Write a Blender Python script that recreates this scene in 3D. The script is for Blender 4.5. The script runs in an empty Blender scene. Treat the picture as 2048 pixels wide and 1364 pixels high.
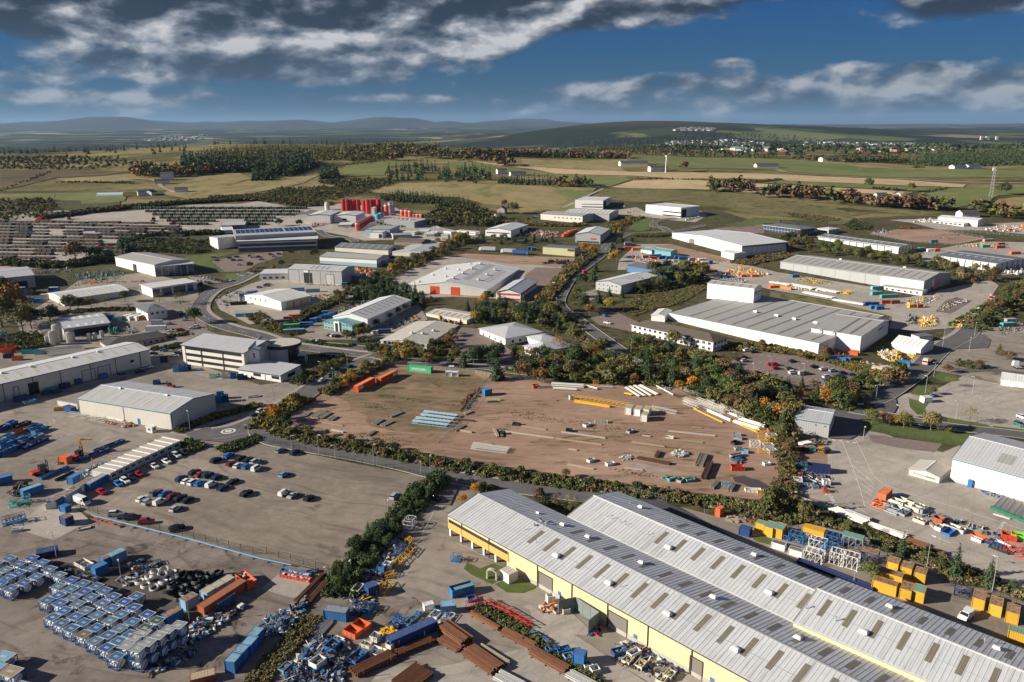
import bpy,bmesh,math,random
import numpy as np
from math import cos,sin,pi,hypot,atan2
from mathutils import Vector as V_,Matrix,noise
random.seed(7)
R=math.radians
RU=random.uniform
RC=random.choice
RN=random.random
enum=enumerate
SC=bpy.context.scene
COL=SC.collection
D=bpy.data
F=1560
CAMH=115
PITCH=math.atan(427/F)
ROLL=R(.32)
cam=D.cameras.new('camera')
cam.sensor_width=36
cam.lens=36*F/2048
cam.clip_start=1
cam.clip_end=90000
camo=D.objects.new('camera',cam)
COL.objects.link(camo)
_fw=V_((0,cos(PITCH),-sin(PITCH)))
_rt=V_((1,0,0))
_up=_rt.cross(_fw)
_r2=_rt*cos(ROLL)-_up*sin(ROLL)
_u2=_up*cos(ROLL)+_rt*sin(ROLL)
_rt,_up=_r2,_u2
camo.matrix_world=Matrix(((_rt.x,_up.x,-_fw.x,0),(_rt.y,_up.y,-_fw.y,0),(_rt.z,_up.z,-_fw.z,CAMH),(0,0,0,1)))
SC.camera=camo
CAM=V_((0,0,CAMH))
SUN_EL=R(22)
SUN_AZ=atan2(-1,-.14)
sdir=V_((sin(SUN_AZ)*cos(SUN_EL),cos(SUN_AZ)*cos(SUN_EL),sin(SUN_EL)))
sun=D.lights.new('sun','SUN')
sun.energy=5
sun.angle=R(.5)
sun.color=(1,.92,.79)
suno=D.objects.new('sun',sun)
suno.location=(0,0,900)
suno.rotation_euler=sdir.to_track_quat('Z','Y').to_euler()
COL.objects.link(suno)
SKY_STRENGTH=.05
world=D.worlds.new('World')
SC.world=world
world.use_nodes=True
SC.view_settings.view_transform='Standard'
SC.view_settings.look='None'
SC.view_settings.exposure=.78
SC.view_settings.gamma=1
SC.view_settings.use_curve_mapping=False
SC.render.engine='CYCLES'
SC.cycles.max_bounces=4
SC.cycles.diffuse_bounces=2
SC.cycles.glossy_bounces=2
SC.cycles.transmission_bounces=2
SC.cycles.volume_bounces=0
SC.cycles.use_adaptive_sampling=True
SC.cycles.adaptive_threshold=.02
class NT:
 def __init__(s,nt):
  s.nt=nt
  nt.nodes.clear()
 def n(s,typ,ins=None,**kw):
  nd=s.nt.nodes.new(typ)
  for k,v in kw.items():
   setattr(nd,k,v)
  if ins:
   for k,v in ins.items():
    sock=nd.inputs[k]
    if isinstance(v,bpy.types.NodeSocket):
     s.nt.links.new(v,sock)
    else:
     sock.default_value=v
  return nd
 def math(s,op,a,b=.0,c=.0,cl=False):
  nd=s.n('ShaderNodeMath',operation=op,use_clamp=cl)
  for i,v in enum((a,b,c)):
   if isinstance(v,bpy.types.NodeSocket):
    s.nt.links.new(v,nd.inputs[i])
   else:
    nd.inputs[i].default_value=v
  return nd.outputs[0]
 def mul(s,a,b,cl=False):return s.math("MULTIPLY",a,b,.0,cl)
 def sub(s,a,b,cl=False):return s.math("SUBTRACT",a,b,.0,cl)
 def plus(s,a,b):return s.math('ADD',a,b)
 def ramp(s,fac,stops,interp='LINEAR'):
  nd=s.n('ShaderNodeValToRGB',{'Fac':fac})
  cr=nd.color_ramp
  cr.interpolation=interp
  while len(cr.elements)<len(stops):
   cr.elements.new(.5)
  for e,(p,c)in zip(cr.elements,stops):
   e.position=p
   e.color=c if len(c)==4 else(*c,1)
  return nd.outputs['Color']
 def mix(s,fac,a,b,typ='MIX'):
  nd=s.n('ShaderNodeMix',data_type='RGBA',blend_type=typ)
  for i,v in((0,fac),(6,a),(7,b)):
   if isinstance(v,bpy.types.NodeSocket):
    s.nt.links.new(v,nd.inputs[i])
   else:
    nd.inputs[i].default_value=v if i==0 else(*v[:3],1)
  return nd.outputs[2]
 def noise(s,vec,scale,detail=3,ro=.55,dist=.0):
  nd=s.n('ShaderNodeTexNoise',{'Scale':scale,'Detail':detail,'Roughness':ro,'Distortion':dist})
  if vec is not None:
   s.nt.links.new(vec,nd.inputs['Vector'])
  return nd.outputs['Fac']
 def mapv(s,vec,scale=(1,1,1),loc=(0,0,0),rot=(0,0,0)):
  return s.n('ShaderNodeMapping',{'Vector':vec,'Scale':scale,'Location':loc,'Rotation':rot}).outputs[0]
def make_world():
 t=NT(world.node_tree)
 tc=t.n('ShaderNodeTexCoord').outputs['Generated']
 sky=t.n('ShaderNodeTexSky',sky_type='NISHITA',sun_disc=False,sun_elevation=SUN_EL,sun_rotation=SUN_AZ,altitude=120,air_density=1,dust_density=.6,ozone_density=3)
 sx=t.n('ShaderNodeSeparateXYZ',{'Vector':tc})
 X,Y,Z=sx.outputs
 hor=t.math('SQRT',t.plus(t.mul(X,X),t.mul(Y,Y)))
 el=t.math('ARCTAN2',Z,hor)
 az=t.math('ARCTAN2',X,Y)
 base=t.mix(1,sky.outputs[0],(.06,.45,.92),'MULTIPLY')
 low=t.sub(1,t.mul(el,3.6),cl=True)
 base=t.mix(t.mul(low,.72),base,(.40,.88,1.6))
 up=t.mul(t.sub(el,.02),5,cl=True)
 base=t.mix(1,base,t.mix(up,(.85,.85,.85),(.34,.52,.72)),'MULTIPLY')
 zz=t.plus(t.math('MAXIMUM',Z,.0),.16)
 cx=t.math('DIVIDE',X,zz)
 cy=t.math('DIVIDE',Y,zz)
 vec=t.n('ShaderNodeCombineXYZ',{'X':cx,'Y':t.mul(cy,1.25),'Z':t.mul(el,9)}).outputs[0]
 def bank(a0,e0,sa,se,w,acc):
  da=t.math('DIVIDE',t.sub(az,a0),sa)
  de=t.math('DIVIDE',t.sub(el,e0),se)
  q=t.plus(t.mul(da,da),t.mul(de,de))
  g=t.mul(t.math('EXPONENT',t.mul(q,-1)),w)
  return g if acc is None else t.plus(acc,g)
 def px(x,y):
  v=(_fw*F+_rt*(x-1024)-_up*(y-682)).normalized()
  return atan2(v.x,v.y),math.asin(v.z)
 acc=None;dark=None
 for(x,y,wx,wy,w,dk_)in((190,10,300,60,.62,1),(440,38,150,40,.50,1),(210,70,160,14,.2,0),(340,122,190,34,.48,0),(650,75,150,66,.50,0),(560,128,150,36,.36,0),(860,75,170,55,.46,0),(1000,20,330,42,.60,1),(1250,0,200,26,.5,1),(1960,4,120,30,.55,1),(1330,158,110,18,.28,0),(1200,180,190,20,.2,0),(1600,170,230,24,.24,0),(1690,134,45,12,.26,0),(1850,131,44,9,.32,0),(1970,160,160,32,.34,0),(785,148,34,16,.34,0),(100,193,220,12,.34,0),(640,198,200,9,.28,0),(830,198,90,8,.22,0),(55,155,80,12,.28,0),(1700,205,500,34,.2,0),(1200,222,300,20,.18,0),(500,222,600,14,.14,0),(1470,125,44,12,.24,0)):
  a0,e0=px(x,y)
  acc=bank(a0,e0,wx/F,wy/F,w,acc)
  if dk_:dark=bank(a0,e0+8/F,wx/F,wy/F*.8,1,dark)
 wv=t.n('ShaderNodeCombineXYZ',{'X':t.mul(az,9),'Y':t.mul(el,19),'Z':3.1}).outputs[0]
 def shift(dx,dy):
  return t.n('ShaderNodeVectorMath',{0:wv,1:(dx,dy,.0)},operation='ADD').outputs[0]
 n1=t.noise(wv,.95,12,.58,.1)
 n2=t.noise(shift(-.10,.20),.95,7,.52,.1)
 n3=t.noise(shift(.0,.0),.95,7,.52,.1)
 dk=t.noise(vec,1.25,6,.56,.25)
 outside=t.mul(t.sub(t.math('ABSOLUTE',az),.62),6,cl=True)
 outside=t.math('MAXIMUM',outside,t.mul(t.sub(el,.20),9,cl=True))
 n1=t.mix(outside,n1,dk)
 cover=t.plus(acc,t.mul(outside,.22))
 d0=t.sub(t.plus(n1,cover),.66)
 alpha=t.math('SMOOTH_MAX',t.mul(d0,5),.0,.08)
 alpha=t.math('SMOOTH_MIN',alpha,1,.3)
 lit=t.plus(t.mul(t.sub(n3,n2),5),.44)
 lit=t.plus(lit,t.mul(t.sub(n1,.5),.9))
 thick=t.math('MINIMUM',dark,1)
 lit=t.sub(lit,t.mul(thick,.40),cl=True)
 ccol=t.ramp(lit,[(.0,(.25,.38,.60)),(.25,(.8,1.05,1.45)),(.55,(2.7,3,3.5)),(.95,(7.6,7.6,7.6))])
 ccol=t.mix(t.mul(outside,.75),ccol,(2.7,2.7,2.75))  # grey cloud out of view, added to make the sky fill neutral
 lowc=t.sub(1,t.mul(el,8.5),cl=True)
 ccol=t.mix(t.mul(lowc,.5),ccol,(.75,1.2,1.8))
 alpha=t.mul(alpha,t.sub(.97,t.mul(lowc,.25)))
 alpha=t.mul(alpha,t.mul(t.plus(el,.004),60,cl=True))
 fin=t.mix(alpha,base,ccol)
 bg=t.n('ShaderNodeBackground',{'Color':fin,'Strength':SKY_STRENGTH})
 t.n('ShaderNodeOutputWorld',{'Surface':bg.outputs[0]})
make_world()
BP=((-900,0),(400,0),(600,8.5),(900,23),(1200,40),(1500,48),(2200,52),(2900,30),(4400,-38),(6500,-45),(9000,-20),(13000,10),(20000,60),(34000,90),(60000,90))
def zprof(y):
 for(a,za),(b,zb)in zip(BP,BP[1:]):
  if y<=b:
   return za+(zb-za)*max(.0,(y-a))/(b-a)
 return BP[-1][1]
def sstep(a,b,v):
 t=min(1,max(.0,(v-a)/(b-a)))
 return t*t*(3-2*t)
def gauss(x,y,cx,cy,sx,sy):
 return math.exp(-((x-cx)/sx)**2-((y-cy)/sy)**2)
def zbump(x,y):
 if y<950:
  return .0
 k=sstep(950,1250,y)
 b=30*gauss(x,y,-560,1900,560,420)-14*gauss(x,y,-1050,1350,330,420)-10*gauss(x,y,1100,1700,600,500)
 b+=5*(noise.noise(V_((x/260,y/260,1.3))))
 if y>3500:
  kk=sstep(3500,6000,y)
  b+=kk*26*noise.noise(V_((x/1700,y/1500,4.3)))
  b+=140*gauss(x,y,1050,7800,1300,1500)+125*gauss(x,y,2700,8600,1900,1500)+50*gauss(x,y,6500,11000,3200,2500)
  b+=kk*40*sstep(9000,14000,y)*(.4+noise.noise(V_((x/3000,y/2600,9.3))))
  m=sstep(21000,27000,y)*(1-sstep(600,3800,x))
  if m>0:
   b+=m*420*max(.0,.50+.62*noise.noise(V_((x/3000,y/5200,2.9)))+.30*noise.noise(V_((x/1100,y/2500,5.9)))+.30*gauss(x,y,-13000,26000,2600,6000))
  m2=sstep(20000,26000,y)*sstep(600,3800,x)
  b+=m2*70*max(.0,.5+noise.noise(V_((x/4600,y/6500,7.7))))
 return k*b
def zt(x,y):
 return zprof(y)+zbump(x,y)
def ray(px,py):
 return(_fw*F+_rt*(px-1024)-_up*(py-682)).normalized()
def G(p,py=None):
 if py is not None:
  p=(p,py)
 d=ray(*p)
 if d.z>-1e-4:
  return CAM+d*30000
 t0,t=.0,20
 while t<60000:
  q=CAM+d*t
  if q.z<zt(q.x,q.y):
   a,b=t0,t
   for _ in range(30):
    m=(a+b)/2
    q=CAM+d*m
    if q.z<zt(q.x,q.y):
     b=m
    else:
     a=m
   return CAM+d*b
  t0=t
  t+=max(4,(q.z-zt(q.x,q.y))*.5,t*.004)
 return CAM+d*t
def P(p,z):
 d=ray(*p)
 return CAM+d*((z-CAMH)/d.z)
def HT(base,top):
 b=G(base)
 d=ray(*top)
 t=hypot(b.x,b.y)/hypot(d.x,d.y)
 return CAMH+d.z*t-b.z
def PX(v):
 v=V_(v)-CAM
 zf=v.dot(_fw)
 return(1024+F*v.dot(_rt)/zf,682-F*v.dot(_up)/zf)
def _zm(ox,oy,s):
 return lambda x,y:(ox+x/s,oy+y/s)
ZA=_zm(0,960,3.377);ZB=_zm(500,960,3.377);ZC=_zm(880,960,3.377);ZD=_zm(1380,960,3.066)
MA=_zm(0,640,3.377);MB_=_zm(500,640,3.788);MC=_zm(1000,640,3.657);MD=_zm(1500,640,3.376)
UA=_zm(0,360,3.938);UB=_zm(500,360,3.938);UC=_zm(1000,360,3.657);UD=_zm(1500,360,3.737)
YA=_zm(0,840,5.245);YR=_zm(1700,970,5.885);YC=_zm(1560,880,8.52);OF=_zm(360,640,7.877);SI=_zm(600,380,6.827)
FA=_zm(0,180,2.926);FB=_zm(680,180,2.926);FC=_zm(1348,180,2.926)
def T(s):
 def v(w):
  try:return float(w)if'.'in w else int(w)
  except ValueError:return w
 return[tuple(v(w)for w in r.split())for r in s.split('|')]
def PX0(x,y):return(x,y)
def QL(*c):return PL(PX0,*c)
def PL(z,*c):
 return[z(c[i],c[i+1])for i in range(0,len(c),2)]
def tag(o,lbl=None,cat=None,gp=None,kind=None):
 if lbl:o['label']=lbl
 if cat:o['category']=cat
 if gp:o['group']=gp
 if kind:o['kind']=kind
 return o
def link(o,parent=None):
 COL.objects.link(o)
 if parent is not None:
  o.parent=parent
 return o
def empty(name,loc,rz,lbl,cat,gp=None):
 o=D.objects.new(name,None)
 o.empty_display_size=.5
 o.location=loc
 o.rotation_euler=(0,0,rz)
 COL.objects.link(o)
 return tag(o,lbl,cat,gp)
def inst(name,me,loc=(0,0,0),rz=.0,sc=1,parent=None,color=None):
 o=D.objects.new(name,me)
 o.location=loc
 o.rotation_euler=(0,0,rz)
 o.scale=(sc,sc,sc)if not isinstance(sc,(tuple,list))else sc
 if color:
  o.color=(*color[:3],1)
 COL.objects.link(o)
 if parent is not None:
  o.parent=parent
 return o
ORD='first second third fourth fifth sixth seventh eighth ninth tenth eleventh twelfth thirteenth fourteenth fifteenth sixteenth seventeenth eighteenth nineteenth twentieth'.split()
TENS={20:'twenty',30:'thirty',40:'forty',50:'fifty',60:'sixty',70:'seventy',80:'eighty',90:'ninety'}
TENTH={20:'twentieth',30:'thirtieth',40:'fortieth',50:'fiftieth',60:'sixtieth',70:'seventieth',80:'eightieth',90:'ninetieth'}
def nth(i):
 n=i+1
 if n<=20:return ORD[i]
 if n%10==0:return TENTH.get(n,str(n)+'th')
 return TENS.get(n//10*10,'many')+'-'+ORD[n%10-1]
class MB:
 def __init__(s):
  s.v=[];s.f=[];s.m=[];s.mi=0;s.T=None
 def add(s,vs,fs,mi=None):
  b=len(s.v)
  if s.T is not None:
   vs=[tuple(s.T@V_(v))for v in vs]
  s.v+=[tuple(v)for v in vs]
  s.f+=[tuple(b+i for i in f)for f in fs]
  s.m+=[s.mi if mi is None else mi]*len(fs)
  return s
 def box(s,x0,x1,y0,y1,z0,z1,mi=None):
  return s.add([(x0,y0,z0),(x1,y0,z0),(x1,y1,z0),(x0,y1,z0),(x0,y0,z1),(x1,y0,z1),(x1,y1,z1),(x0,y1,z1)],[(0,3,2,1),(4,5,6,7),(0,1,5,4),(1,2,6,5),(2,3,7,6),(3,0,4,7)],mi)
 def bar(s,a,b,w,h=None,mi=None):
  a=V_(a);b=V_(b);h=h or w
  d=(b-a).normalized()
  u=d.cross(V_((0,0,1)))
  if u.length<1e-3:u=V_((1,0,0))
  u.normalize();v=u.cross(d)
  u=u*w/2;v=v*h/2
  return s.add([a-u-v,a+u-v,a+u+v,a-u+v,b-u-v,b+u-v,b+u+v,b-u+v],[(0,1,2,3),(7,6,5,4),(0,4,5,1),(1,5,6,2),(2,6,7,3),(3,7,4,0)],mi)
 def cyl(s,a,b,r,r2=None,n=10,cap=True,mi=None):
  a=V_(a);b=V_(b);r2=r if r2 is None else r2
  d=(b-a).normalized()
  u=d.cross(V_((0,0,1)))
  if u.length<1e-3:u=V_((1,0,0))
  u.normalize();w=u.cross(d)
  vs=[]
  for c,rr in((a,r),(b,r2)):
   for i in range(n):
    t=2*pi*i/n
    vs.append(c+u*(cos(t)*rr)+w*(sin(t)*rr))
  fs=[(i,(i+1)%n,n+(i+1)%n,n+i)for i in range(n)]
  if cap:
   fs+=[tuple(range(n-1,-1,-1)),tuple(range(n,2*n))]
  return s.add(vs,fs,mi)
 def lathe(s,prof,n=12,c=(0,0,0),mi=None):
  vs=[];fs=[]
  for(r,z)in prof:
   for i in range(n):
    t=2*pi*i/n
    vs.append((c[0]+r*cos(t),c[1]+r*sin(t),c[2]+z))
  for k in range(len(prof)-1):
   for i in range(n):
    fs.append((k*n+i,k*n+(i+1)%n,(k+1)*n+(i+1)%n,(k+1)*n+i))
  fs.append(tuple(range(n-1,-1,-1)))
  fs.append(tuple(range((len(prof)-1)*n,len(prof)*n)))
  return s.add(vs,fs,mi)
 def prism(s,poly,z0,z1,mi=None):
  n=len(poly)
  vs=[(p[0],p[1],z0)for p in poly]+[(p[0],p[1],z1)for p in poly]
  return s.add(vs,[tuple(range(n-1,-1,-1)),tuple(range(n,2*n))]+[(i,(i+1)%n,n+(i+1)%n,n+i)for i in range(n)],mi)
 def mesh(s,name,mats):
  me=D.meshes.new(name)
  me.from_pydata(s.v,[],s.f)
  if not isinstance(mats,(list,tuple)):mats=[mats]
  for m in mats:me.materials.append(m)
  if len(mats)>1:
   me.polygons.foreach_set('material_index',s.m)
  bm=bmesh.new();bm.from_mesh(me)
  bmesh.ops.recalc_face_normals(bm,faces=bm.faces)
  bm.to_mesh(me);bm.free()
  return me
 def obj(s,name,mats,parent=None,loc=(0,0,0),rz=.0,color=None):
  return inst(name,s.mesh(name,mats),loc,rz,1,parent,color)
_mc={}
def newmat(name):
 m=D.materials.new(name);m.use_nodes=True
 return m,NT(m.node_tree)
def surf(name,col,ro=.75,var=.16,scale=.35,metal=.0,bump=.0,bscale=4,spec=.35,rust=None,rustamt=.0,objcol=False,stp=None,scl=None,streak=.0,pvar=.0):
 if name in _mc:return _mc[name]
 m,t=newmat(name)
 tc=t.n('ShaderNodeTexCoord')
 oc=tc.outputs['Object']
 if objcol:
  base=t.n('ShaderNodeObjectInfo').outputs['Color']
 else:
  base=t.n('ShaderNodeRGB');base.outputs[0].default_value=(*col,1);base=base.outputs[0]
 rnd=t.n('ShaderNodeObjectInfo').outputs['Random']
 ov=t.n('ShaderNodeVectorMath',{0:oc,1:t.n('ShaderNodeCombineXYZ',{'X':t.mul(rnd,37),'Y':t.mul(rnd,91),'Z':.0}).outputs[0]},operation='ADD').outputs[0]
 n1=t.noise(ov,scale,4,.6)
 n2=t.noise(ov,scale*9,3,.6)
 f=t.plus(t.mul(t.sub(n1,.5),var*2.2),t.mul(t.sub(n2,.5),var*1.2))
 f=t.plus(f,t.plus(1-pvar/2,t.mul(rnd,pvar)))
 cc=t.n('ShaderNodeVectorMath',{0:base,'Scale':f},operation='SCALE').outputs[0]
 if streak:
  sv=t.mapv(ov,(1.3,.06,.06)if stp!='y'else(.06,1.3,.06))
  sn=t.noise(sv,1,4,.65)
  sf=t.mul(t.sub(sn,.5),5,cl=True)
  cc=t.mix(t.mul(sf,streak),cc,(.16,.14,.12))
 if rustamt:
  rn=t.noise(ov,scale*2.4,5,.65)
  rf=t.mul(t.sub(rn,1-rustamt),9,cl=True)
  cc=t.mix(rf,cc,rust or(.16,.06,.025))
 bumpin=None
 if stp:
  ss=t.n('ShaderNodeSeparateXYZ',{'Vector':oc})
  a={'x':ss.outputs[0],'y':ss.outputs[1],'xy':t.plus(ss.outputs[0],ss.outputs[1])}[stp]
  period=scl or 1
  w=t.math('SINE',t.mul(a,2*pi/period))
  w=t.mul(t.plus(w,.2),4,cl=True)
  bumpin=w
  cc=t.mix(t.mul(w,.10),cc,(.05,.05,.05))
 bs=t.n('ShaderNodeBsdfPrincipled',{'Base Color':cc,'Roughness':ro,'Metallic':metal,'Specular IOR Level':spec})
 if bump or bumpin is not None:
  h=t.noise(oc,bscale,4,.6)
  if bumpin is not None:
   h=t.plus(t.mul(h,.3),t.mul(bumpin,1))
  bn=t.n('ShaderNodeBump',{'Strength':bump or .5,'Distance':.06,'Height':h})
  t.nt.links.new(bn.outputs[0],bs.inputs['Normal'])
 t.n('ShaderNodeOutputMaterial',{'Surface':bs.outputs[0]})
 m.diffuse_color=(*col,1)
 _mc[name]=m
 return m
def plain(name,col,**k):
 return surf(name,col,**k)
 # GROUND
def gmt(name,c1,c2,c3=None,joints=.0,s1=.03,s2=.3,ro=.92,patch=None,pamt=.0,tracks=.0,trackrot=.0,wet=.0,bump=.35,fine=3.5,stretch=(1,1,1),spec=.25,rows=.0,rowrot=.0,rowp=6,cracks=.0):
 m,t=newmat(name)
 oc=t.n('ShaderNodeTexCoord').outputs['Object']
 v=t.mapv(oc,stretch)
 a=t.noise(v,s1,6,.62,.4)
 b=t.noise(v,s2,4,.65)
 c=t.noise(oc,fine,2,.6)
 fa=t.mul(t.sub(a,.36),3.4,cl=True)
 col=t.mix(fa,c1,c2)
 if c3:
  fb=t.mul(t.sub(t.noise(v,s1*3.1,5,.6,1),.50),5,cl=True)
  col=t.mix(fb,col,c3)
 if patch:
  fp=t.mul(t.sub(t.noise(t.mapv(oc,stretch,(31,17,0)),s1*4.5,6,.66,.6),1-pamt),9,cl=True)
  col=t.mix(fp,col,patch)
 if tracks:
  tv=t.mapv(oc,(1,1,1),(0,0,0),(0,0,trackrot))
  wq=t.n('ShaderNodeTexNoise',{'Vector':oc,'Scale':.02,'Detail':2}).outputs['Color']
  tv=t.n('ShaderNodeVectorMath',{0:wq,1:(26,26,0),2:tv},operation='MULTIPLY_ADD').outputs[0]
  tv=t.mapv(tv,(.022,.42,1))
  tn=t.noise(tv,1,5,.6,.5)
  ft=t.mul(t.sub(tn,.52),7,cl=True)
  col=t.mix(t.mul(ft,tracks),col,(c1[0]*.45,c1[1]*.45,c1[2]*.45))
 if rows:
  rv=t.n('ShaderNodeSeparateXYZ',{'Vector':t.mapv(oc,(1,1,1),(0,0,0),(0,0,rowrot))}).outputs[1]
  sn=t.math('SINE',t.mul(rv,2*pi/rowp))
  col=t.mix(t.mul(t.mul(t.plus(sn,1),.5),rows),col,(c1[0]*.5,c1[1]*.5,c1[2]*.5))
 if joints:
  jv=t.n('ShaderNodeSeparateXYZ',{'Vector':t.mapv(oc,(1/joints,1/joints,1),(0,0,0),(0,0,.55))}).outputs
  jm=None
  for q in jv[:2]:
   e=t.math('GREATER_THAN',t.math('ABSOLUTE',t.sub(t.math('FRACT',q),.5)),.488)
   jm=e if jm is None else t.math('MAXIMUM',jm,e)
  col=t.mix(t.mul(jm,.2),col,(.08,.07,.06))
 k=t.plus(t.plus(t.mul(b,.7),t.mul(c,.5)),.42)
 col=t.n('ShaderNodeVectorMath',{0:col,'Scale':k},operation='SCALE').outputs[0]
 rg=ro
 if wet:
  wn=t.noise(t.mapv(oc,(.55,1.6,1)),.05,3,.5)
  fw=t.mul(t.sub(wn,1-wet),16,cl=True)
  col=t.mix(t.mul(fw,.75),col,(.05,.04,.035))
  rg=t.sub(ro,t.mul(fw,ro-.25))
 bs=t.n('ShaderNodeBsdfPrincipled',{'Base Color':col,'Roughness':rg,'Specular IOR Level':spec})
 bn=t.n('ShaderNodeBump',{'Strength':bump,'Distance':.25,'Height':t.plus(b,t.mul(c,.4))})
 t.nt.links.new(bn.outputs[0],bs.inputs['Normal'])
 t.n('ShaderNodeOutputMaterial',{'Surface':bs.outputs[0]})
 return m
m_yard=gmt('yard_tarmac',(.20,.172,.14),(.34,.295,.245),(.27,.232,.192),s1=.022,s2=.22,tracks=.35,trackrot=.5,patch=(.11,.09,.075),pamt=.42)
yrd2=gmt('pale_concrete',(.32,.283,.24),(.43,.383,.325),(.36,.32,.272),s1=.03,s2=.2,tracks=.3,trackrot=-.4,joints=7,patch=(.26,.19,.14),pamt=.36)
m_lot=gmt('car_park_gravel',(.14,.115,.09),(.31,.258,.205),(.215,.178,.14),s1=.014,s2=.30,tracks=.4,trackrot=.42,patch=(.09,.07,.058),pamt=.40,bump=.5)
m_dirt=gmt('red_brown_dirt',(.25,.155,.105),(.40,.265,.19),(.31,.205,.145),s1=.02,s2=.28,tracks=.42,trackrot=.22,patch=(.105,.085,.035),pamt=.44,wet=.30,bump=.5,stretch=(.6,1.6,1))
m_soil=gmt('brown_soil',(.185,.125,.075),(.29,.195,.13),(.12,.11,.045),tracks=.4,trackrot=.22,patch=(.10,.095,.04),pamt=.48,stretch=(.6,1.6,1),bump=.5)
m_dirt2=gmt('oily_yard_dirt',(.17,.14,.115),(.27,.226,.19),(.12,.095,.078),tracks=.45,trackrot=.35,patch=(.05,.04,.034),pamt=.44)
m_road=gmt('road_tarmac',(.105,.10,.098),(.135,.128,.124),(.12,.115,.112),tracks=.25,patch=(.075,.07,.068),pamt=.36,bump=.15)
m_dark=gmt('painted_shade_tarmac',(.065,.064,.066),(.085,.083,.084),bump=.15)  # tarmac darkened in its colour to stand for shadow
blks=gmt('block_paving',(.19,.145,.125),(.23,.178,.155),(.205,.16,.138),s1=.05,s2=.5,patch=(.12,.09,.075),pamt=.36)
grs=gmt('mown_grass',(.075,.105,.026),(.11,.14,.042),(.13,.135,.05),patch=(.14,.13,.05),pamt=.36)
m_rough=gmt('rough_grass',(.13,.12,.045),(.20,.165,.075),(.085,.095,.028),s1=.015,s2=.18,patch=(.055,.06,.02),pamt=.46,bump=.8)
m_scrub=gmt('scrub_floor',(.07,.065,.026),(.11,.09,.04),(.045,.05,.018),s1=.04,s2=.4,patch=(.03,.034,.012),pamt=.5,bump=.8)
m_stubble=gmt('stubble_field',(.44,.33,.19),(.52,.40,.24),(.40,.29,.16),s1=.006,s2=.05,fine=.5,rows=.22,rowrot=.9,rowp=9,spec=.1,bump=.1)
past=gmt('pasture',(.125,.15,.05),(.175,.19,.07),(.21,.19,.09),s1=.006,s2=.05,fine=.5,spec=.1,bump=.1)
m_meadow=gmt('rough_meadow',(.25,.20,.095),(.31,.25,.125),(.15,.155,.055),s1=.006,s2=.06,fine=.5,patch=(.12,.115,.045),pamt=.42,spec=.1,bump=.3,stretch=(1,.5,1))
m_heath=gmt('heath',(.10,.075,.045),(.15,.115,.06),(.07,.065,.03),s1=.008,s2=.06,fine=.5,spec=.1,bump=.3,stretch=(.5,1.4,1),patch=(.045,.05,.02),pamt=.45)
def terrain_mat():
 m,t=newmat('countryside')
 oc=t.n('ShaderNodeTexCoord').outputs['Object']
 sp=t.n('ShaderNodeSeparateXYZ',{'Vector':oc})
 y=sp.outputs[1];z=sp.outputs[2]
 v=t.mapv(oc,(.55,1.5,1))
 a=t.noise(v,.0055,7,.62,.8)
 near=t.ramp(a,[(.30,(.045,.05,.02)),(.42,(.085,.08,.034)),(.50,(.17,.145,.06)),(.60,(.26,.21,.105)),(.72,(.13,.135,.045))])
 b=t.noise(v,.035,5,.65)
 gorse=t.mul(t.sub(b,.56),12,cl=True)
 near=t.mix(t.mul(gorse,.85),near,(.04,.042,.016))
 fv=t.mapv(oc,(.0017,.0010,0),(0,0,0),(0,0,.4))
 fv=t.n('ShaderNodeVectorMath',{0:fv,1:t.n('ShaderNodeVectorMath',{0:t.n('ShaderNodeTexNoise',{'Vector':fv,'Scale':1.4,'Detail':3}).outputs['Color'],'Scale':.35},operation='SCALE').outputs[0]},operation='ADD').outputs[0]
 vo=t.n('ShaderNodeTexVoronoi',{'Vector':fv,'Scale':1},feature='F1',distance='CHEBYCHEV')
 rs=t.n('ShaderNodeSeparateColor',{'Color':vo.outputs['Color']})
 fields=t.ramp(rs.outputs[0],[(.0,(.05,.065,.025)),(.25,(.10,.13,.045)),(.45,(.16,.17,.07)),(.60,(.34,.26,.14)),(.70,(.12,.145,.05)),(.82,(.28,.22,.12)),(.92,(.045,.055,.024))],'CONSTANT')
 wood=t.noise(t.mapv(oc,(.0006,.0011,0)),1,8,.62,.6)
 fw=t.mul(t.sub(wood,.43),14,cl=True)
 far=t.mix(fw,fields,(.020,.027,.015))  # dark woodland tone, also painting cloud shade over the far land
 hill=t.mul(t.sub(z,95),.02,cl=True)
 far=t.mix(hill,far,(.055,.05,.03))
 ff=t.mul(t.sub(y,2600),.002,cl=True)
 col=t.mix(ff,near,far)
 k=t.plus(t.mul(t.noise(oc,.12,4,.65),1.1),.45)
 col=t.n('ShaderNodeVectorMath',{0:col,'Scale':k},operation='SCALE').outputs[0]
 bs=t.n('ShaderNodeBsdfPrincipled',{'Base Color':col,'Roughness':.95,'Specular IOR Level':.08})
 bn=t.n('ShaderNodeBump',{'Strength':.9,'Distance':1.5,'Height':b})
 t.nt.links.new(bn.outputs[0],bs.inputs['Normal'])
 t.n('ShaderNodeOutputMaterial',{'Surface':bs.outputs[0]})
 return m
def lines_y():
 ys=[-900,-300,0,200,400,600,700,800]+[900+20*i for i in range(int((3000-900)/20)+1)]
 y=3000;st=30
 while y<60000:
  st*=1.045;y+=st;ys.append(y)
 return ys
def lines_x():
 xs=[40*i for i in range(0,66)]
 x=2600;st=44
 while x<42000:
  st*=1.055;x+=st;xs.append(x)
 return[-a for a in reversed(xs[1:])]+xs
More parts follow.
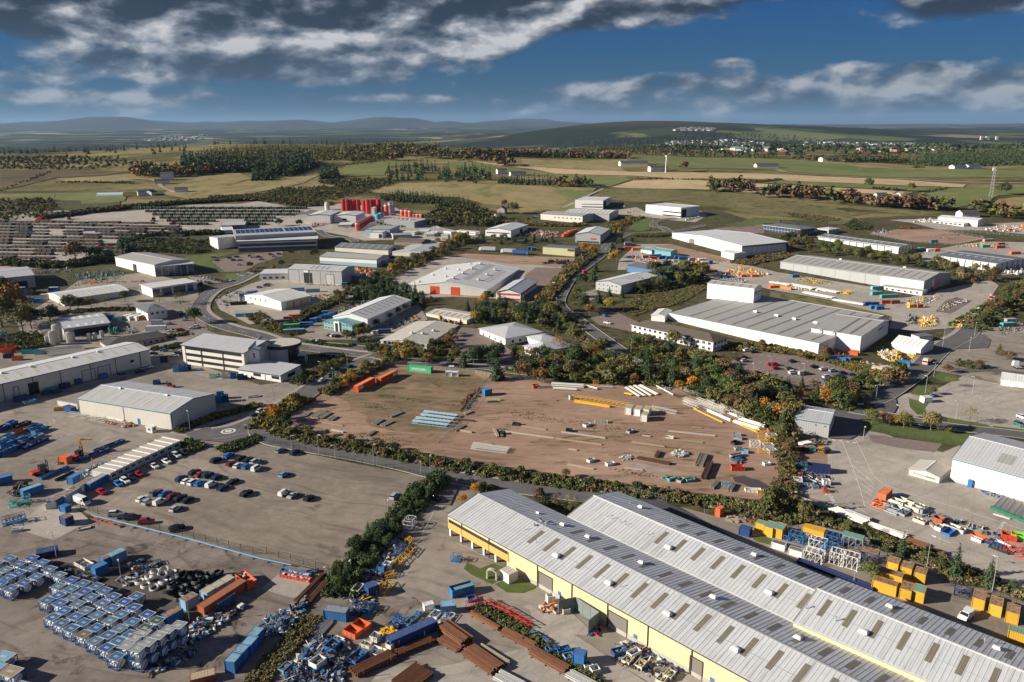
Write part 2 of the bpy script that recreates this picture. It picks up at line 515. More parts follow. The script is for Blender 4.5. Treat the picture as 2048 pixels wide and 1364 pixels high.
def make_terrain():
 ys,xs=lines_y(),lines_x()
 vs=[];fs=[]
 nx=len(xs)
 for y in ys:
  for x in xs:
   vs.append((x,y,zt(x,y)-.02))
 for j in range(len(ys)-1):
  for i in range(nx-1):
   a=j*nx+i
   fs.append((a,a+1,a+nx+1,a+nx))
 me=D.meshes.new('ground')
 me.from_pydata(vs,[],fs)
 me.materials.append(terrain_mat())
 me.polygons.foreach_set('use_smooth',[True]*len(fs))
 tag(inst('ground',me),kind='structure')
make_terrain()
def make_haze():
 m,t=newmat('haze_air')
 v=t.n('ShaderNodeVolumePrincipled',{'Color':(.42,.66,1,1),'Density':HAZE,'Anisotropy':.1})
 t.n('ShaderNodeOutputMaterial',{'Volume':v.outputs[0]})
 mb=MB();mb.box(-46000,46000,-3000,62000,-150,900)
 tag(mb.obj('haze',m),kind='stuff')
HAZE=1.5e-5
make_haze()
def drape_mesh(name,pts,mat,off):
 bm=bmesh.new()
 bm.faces.new([bm.verts.new((p[0],p[1],0))for p in pts])
 bmesh.ops.triangulate(bm,faces=bm.faces[:])
 y0=min(p[1]for p in pts);y1=max(p[1]for p in pts)
 x0=min(p[0]for p in pts);x1=max(p[0]for p in pts)
 cuts=[y for y in lines_y()if y0<y<y1]
 for y in cuts:
  bmesh.ops.bisect_plane(bm,geom=bm.verts[:]+bm.edges[:]+bm.faces[:],plane_co=(0,y,0),plane_no=(0,1,0))
 if y1>950:
  for x in lines_x():
   if x0<x<x1:
    bmesh.ops.bisect_plane(bm,geom=bm.verts[:]+bm.edges[:]+bm.faces[:],plane_co=(x,0,0),plane_no=(1,0,0))
 for v in bm.verts:
  v.co.z=zt(v.co.x,v.co.y)+off+(.35 if v.co.y>950 else .0)
 bmesh.ops.triangulate(bm,faces=[f for f in bm.faces if len(f.verts)>4])
 bmesh.ops.recalc_face_normals(bm,faces=bm.faces[:])
 for f in bm.faces:
  if f.normal.z<0:f.normal_flip()
 me=D.meshes.new(name);bm.to_mesh(me);bm.free()
 me.materials.append(mat)
 return me
_lay=[0]
def sht(name,pix,mat,lift=None,kind='structure',jag=.0,lbl=None):
 pts=[G(p)for p in pix]
 pts=[(p.x,p.y)for p in pts]
 if jag:
  q=[]
  for i,a in enum(pts):
   b=pts[(i+1)%len(pts)]
   L=hypot(b[0]-a[0],b[1]-a[1]);n=max(1,min(40,int(L/(jag*2.5))))
   for k in range(n):
    f=k/n
    q.append((a[0]+(b[0]-a[0])*f+RU(-jag,jag)*(k>0),a[1]+(b[1]-a[1])*f+RU(-jag,jag)*(k>0)))
  pts=q
 if lift is None:
  _lay[0]+=1;lift=.004*_lay[0]
 return tag(inst(name,drape_mesh(name,pts,mat,lift)),lbl,kind=kind)
def smooth_line(pts,n=6):
 out=[]
 P4=[pts[0]]+list(pts)+[pts[-1]]
 for i in range(1,len(P4)-2):
  p0,p1,p2,p3=[V_(p[:2])for p in P4[i-1:i+3]]
  for k in range(n):
   t=k/n
   out.append(.5*((2*p1)+(-p0+p2)*t+(2*p0-5*p1+4*p2-p3)*t*t+(-p0+3*p1-3*p2+p3)*t**3))
 out.append(V_(P4[-1][:2]))
 return out
def offset_line(pts,d):
 out=[]
 for i,p in enum(pts):
  a=pts[max(0,i-1)];b=pts[min(len(pts)-1,i+1)]
  t=(b-a);t.normalize()
  out.append(p+V_((-t.y,t.x))*d)
 return out
def strip_obj(name,line,w0,w1,mat,lift,parent=None,kind='structure',h=None):
 L=offset_line(line,w0);Rr=offset_line(line,w1)
 vs=[];fs=[]
 def z(p):return zt(p.x,p.y)+lift+(.4 if p.y>950 else .0)
 for a,b in zip(L,Rr):
  vs+=[(a.x,a.y,z(a)),(b.x,b.y,z(b))]
  if h:vs+=[(a.x,a.y,z(a)+h),(b.x,b.y,z(b)+h)]
 k=4 if h else 2
 for i in range(len(line)-1):
  a=i*k;b=a+k
  if h:
   fs+=[(a+2,a+3,b+3,b+2),(a,a+2,b+2,b),(a+1,b+1,b+3,a+3)]
  else:
   fs.append((a,a+1,b+1,b))
 mb=MB();mb.add(vs,fs)
 me=mb.mesh(name,mat)
 if not h:
  if sum(p.normal.z for p in me.polygons)<0:me.flip_normals()
 o=inst(name,me,parent=parent)
 if parent is None:tag(o,kind=kind)
 return o
def dense(line,step=8):
 out=[line[0]]
 for a,b in zip(line,line[1:]):
  n=max(1,int((b-a).length/step))
  for k in range(1,n+1):
   out.append(a.lerp(b,k/n))
 return out
m_kerb=surf('kerb_stone',(.42,.39,.33),var=.2,scale=.2)
m_white=surf('road_paint',(.72,.70,.66),var=.25,scale=.8)
m_yline=surf('worn_yellow_paint',(.55,.47,.30),var=.3,scale=.8)
m_path=gmt('footway',(.30,.245,.205),(.36,.30,.255))
def road(pix,w,mat=None,kerbs=(1,1),centre=0,name='road',foot=0,lift=None):
 line=[G(p)for p in pix]
 line=dense(smooth_line(line,6))
 if lift is None:
  _lay[0]+=1;lift=.004*_lay[0]
 strip_obj(name,line,-w/2,w/2,mat or m_road,lift)
 for s,on in zip((-1,1),kerbs):
  if on:
   strip_obj('kerb',line,s*w/2,s*(w/2+.32),m_kerb,lift-.01,h=.12)
 if foot:
  s=1 if foot>0 else-1
  strip_obj('footway',line,s*(w/2+.32),s*(w/2+.32+abs(foot)),m_path,lift+.05)
 if centre:
  mb=MB();acc=0
  for a,b in zip(line,line[1:]):
   if int(acc/4)%3==0:
    t=(b-a).normalized();nn=V_((-t.y,t.x))*.09
    z0=zt(a.x,a.y)+lift+.012;z1=zt(b.x,b.y)+lift+.012
    mb.add([(a.x-nn.x,a.y-nn.y,z0),(b.x-nn.x,b.y-nn.y,z1),(b.x+nn.x,b.y+nn.y,z1),(a.x+nn.x,a.y+nn.y,z0)],[(0,1,2,3)])
   acc+=(b-a).length
  if mb.v:
   tag(mb.obj('road_marking',m_white),kind='structure')
 return line
def paint(pix,w=.13,mat=None,lift=.10,name='road_marking',dash=None):
 line=dense([G(p).to_2d()for p in pix],6 if not dash else dash[0])
 mb=MB()
 for i,(a,b)in enum(zip(line,line[1:])):
  if dash and i%2:continue
  t=(b-a).normalized();nn=V_((-t.y,t.x))*w/2
  z0=zt(a.x,a.y)+lift;z1=zt(b.x,b.y)+lift
  mb.add([(a.x-nn.x,a.y-nn.y,z0),(b.x-nn.x,b.y-nn.y,z1),(b.x+nn.x,b.y+nn.y,z1),(a.x+nn.x,a.y+nn.y,z0)],[(0,1,2,3)])
 return tag(mb.obj(name,mat or m_white),kind='structure')
sht('estate_ground',QL(-900,1700,-420,620,-60,455,0,428,120,415,420,408,600,412,900,430,1060,425,1230,396,1420,415,1500,440,1640,440,1800,432,2150,430,2600,520,3600,1700),m_scrub)
sht('yard',QL(-900,1700,-300,760,0,660,60,705,330,690,370,720,520,770,600,760,600,800,520,850,430,870,330,890,130,1010,120,1060,0,1100,-200,1200),m_yard)
sht('yard',QL(-900,1700,-250,1120,60,1040,230,1040,650,1145,640,1160,560,1290,500,1420,430,1700),m_dirt2)
sht('oily_ground',PL(ZA,300,520,480,560,700,640,900,570,1130,600,1500,620,1560,700,1600,850,1280,1090,1000,860,760,730,430,640),gmt('oily_ground',(.05,.042,.036),(.13,.108,.09)),jag=1.5)
sht('concrete_apron',PL(YA,300,1010,560,790,770,900,950,1060,560,1260,260,1170,60,1100),yrd2)
sht('car_park',QL(190,1035,130,1005,330,890,430,872,523,888,700,925,855,955,800,1010,735,1075,690,1120,650,1142,420,1090),m_lot)
sht('dirt_yard',QL(560,850,545,838,600,800,655,775,700,755,745,735,790,725,930,738,1010,752,1120,768,1240,765,1345,772,1440,820,1540,862,1562,900,1560,960,1530,1000,1500,998,1330,978,1200,960,1000,932,860,908,760,892,640,866),m_dirt)
sht('dirt_yard',QL(660,785,745,738,930,742,985,760,920,850,880,880,740,850,700,810),m_soil,jag=1.5)
sht('tarmac_yard',QL(895,965,1000,985,1150,1100,1420,1300,1520,1420,1350,1500,1150,1400,900,1190,880,1160,740,1160,760,1080,820,1020,850,985),m_yard)
sht('concrete_yard',[ZB(900,1090),ZB(1330,1060),ZB(1500,900),(1060,1210),(1180,1290),(1300,1370),(1380,1440),(1200,1700),(600,1700),(650,1420),ZB(750,1250)],yrd2)
sht('tarmac_yard',QL(640,1200,760,1130,900,1140,1060,1220,1080,1290,900,1330,560,1340),m_yard)
sht('storage_ground',QL(650,1160,720,1130,790,1040,830,1010,845,1040,800,1120,760,1190,900,1200,900,1290,760,1340,700,1420,520,1500,560,1300),m_dirt2)
sht('tarmac_painted_shade',QL(1270,985,1350,1012,1500,1068,1500,1150,1400,1110,1240,1000),m_dark)  # dark sheet paints the shadow lying behind the rear warehouse
sht('tarmac_yard',PL(ZD,-60,165,0,180,150,222,300,225,450,255,620,285,720,265,860,300,1080,350,1180,440,1300,460,1480,540,1620,640,1860,670,2048,750,2300,850,2300,1150,1500,850,900,640,300,370),m_yard)
sht('dirt_yard',QL(1560,880,1662,880,1662,1000,1570,1010,1545,960),m_dirt)
sht('concrete_yard',QL(1655,872,1730,860,1760,865,1885,905,1920,890,2300,1010,2300,1270,2048,1190,1900,1120,1700,1020,1590,985,1600,960,1655,950),yrd2)
sht('car_park',QL(1440,735,1500,700,1620,715,1740,750,1700,785,1640,800,1560,790,1500,770),blks)
sht('concrete_yard',QL(1760,840,1800,790,1880,775,1940,745,1990,765,2300,840,2300,905,2048,865,1960,850,1870,830),yrd2)
sht('footway',QL(1735,868,1885,888,1870,905,1790,895,1745,885),blks)
sht('mown_grass',QL(1725,838,1760,845,1920,866,2010,876,1940,892,1900,890,1840,880,1735,862,1712,865,1706,850),grs)
sht('mown_grass',PL(MD,1085,500,1130,440,1280,440,1220,500,1190,520),grs)
sht('mown_grass',PL(MD,1070,530,1210,560,1180,600,1200,640,1130,640,1080,590),grs)
sht('mown_grass',PL(MD,1235,385,1290,355,1390,375,1420,410,1310,420),grs)
sht('mown_grass',PL(MD,1390,250,1480,205,1640,190,1850,240,1850,330,1600,300,1560,340,1430,320),grs)
sht('mown_grass',PL(MD,1430,370,1690,395,1690,430,1500,395),grs)
sht('mown_grass',PL(MD,1335,660,1620,710,1600,722,1330,690),grs)
sht('mown_grass',PL(MD,1640,715,1850,740,1850,755,1640,728),grs)
sht('mown_grass',QL(855,975,872,962,903,966,903,976,870,984),grs)
sht('mown_grass',PL(ZC,160,600,185,560,270,600,360,565,425,590,410,670,350,705,210,640),grs)
sht('mown_grass',PL(ZC,370,705,500,650,650,715,640,735,560,765,450,760),grs)
sht('mown_grass',PL(ZD,375,350,440,340,520,375,510,405,400,375),grs)
sht('paved_apron',PL(ZC,680,880,740,790,820,800,880,890,1010,1010,990,1055,880,1045,720,960),yrd2)
sht('storage_ground',PL(ZC,1175,1150,1200,1100,1300,1080,1720,1290,1800,1400,1500,1420,1230,1260),yrd2)
sht('concrete_yard',QL(100,600,160,560,290,545,400,570,395,600,410,660,500,690,420,700,330,690,60,700,30,640),m_yard)
sht('mown_grass',PL(UA,1450,600,1880,570,1750,600,1650,640,1770,730,1500,700),grs)
sht('mown_grass',PL(UA,1780,745,1990,715,1850,785,1785,780),grs)
sht('car_park',PL(UA,1660,640,1900,590)+PL(UB,260,560,260,600,60,660)+PL(UA,1920,720,1770,725),blks)
sht('car_park',PL(UA,1480,760,1780,790,1740,810,1560,825),m_yard)
sht('car_park',PL(UA,1310,1060,1500,1040,1620,1130,1640,1180,1300,1210),blks)
sht('concrete_yard',[UB(0,820),UB(200,760),UB(800,840),UB(900,870),UB(840,930),UB(640,960),UB(300,1090),UB(0,1140),(440,620),(430,600)],yrd2)
sht('concrete_yard',PL(UB,430,1180,600,1080,930,950,1300,940,1400,1100,1200,1200,1000,1260,450,1260,300,1210),m_yard)
sht('concrete_yard',PL(UB,1280,930,1600,920,2048,940)+PL(UC,320,870,450,660,450,600,0,560)+PL(UB,1560,600,1200,720,1100,820),yrd2)
sht('dirt_yard',PL(UC,0,550,550,570,540,600,420,640,230,620,100,620,-100,590)+PL(UB,1570,600,1700,580),m_dirt)
sht('concrete_yard',PL(UC,180,700,260,640,470,645,430,690,250,900,160,880),blks)
sht('concrete_yard',PL(UB,1180,1190,1550,1150,1850,1180,2048,1339)+PL(MC,330,330,0,300)+PL(MB_,1500,210,1540,140),blks)
sht('car_park',PL(UC,660,1010,860,970,1010,1040,1000,1120,720,1060),blks)
sht('car_park',PL(UC,590,830,700,800,720,850,640,900,590,880),m_yard)
sht('concrete_yard',PL(UC,870,590,1000,470,1250,470,1700,590,1800,620,2048,680,2048,800,1550,720,1400,640,860,660),yrd2)
sht('dirt_yard',PL(UC,1130,480,1260,475,1620,560,1700,590,1600,600,1330,550),m_dirt)
sht('concrete_yard',PL(UD,0,680,200,690,900,800,1000,860,1180,880,1400,830,1640,780,1800,750,1860,790,1740,960,1600,1100,1250,1130,1040,1110,1060,1030,850,980,600,900,150,820,0,780),yrd2)
sht('rough_grass',PL(UD,150,830,600,905,1060,1020,1060,1060,1030,1050,500,960,150,900),m_rough)
sht('dirt_yard',PL(UD,890,400,1100,370,1400,370,1750,440,1540,480,1200,460),m_dirt)
sht('concrete_yard',PL(UD,1180,560,1540,490,1750,460,2200,470,2200,700,2000,700,1850,720,1700,640,1300,620),yrd2)
sht('concrete_yard',PL(UD,1040,300,1200,320,1400,370,1760,380,2200,420,2200,310,1750,330,1380,290),yrd2)
sht('car_park',PL(UD,0,350,100,320,110,400,0,400)+PL(UC,1850,400,1560,355,1850,330),blks)
sht('concrete_yard',[(1860,1700-960),(1930,650),(2300,640),(2300,790),(2048,780),(1990,765)],m_yard)
sht('concrete_yard',PL(UC,790,230,1000,200,1080,240,1060,270,900,270),yrd2)
sht('concrete_yard',PL(UC,1060,240,1440,210,1520,260,1430,310,1290,300,1060,270),yrd2)
sht('concrete_yard',PL(UB,300,330,420,220,700,190,1150,220,1400,350,1800,440,1780,470,1560,480,1150,470,900,480,750,440,540,400,380,340),yrd2)
sht('pipe_yard',QL(-260,470,0,432,110,420,180,425,245,424,330,455,345,470,270,480,260,495,205,500,150,530,0,545,-300,620),yrd2)
sht('pipe_yard',PL(UA,920,255,1500,200,1900,190)+PL(UB,60,170,400,230,500,380,300,390)+PL(UA,1900,390,1640,410,1400,400,1100,310),yrd2)
sht('rough_grass',QL(-200,425,0,400,140,398,240,402,240,424,110,420,0,432),m_scrub)
sht('field',PL(FA,0,612,300,604,560,600,740,628,730,650,640,662,480,668,470,650,330,645,0,632),past)
sht('field',PL(FA,330,520,700,505,800,535,560,545,380,535),m_meadow)
sht('field',PL(FA,950,610,1040,560,1120,520,1240,492,1400,488,1480,520,1380,545,1600,520,1860,475,1870,500,1780,545,1560,590,1400,620,1100,640),m_meadow)
sht('field',PL(FB,-30,480,40,440,250,420,430,415,440,440,280,450,260,500,60,505)+PL(FA,2030,500,1990,470),past)
sht('field',PL(FB,590,430,760,420,1180,480,1260,500,1000,495,700,470),past)
sht('field',PL(FB,160,600,320,545,900,555,1500,575,1450,610,1380,660,1360,720,1180,700,1060,720,1050,680,850,670,700,630,500,625),m_meadow)
sht('field',PL(FB,1250,590,1500,577,1440,640,1370,700,1280,700,1330,640),past)
sht('field',PL(FB,1530,578,1720,573)+PL(FC,90,590,480,610,820,660,1600,720,1400,735,1000,690,700,720,300,690,0,650)+PL(FB,1790,660,1620,650,1500,620),m_rough)
sht('field',PL(FB,720,412,800,418,1150,450,1700,481)+PL(FC,60,484,700,500,1290,524,1710,555,1690,572,1000,546,600,530,400,520,0,521)+PL(FB,1700,503,1260,492,1130,464,900,440),m_stubble)
sht('field',PL(FB,1580,572,1720,530,2000,521)+PL(FC,100,523,250,535,600,556,1100,582,1400,600,1330,614,850,600,470,604,300,590,90,582,0,582),m_stubble)
sht('field',PL(FB,1250,497,1600,506,1710,524,1580,566,1480,560,1290,535),past)
sht('field',PL(FC,510,546,640,530,1000,548,1600,575,1480,596,1200,580,700,556),past)
sht('field',PL(FC,-60,385,600,404,820,415,1150,425,1500,460,2200,470,2200,520,1600,512,1290,515,720,486,600,470,100,460)+PL(FB,1800,430,1620,420,1700,395),past)
sht('field',PL(FC,820,420,1200,430,1640,462,1500,470,1100,455),m_meadow)
sht('field',PL(FC,1470,610,1600,580,2200,560,2200,600,1900,620,1820,660,1640,690,1560,650),past)
sht('field',PL(FC,1830,690,1900,640,2200,610,2200,700,1950,730),m_meadow)
sht('field',PL(FB,1060,405,1400,415,1690,410,1620,445,1680,480,1300,460,1070,440),m_meadow)
sht('field',PL(FB,1310,392,1690,400,1680,410,1480,415,1310,402),past)
sht('field',PL(UD,100,170,500,190,700,230,900,340,600,330,300,280,0,250,-150,230),m_rough)
sht('mown_grass',PL(UC,1650,340,1870,275,2048,290,2048,320,1930,320,1750,350),grs)
sht('mown_grass',PL(UC,940,360,1000,290,1090,275,1140,300,1100,360,1040,378),grs)
sht('field',PL(FA,0,470,560,470,760,480,620,500,330,515,150,560,0,590),m_heath)
road(PL(UC,1240,385,1190,350,1130,340,1130,310,1200,290,1290,285),7.5,kerbs=(1,1))
road(PL(UB,540,395,600,440,700,455,800,470,830,490),7)
road([UA(1990,740),UA(1850,810),UA(1700,860),UA(1610,930),UA(1570,1000),UA(1590,1060),UA(1700,1130),UA(1850,1180),(520,672),(570,690),(640,700),(700,708),(750,712)],9,centre=1,foot=2)
road(PL(UB,0,745,-60,740)+PL(UA,1960,752),8)
road(PL(MB_,1050,245,800,215,600,195,470,190),8)
r1=road(QL(762,712,700,735,662,755,640,768,610,790,570,815,520,843,470,862,425,870),11,foot=-2)
road(QL(530,850,520,862,540,880,600,893,700,910,800,930,900,955,1000,972,1100,985,1180,995,1270,1005),8.5,centre=0,foot=1.8)
road([(900,955),(885,985),(872,1010)],9,kerbs=(0,0))
sht('turning_head',QL(430,850,470,840,520,845,530,860,510,880,450,886,390,880,370,870),m_road)
road(QL(740,722,830,730,960,735,1010,742,1060,748),7)
road(QL(752,712,800,722,900,722,990,728,1040,735),7.5)
road(PL(UC,1500,330,1290,375,1050,390,920,405,800,470,740,550,620,640,520,720,450,830,430,900,470,960,560,1020,680,1110)+PL(MC,840,200,960,270,1180,340),8.5,centre=1)
road(QL(2300,560,2048,600,1960,645,1930,672,1880,700,1840,740,1800,770,1760,795,1720,810),10,foot=-2)
sht('turning_head',PL(UD,1460,1110,1600,1150,1750,1160,1800,1200,1780,1260,1500,1270,1420,1230),m_road)
sht('road',QL(1700,815,1740,780,1790,790,1795,815,1780,840,1720,840,1730,862,1700,880,1655,878,1660,830,1670,805),m_road)
road(QL(1700,820,1800,838,1900,855,2048,872,2300,905),8,foot=0)
road(PL(MD,1380,330,1450,345,1600,340,1850,370),6,kerbs=(0,0))
road([(1300,812-77),(1240,712),(1200,700)],6)
road(PL(FA,720,520,900,530,950,570,1020,600),6,mat=m_path,kerbs=(0,0))
road(PL(FC,600,468,740,492,1290,520,1640,540,2150,548),9,mat=m_path,kerbs=(0,0))
road(PL(FB,1300,690,1400,650,1470,612,1540,580),5,mat=m_path,kerbs=(0,0))
# BUILDINGS
wwht=surf('white_cladding',(.76,.75,.71),var=.05,scale=.1,ro=.6,stp='xy',scl=.9,streak=.06)
wcrm=surf('cream_cladding',(.62,.59,.52),var=.07,scale=.1,ro=.6,stp='xy',scl=.9,streak=.08)
wgry=surf('grey_cladding',(.40,.405,.40),var=.08,scale=.1,ro=.55,stp='xy',scl=.9,streak=.08)
m_wall_dg=surf('slate_grey_cladding',(.20,.215,.235),var=.08,scale=.1,ro=.55,stp='xy',scl=.9)
m_wall_b=surf('pale_blue_cladding',(.30,.42,.52),var=.06,scale=.1,ro=.5,stp='xy',scl=.9)
m_wall_bb=surf('blue_cladding',(.08,.17,.33),var=.08,scale=.1,ro=.5,stp='xy',scl=.9)
m_wall_t=surf('teal_cladding',(.16,.36,.38),var=.08,scale=.1,ro=.5,stp='xy',scl=.9)
m_wall_y=surf('yellow_cladding',(.74,.59,.33),var=.10,scale=.12,ro=.6,streak=.10)
m_wall_o=surf('orange_panel',(.72,.37,.10),var=.07,scale=.12,ro=.6)
m_wall_yg=surf('primrose_cladding',(.52,.50,.28),var=.07,scale=.12,ro=.6,stp='xy',scl=.9)
m_render=surf('pale_render',(.66,.62,.54),var=.10,scale=.2,ro=.9,streak=.10)
m_block=surf('concrete_block',(.40,.375,.335),var=.14,scale=.4,ro=.92,streak=.15)
m_brick=surf('red_brick_wall',(.34,.15,.10),var=.2,scale=.7,ro=.9)
rslv=surf('silver_roof_sheet',(.50,.51,.515),var=.10,scale=.05,ro=.45,streak=.20,spec=.5,stp='x',scl=1.05)
m_roof_r=surf('ribbed_roof_sheet',(.53,.54,.545),var=.14,scale=.07,ro=.45,streak=.42,spec=.5)
rwht=surf('pale_roof_sheet',(.66,.66,.64),var=.07,scale=.05,ro=.5,streak=.22,stp='x',scl=1.05)
rgry=surf('weathered_roof_sheet',(.36,.355,.335),var=.12,scale=.06,ro=.7,streak=.25,stp='x',scl=1.05)
rdrk=surf('slate_roof_sheet',(.15,.165,.185),var=.10,scale=.08,ro=.6,stp='x',scl=1.05)
m_roof_t=surf('tan_roof_sheet',(.52,.48,.41),var=.12,scale=.06,ro=.8,streak=.2,stp='x',scl=1.05)
m_tile=surf('brown_roof_tile',(.12,.098,.08),var=.2,scale=.5,ro=.9,bump=.5,stp='x',scl=.6)
m_tiled=surf('dark_roof_tile',(.075,.072,.072),var=.2,scale=.5,ro=.9,bump=.4)
tdrk=surf('dark_trim',(.05,.05,.055),var=.1,ro=.5)
twht=surf('white_trim',(.74,.73,.70),var=.06,ro=.5)
tgry=surf('grey_trim',(.34,.34,.34),var=.06,ro=.5)
m_trim_t=surf('teal_trim',(.07,.20,.24),var=.06,ro=.5)
m_light=surf('weathered_rooflight',(.18,.155,.115),var=.22,scale=.6,ro=.45)
m_lightp=surf('pale_rooflight',(.58,.54,.40),var=.12,scale=.6,ro=.4)
m_glass=surf('window_glass',(.025,.032,.042),var=.3,scale=1.2,ro=.12,spec=.8)
m_glassb=surf('blue_glass',(.03,.055,.11),var=.35,scale=.8,ro=.12,spec=.8)
m_door_g=surf('grey_shutter',(.19,.165,.145),var=.08,ro=.6)
m_door_p=surf('pale_shutter',(.50,.49,.46),var=.08,ro=.6)
m_door_r=surf('red_shutter',(.55,.075,.03),var=.08,ro=.6)
m_door_b=surf('blue_door',(.03,.15,.42),var=.08,ro=.5)
m_door_k=surf('painted_dark_opening',(.02,.02,.022),var=.2,ro=.8)  # near-black colour paints the unlit interior on a closed panel
m_door_y=surf('yellow_shutter',(.62,.55,.24),var=.08,ro=.6)
m_solar=surf('solar_panel',(.018,.03,.075),var=.2,scale=.5,ro=.15,spec=.8)
m_steel=surf('galvanised_steel',(.42,.43,.44),var=.1,ro=.45,metal=.3)
blk=surf('black_paint',(.018,.018,.02),var=.2,ro=.6)
m_red=surf('red_paint',(.50,.03,.02),var=.12,ro=.5)
BLD=[]
def nearest(x,y):
 return min(BLD,key=lambda o:(o.location.x-x)**2+(o.location.y-y)**2).name.split('.')[0].replace('_',' ')
class Shed:
 def __init__(s,name,lbl,E,a,b,h=None,base=None,rdg='a',rise=1.5,rpos=.5,La=None,Lb=None,wall=None,roof=None,trim=None,M=None,cat='building',gp=None,over=.25,hip=0,flat=0,parapet=.0,ribs=None,back=.0,z0=None,under=None):
  if M:wall,roof,trim=M
  elif not wall:wall,roof,trim=wwht,rwht,twht
  if base is not None:
   N=G(base);h=h or HT(base,E)
  else:
   z=.0
   for _ in range(12):
    N=P(E,z+h);z=zt(N.x,N.y)
   N.z=z
  if z0 is not None:
   N=P(E,z0+h);N.z=z0
  A=P(a,N.z+h);B=P(b,N.z+h)
  u=V_((A.x-N.x,A.y-N.y));v=V_((B.x-N.x,B.y-N.y))
  la,lb=u.length,v.length
  if la>=lb:
   ud=u.normalized();p=V_((-ud.y,ud.x));sg=1 if v.dot(p)>0 else-1;vd=p*sg;lb=abs(v.dot(p))
  else:
   vd=v.normalized();p=V_((-vd.y,vd.x));sg=1 if u.dot(p)>0 else-1;ud=p*sg;la=abs(u.dot(p))
  if La:la=La
  if Lb:lb=Lb
  if back:N=V_((N.x-ud.x*back,N.y-ud.y*back,N.z));la+=back
  if rdg=='a':xd,yd,s.L,s.W=ud,vd,la,lb
  else:xd,yd,s.L,s.W=vd,ud,lb,la
  s.ra=rdg
  s.xd,s.yd,s.N=xd,yd,N
  s.rz=atan2(xd.y,xd.x)
  s.sy=1 if(V_((-xd.y,xd.x))).dot(yd)>0 else-1
  s.h,s.rise,s.rpos=h,(0 if flat else rise),rpos
  s.z0=min(zt(*(V_((N.x,N.y))+xd*i*s.L+yd*j*s.W))for i in(0,1)for j in(0,1))-N.z-.3 if z0 is None else .0
  s.root=empty(name,N,s.rz,lbl,cat,gp);BLD.append(s.root)
  L,W,R_=s.L,s.W,s.rise
  yr=W*rpos
  mb=MB();mb.T=Matrix.Diagonal((1,s.sy,1,1))
  z=s.z0
  if flat:
   top=h+parapet
   mb.box(0,L,0,W,z,top-(.02 if not parapet else 0))
   s.p('wall',mb,wall)
   mb=s.mb();
   if parapet:mb.box(.3,L-.3,.3,W-.3,top-.28,top+.004)
   else:mb.box(-over,L+over,-over,W+over,top-.02,top+.25)
   s.p('roof',mb,roof)
   if trim and parapet:
    mb=s.mb()
    for bx in((-.06,L+.06,-.06,.3),(-.06,L+.06,W-.3,W+.06),(-.06,.3,.3,W-.3),(L-.3,L+.06,.3,W-.3)):
     mb.box(bx[0],bx[1],bx[2],bx[3],top-.25,top+.12)
    s.p('coping',mb,trim)
  else:
   hx=min(W*.5,L*.45)if hip else .0
   pts=[(0,0,z),(L,0,z),(L,W,z),(0,W,z),(0,0,h),(L,0,h),(L,W,h),(0,W,h)]
   fs=[(0,1,5,4),(2,3,7,6)]
   if hip:fs+=[(1,2,6,5),(3,0,4,7),(4,5,6,7)]
   else:
    pts+=[(0,yr,h+R_),(L,yr,h+R_)]
    fs+=[(1,2,6,9,5),(3,0,4,8,7),(4,5,9,8),(8,9,6,7)]
   if under:
    ux,uz,ud_=under
    mb.box(0,ux,ud_,W-.01,z,uz);mb.box(0,ux,.01,ud_,uz,uz+.2)
    fs=fs[1:]
    mb.add([(0,0,uz),(L,0,uz),(L,0,h),(0,0,h),(ux,0,z),(L,0,z),(L,0,uz),(ux,0,uz),(ux,ud_,z),(ux,ud_,uz)],[(0,1,2,3),(4,5,6,7),(4,7,9,8)])
    pts[0]=(0,0,uz)
   mb.add(pts,fs)
   if ribs:s.ribwall(mb,ribs,under)
   s.p('wall',mb,wall)
   mb=s.mb();o=over;t=.16
   k1=R_/yr if yr>0 else 0;k2=R_/(W-yr)if W-yr>0 else 0
   if hip:
    A_=[(-o,-o,h),(L+o,-o,h),(L+o,W+o,h),(-o,W+o,h),(hx,yr,h+R_),(L-hx,yr,h+R_)]
    A_=[(x,y,zz+t)for x,y,zz in A_]+[(x,y,zz-.04)for x,y,zz in A_[:4]]
    mb.add(A_,[(0,1,5,4),(1,2,5),(2,3,4,5),(3,0,4),(6,7,1,0),(7,8,2,1),(8,9,3,2),(9,6,0,3),(6,9,8,7)])
   else:
    if yr>.01:
     s.slab(mb,-o,L+o,-o,yr,h-o*k1,h+R_,t)
    if yr<W-.01:
     s.slab(mb,-o,L+o,W+o,yr,h-o*k2,h+R_,t)
   if ribs:
    n=int(L/ribs)
    for i in range(n+1):
     x=i*L/n
     for(y0,z0_,y1,z1_)in((-o,h-o*k1,yr,h+R_),(W+o,h-o*k2,yr,h+R_)):
      mb.add([(x-.07,y0,z0_+t),(x+.07,y0,z0_+t),(x+.07,y1,z1_+t),(x-.07,y1,z1_+t),(x,y0,z0_+t+.07),(x,y1,z1_+t+.07)],[(0,4,5,3),(4,1,2,5),(0,1,4)])
   s.p('roof',mb,roof)
   if trim:
    mb=s.mb()
    if hip:mb.box(-o-.02,L+o+.02,-o-.06,-o,h-.15,h+.1)
    else:
     mb.box(-o,L+o,-o-.12,-o+.02,h-o*k1-.22,h-o*k1+.05)
     for x in(-o-.05,L+o+.05):
      mb.bar((x,-o,h-o*k1+.06),(x,yr,h+R_+.06),.1,.38)
      mb.bar((x,W+o,h-o*k2+.06),(x,yr,h+R_+.06),.1,.38)
    s.p('fascia',mb,trim)
    if not hip and yr>.01:
     mb=s.mb();mb.bar((-o,yr,h+R_+t+.03),(L+o,yr,h+R_+t+.03),.5,.08)
     s.p('ridge_cap',mb,twht if trim is not tdrk else tgry)
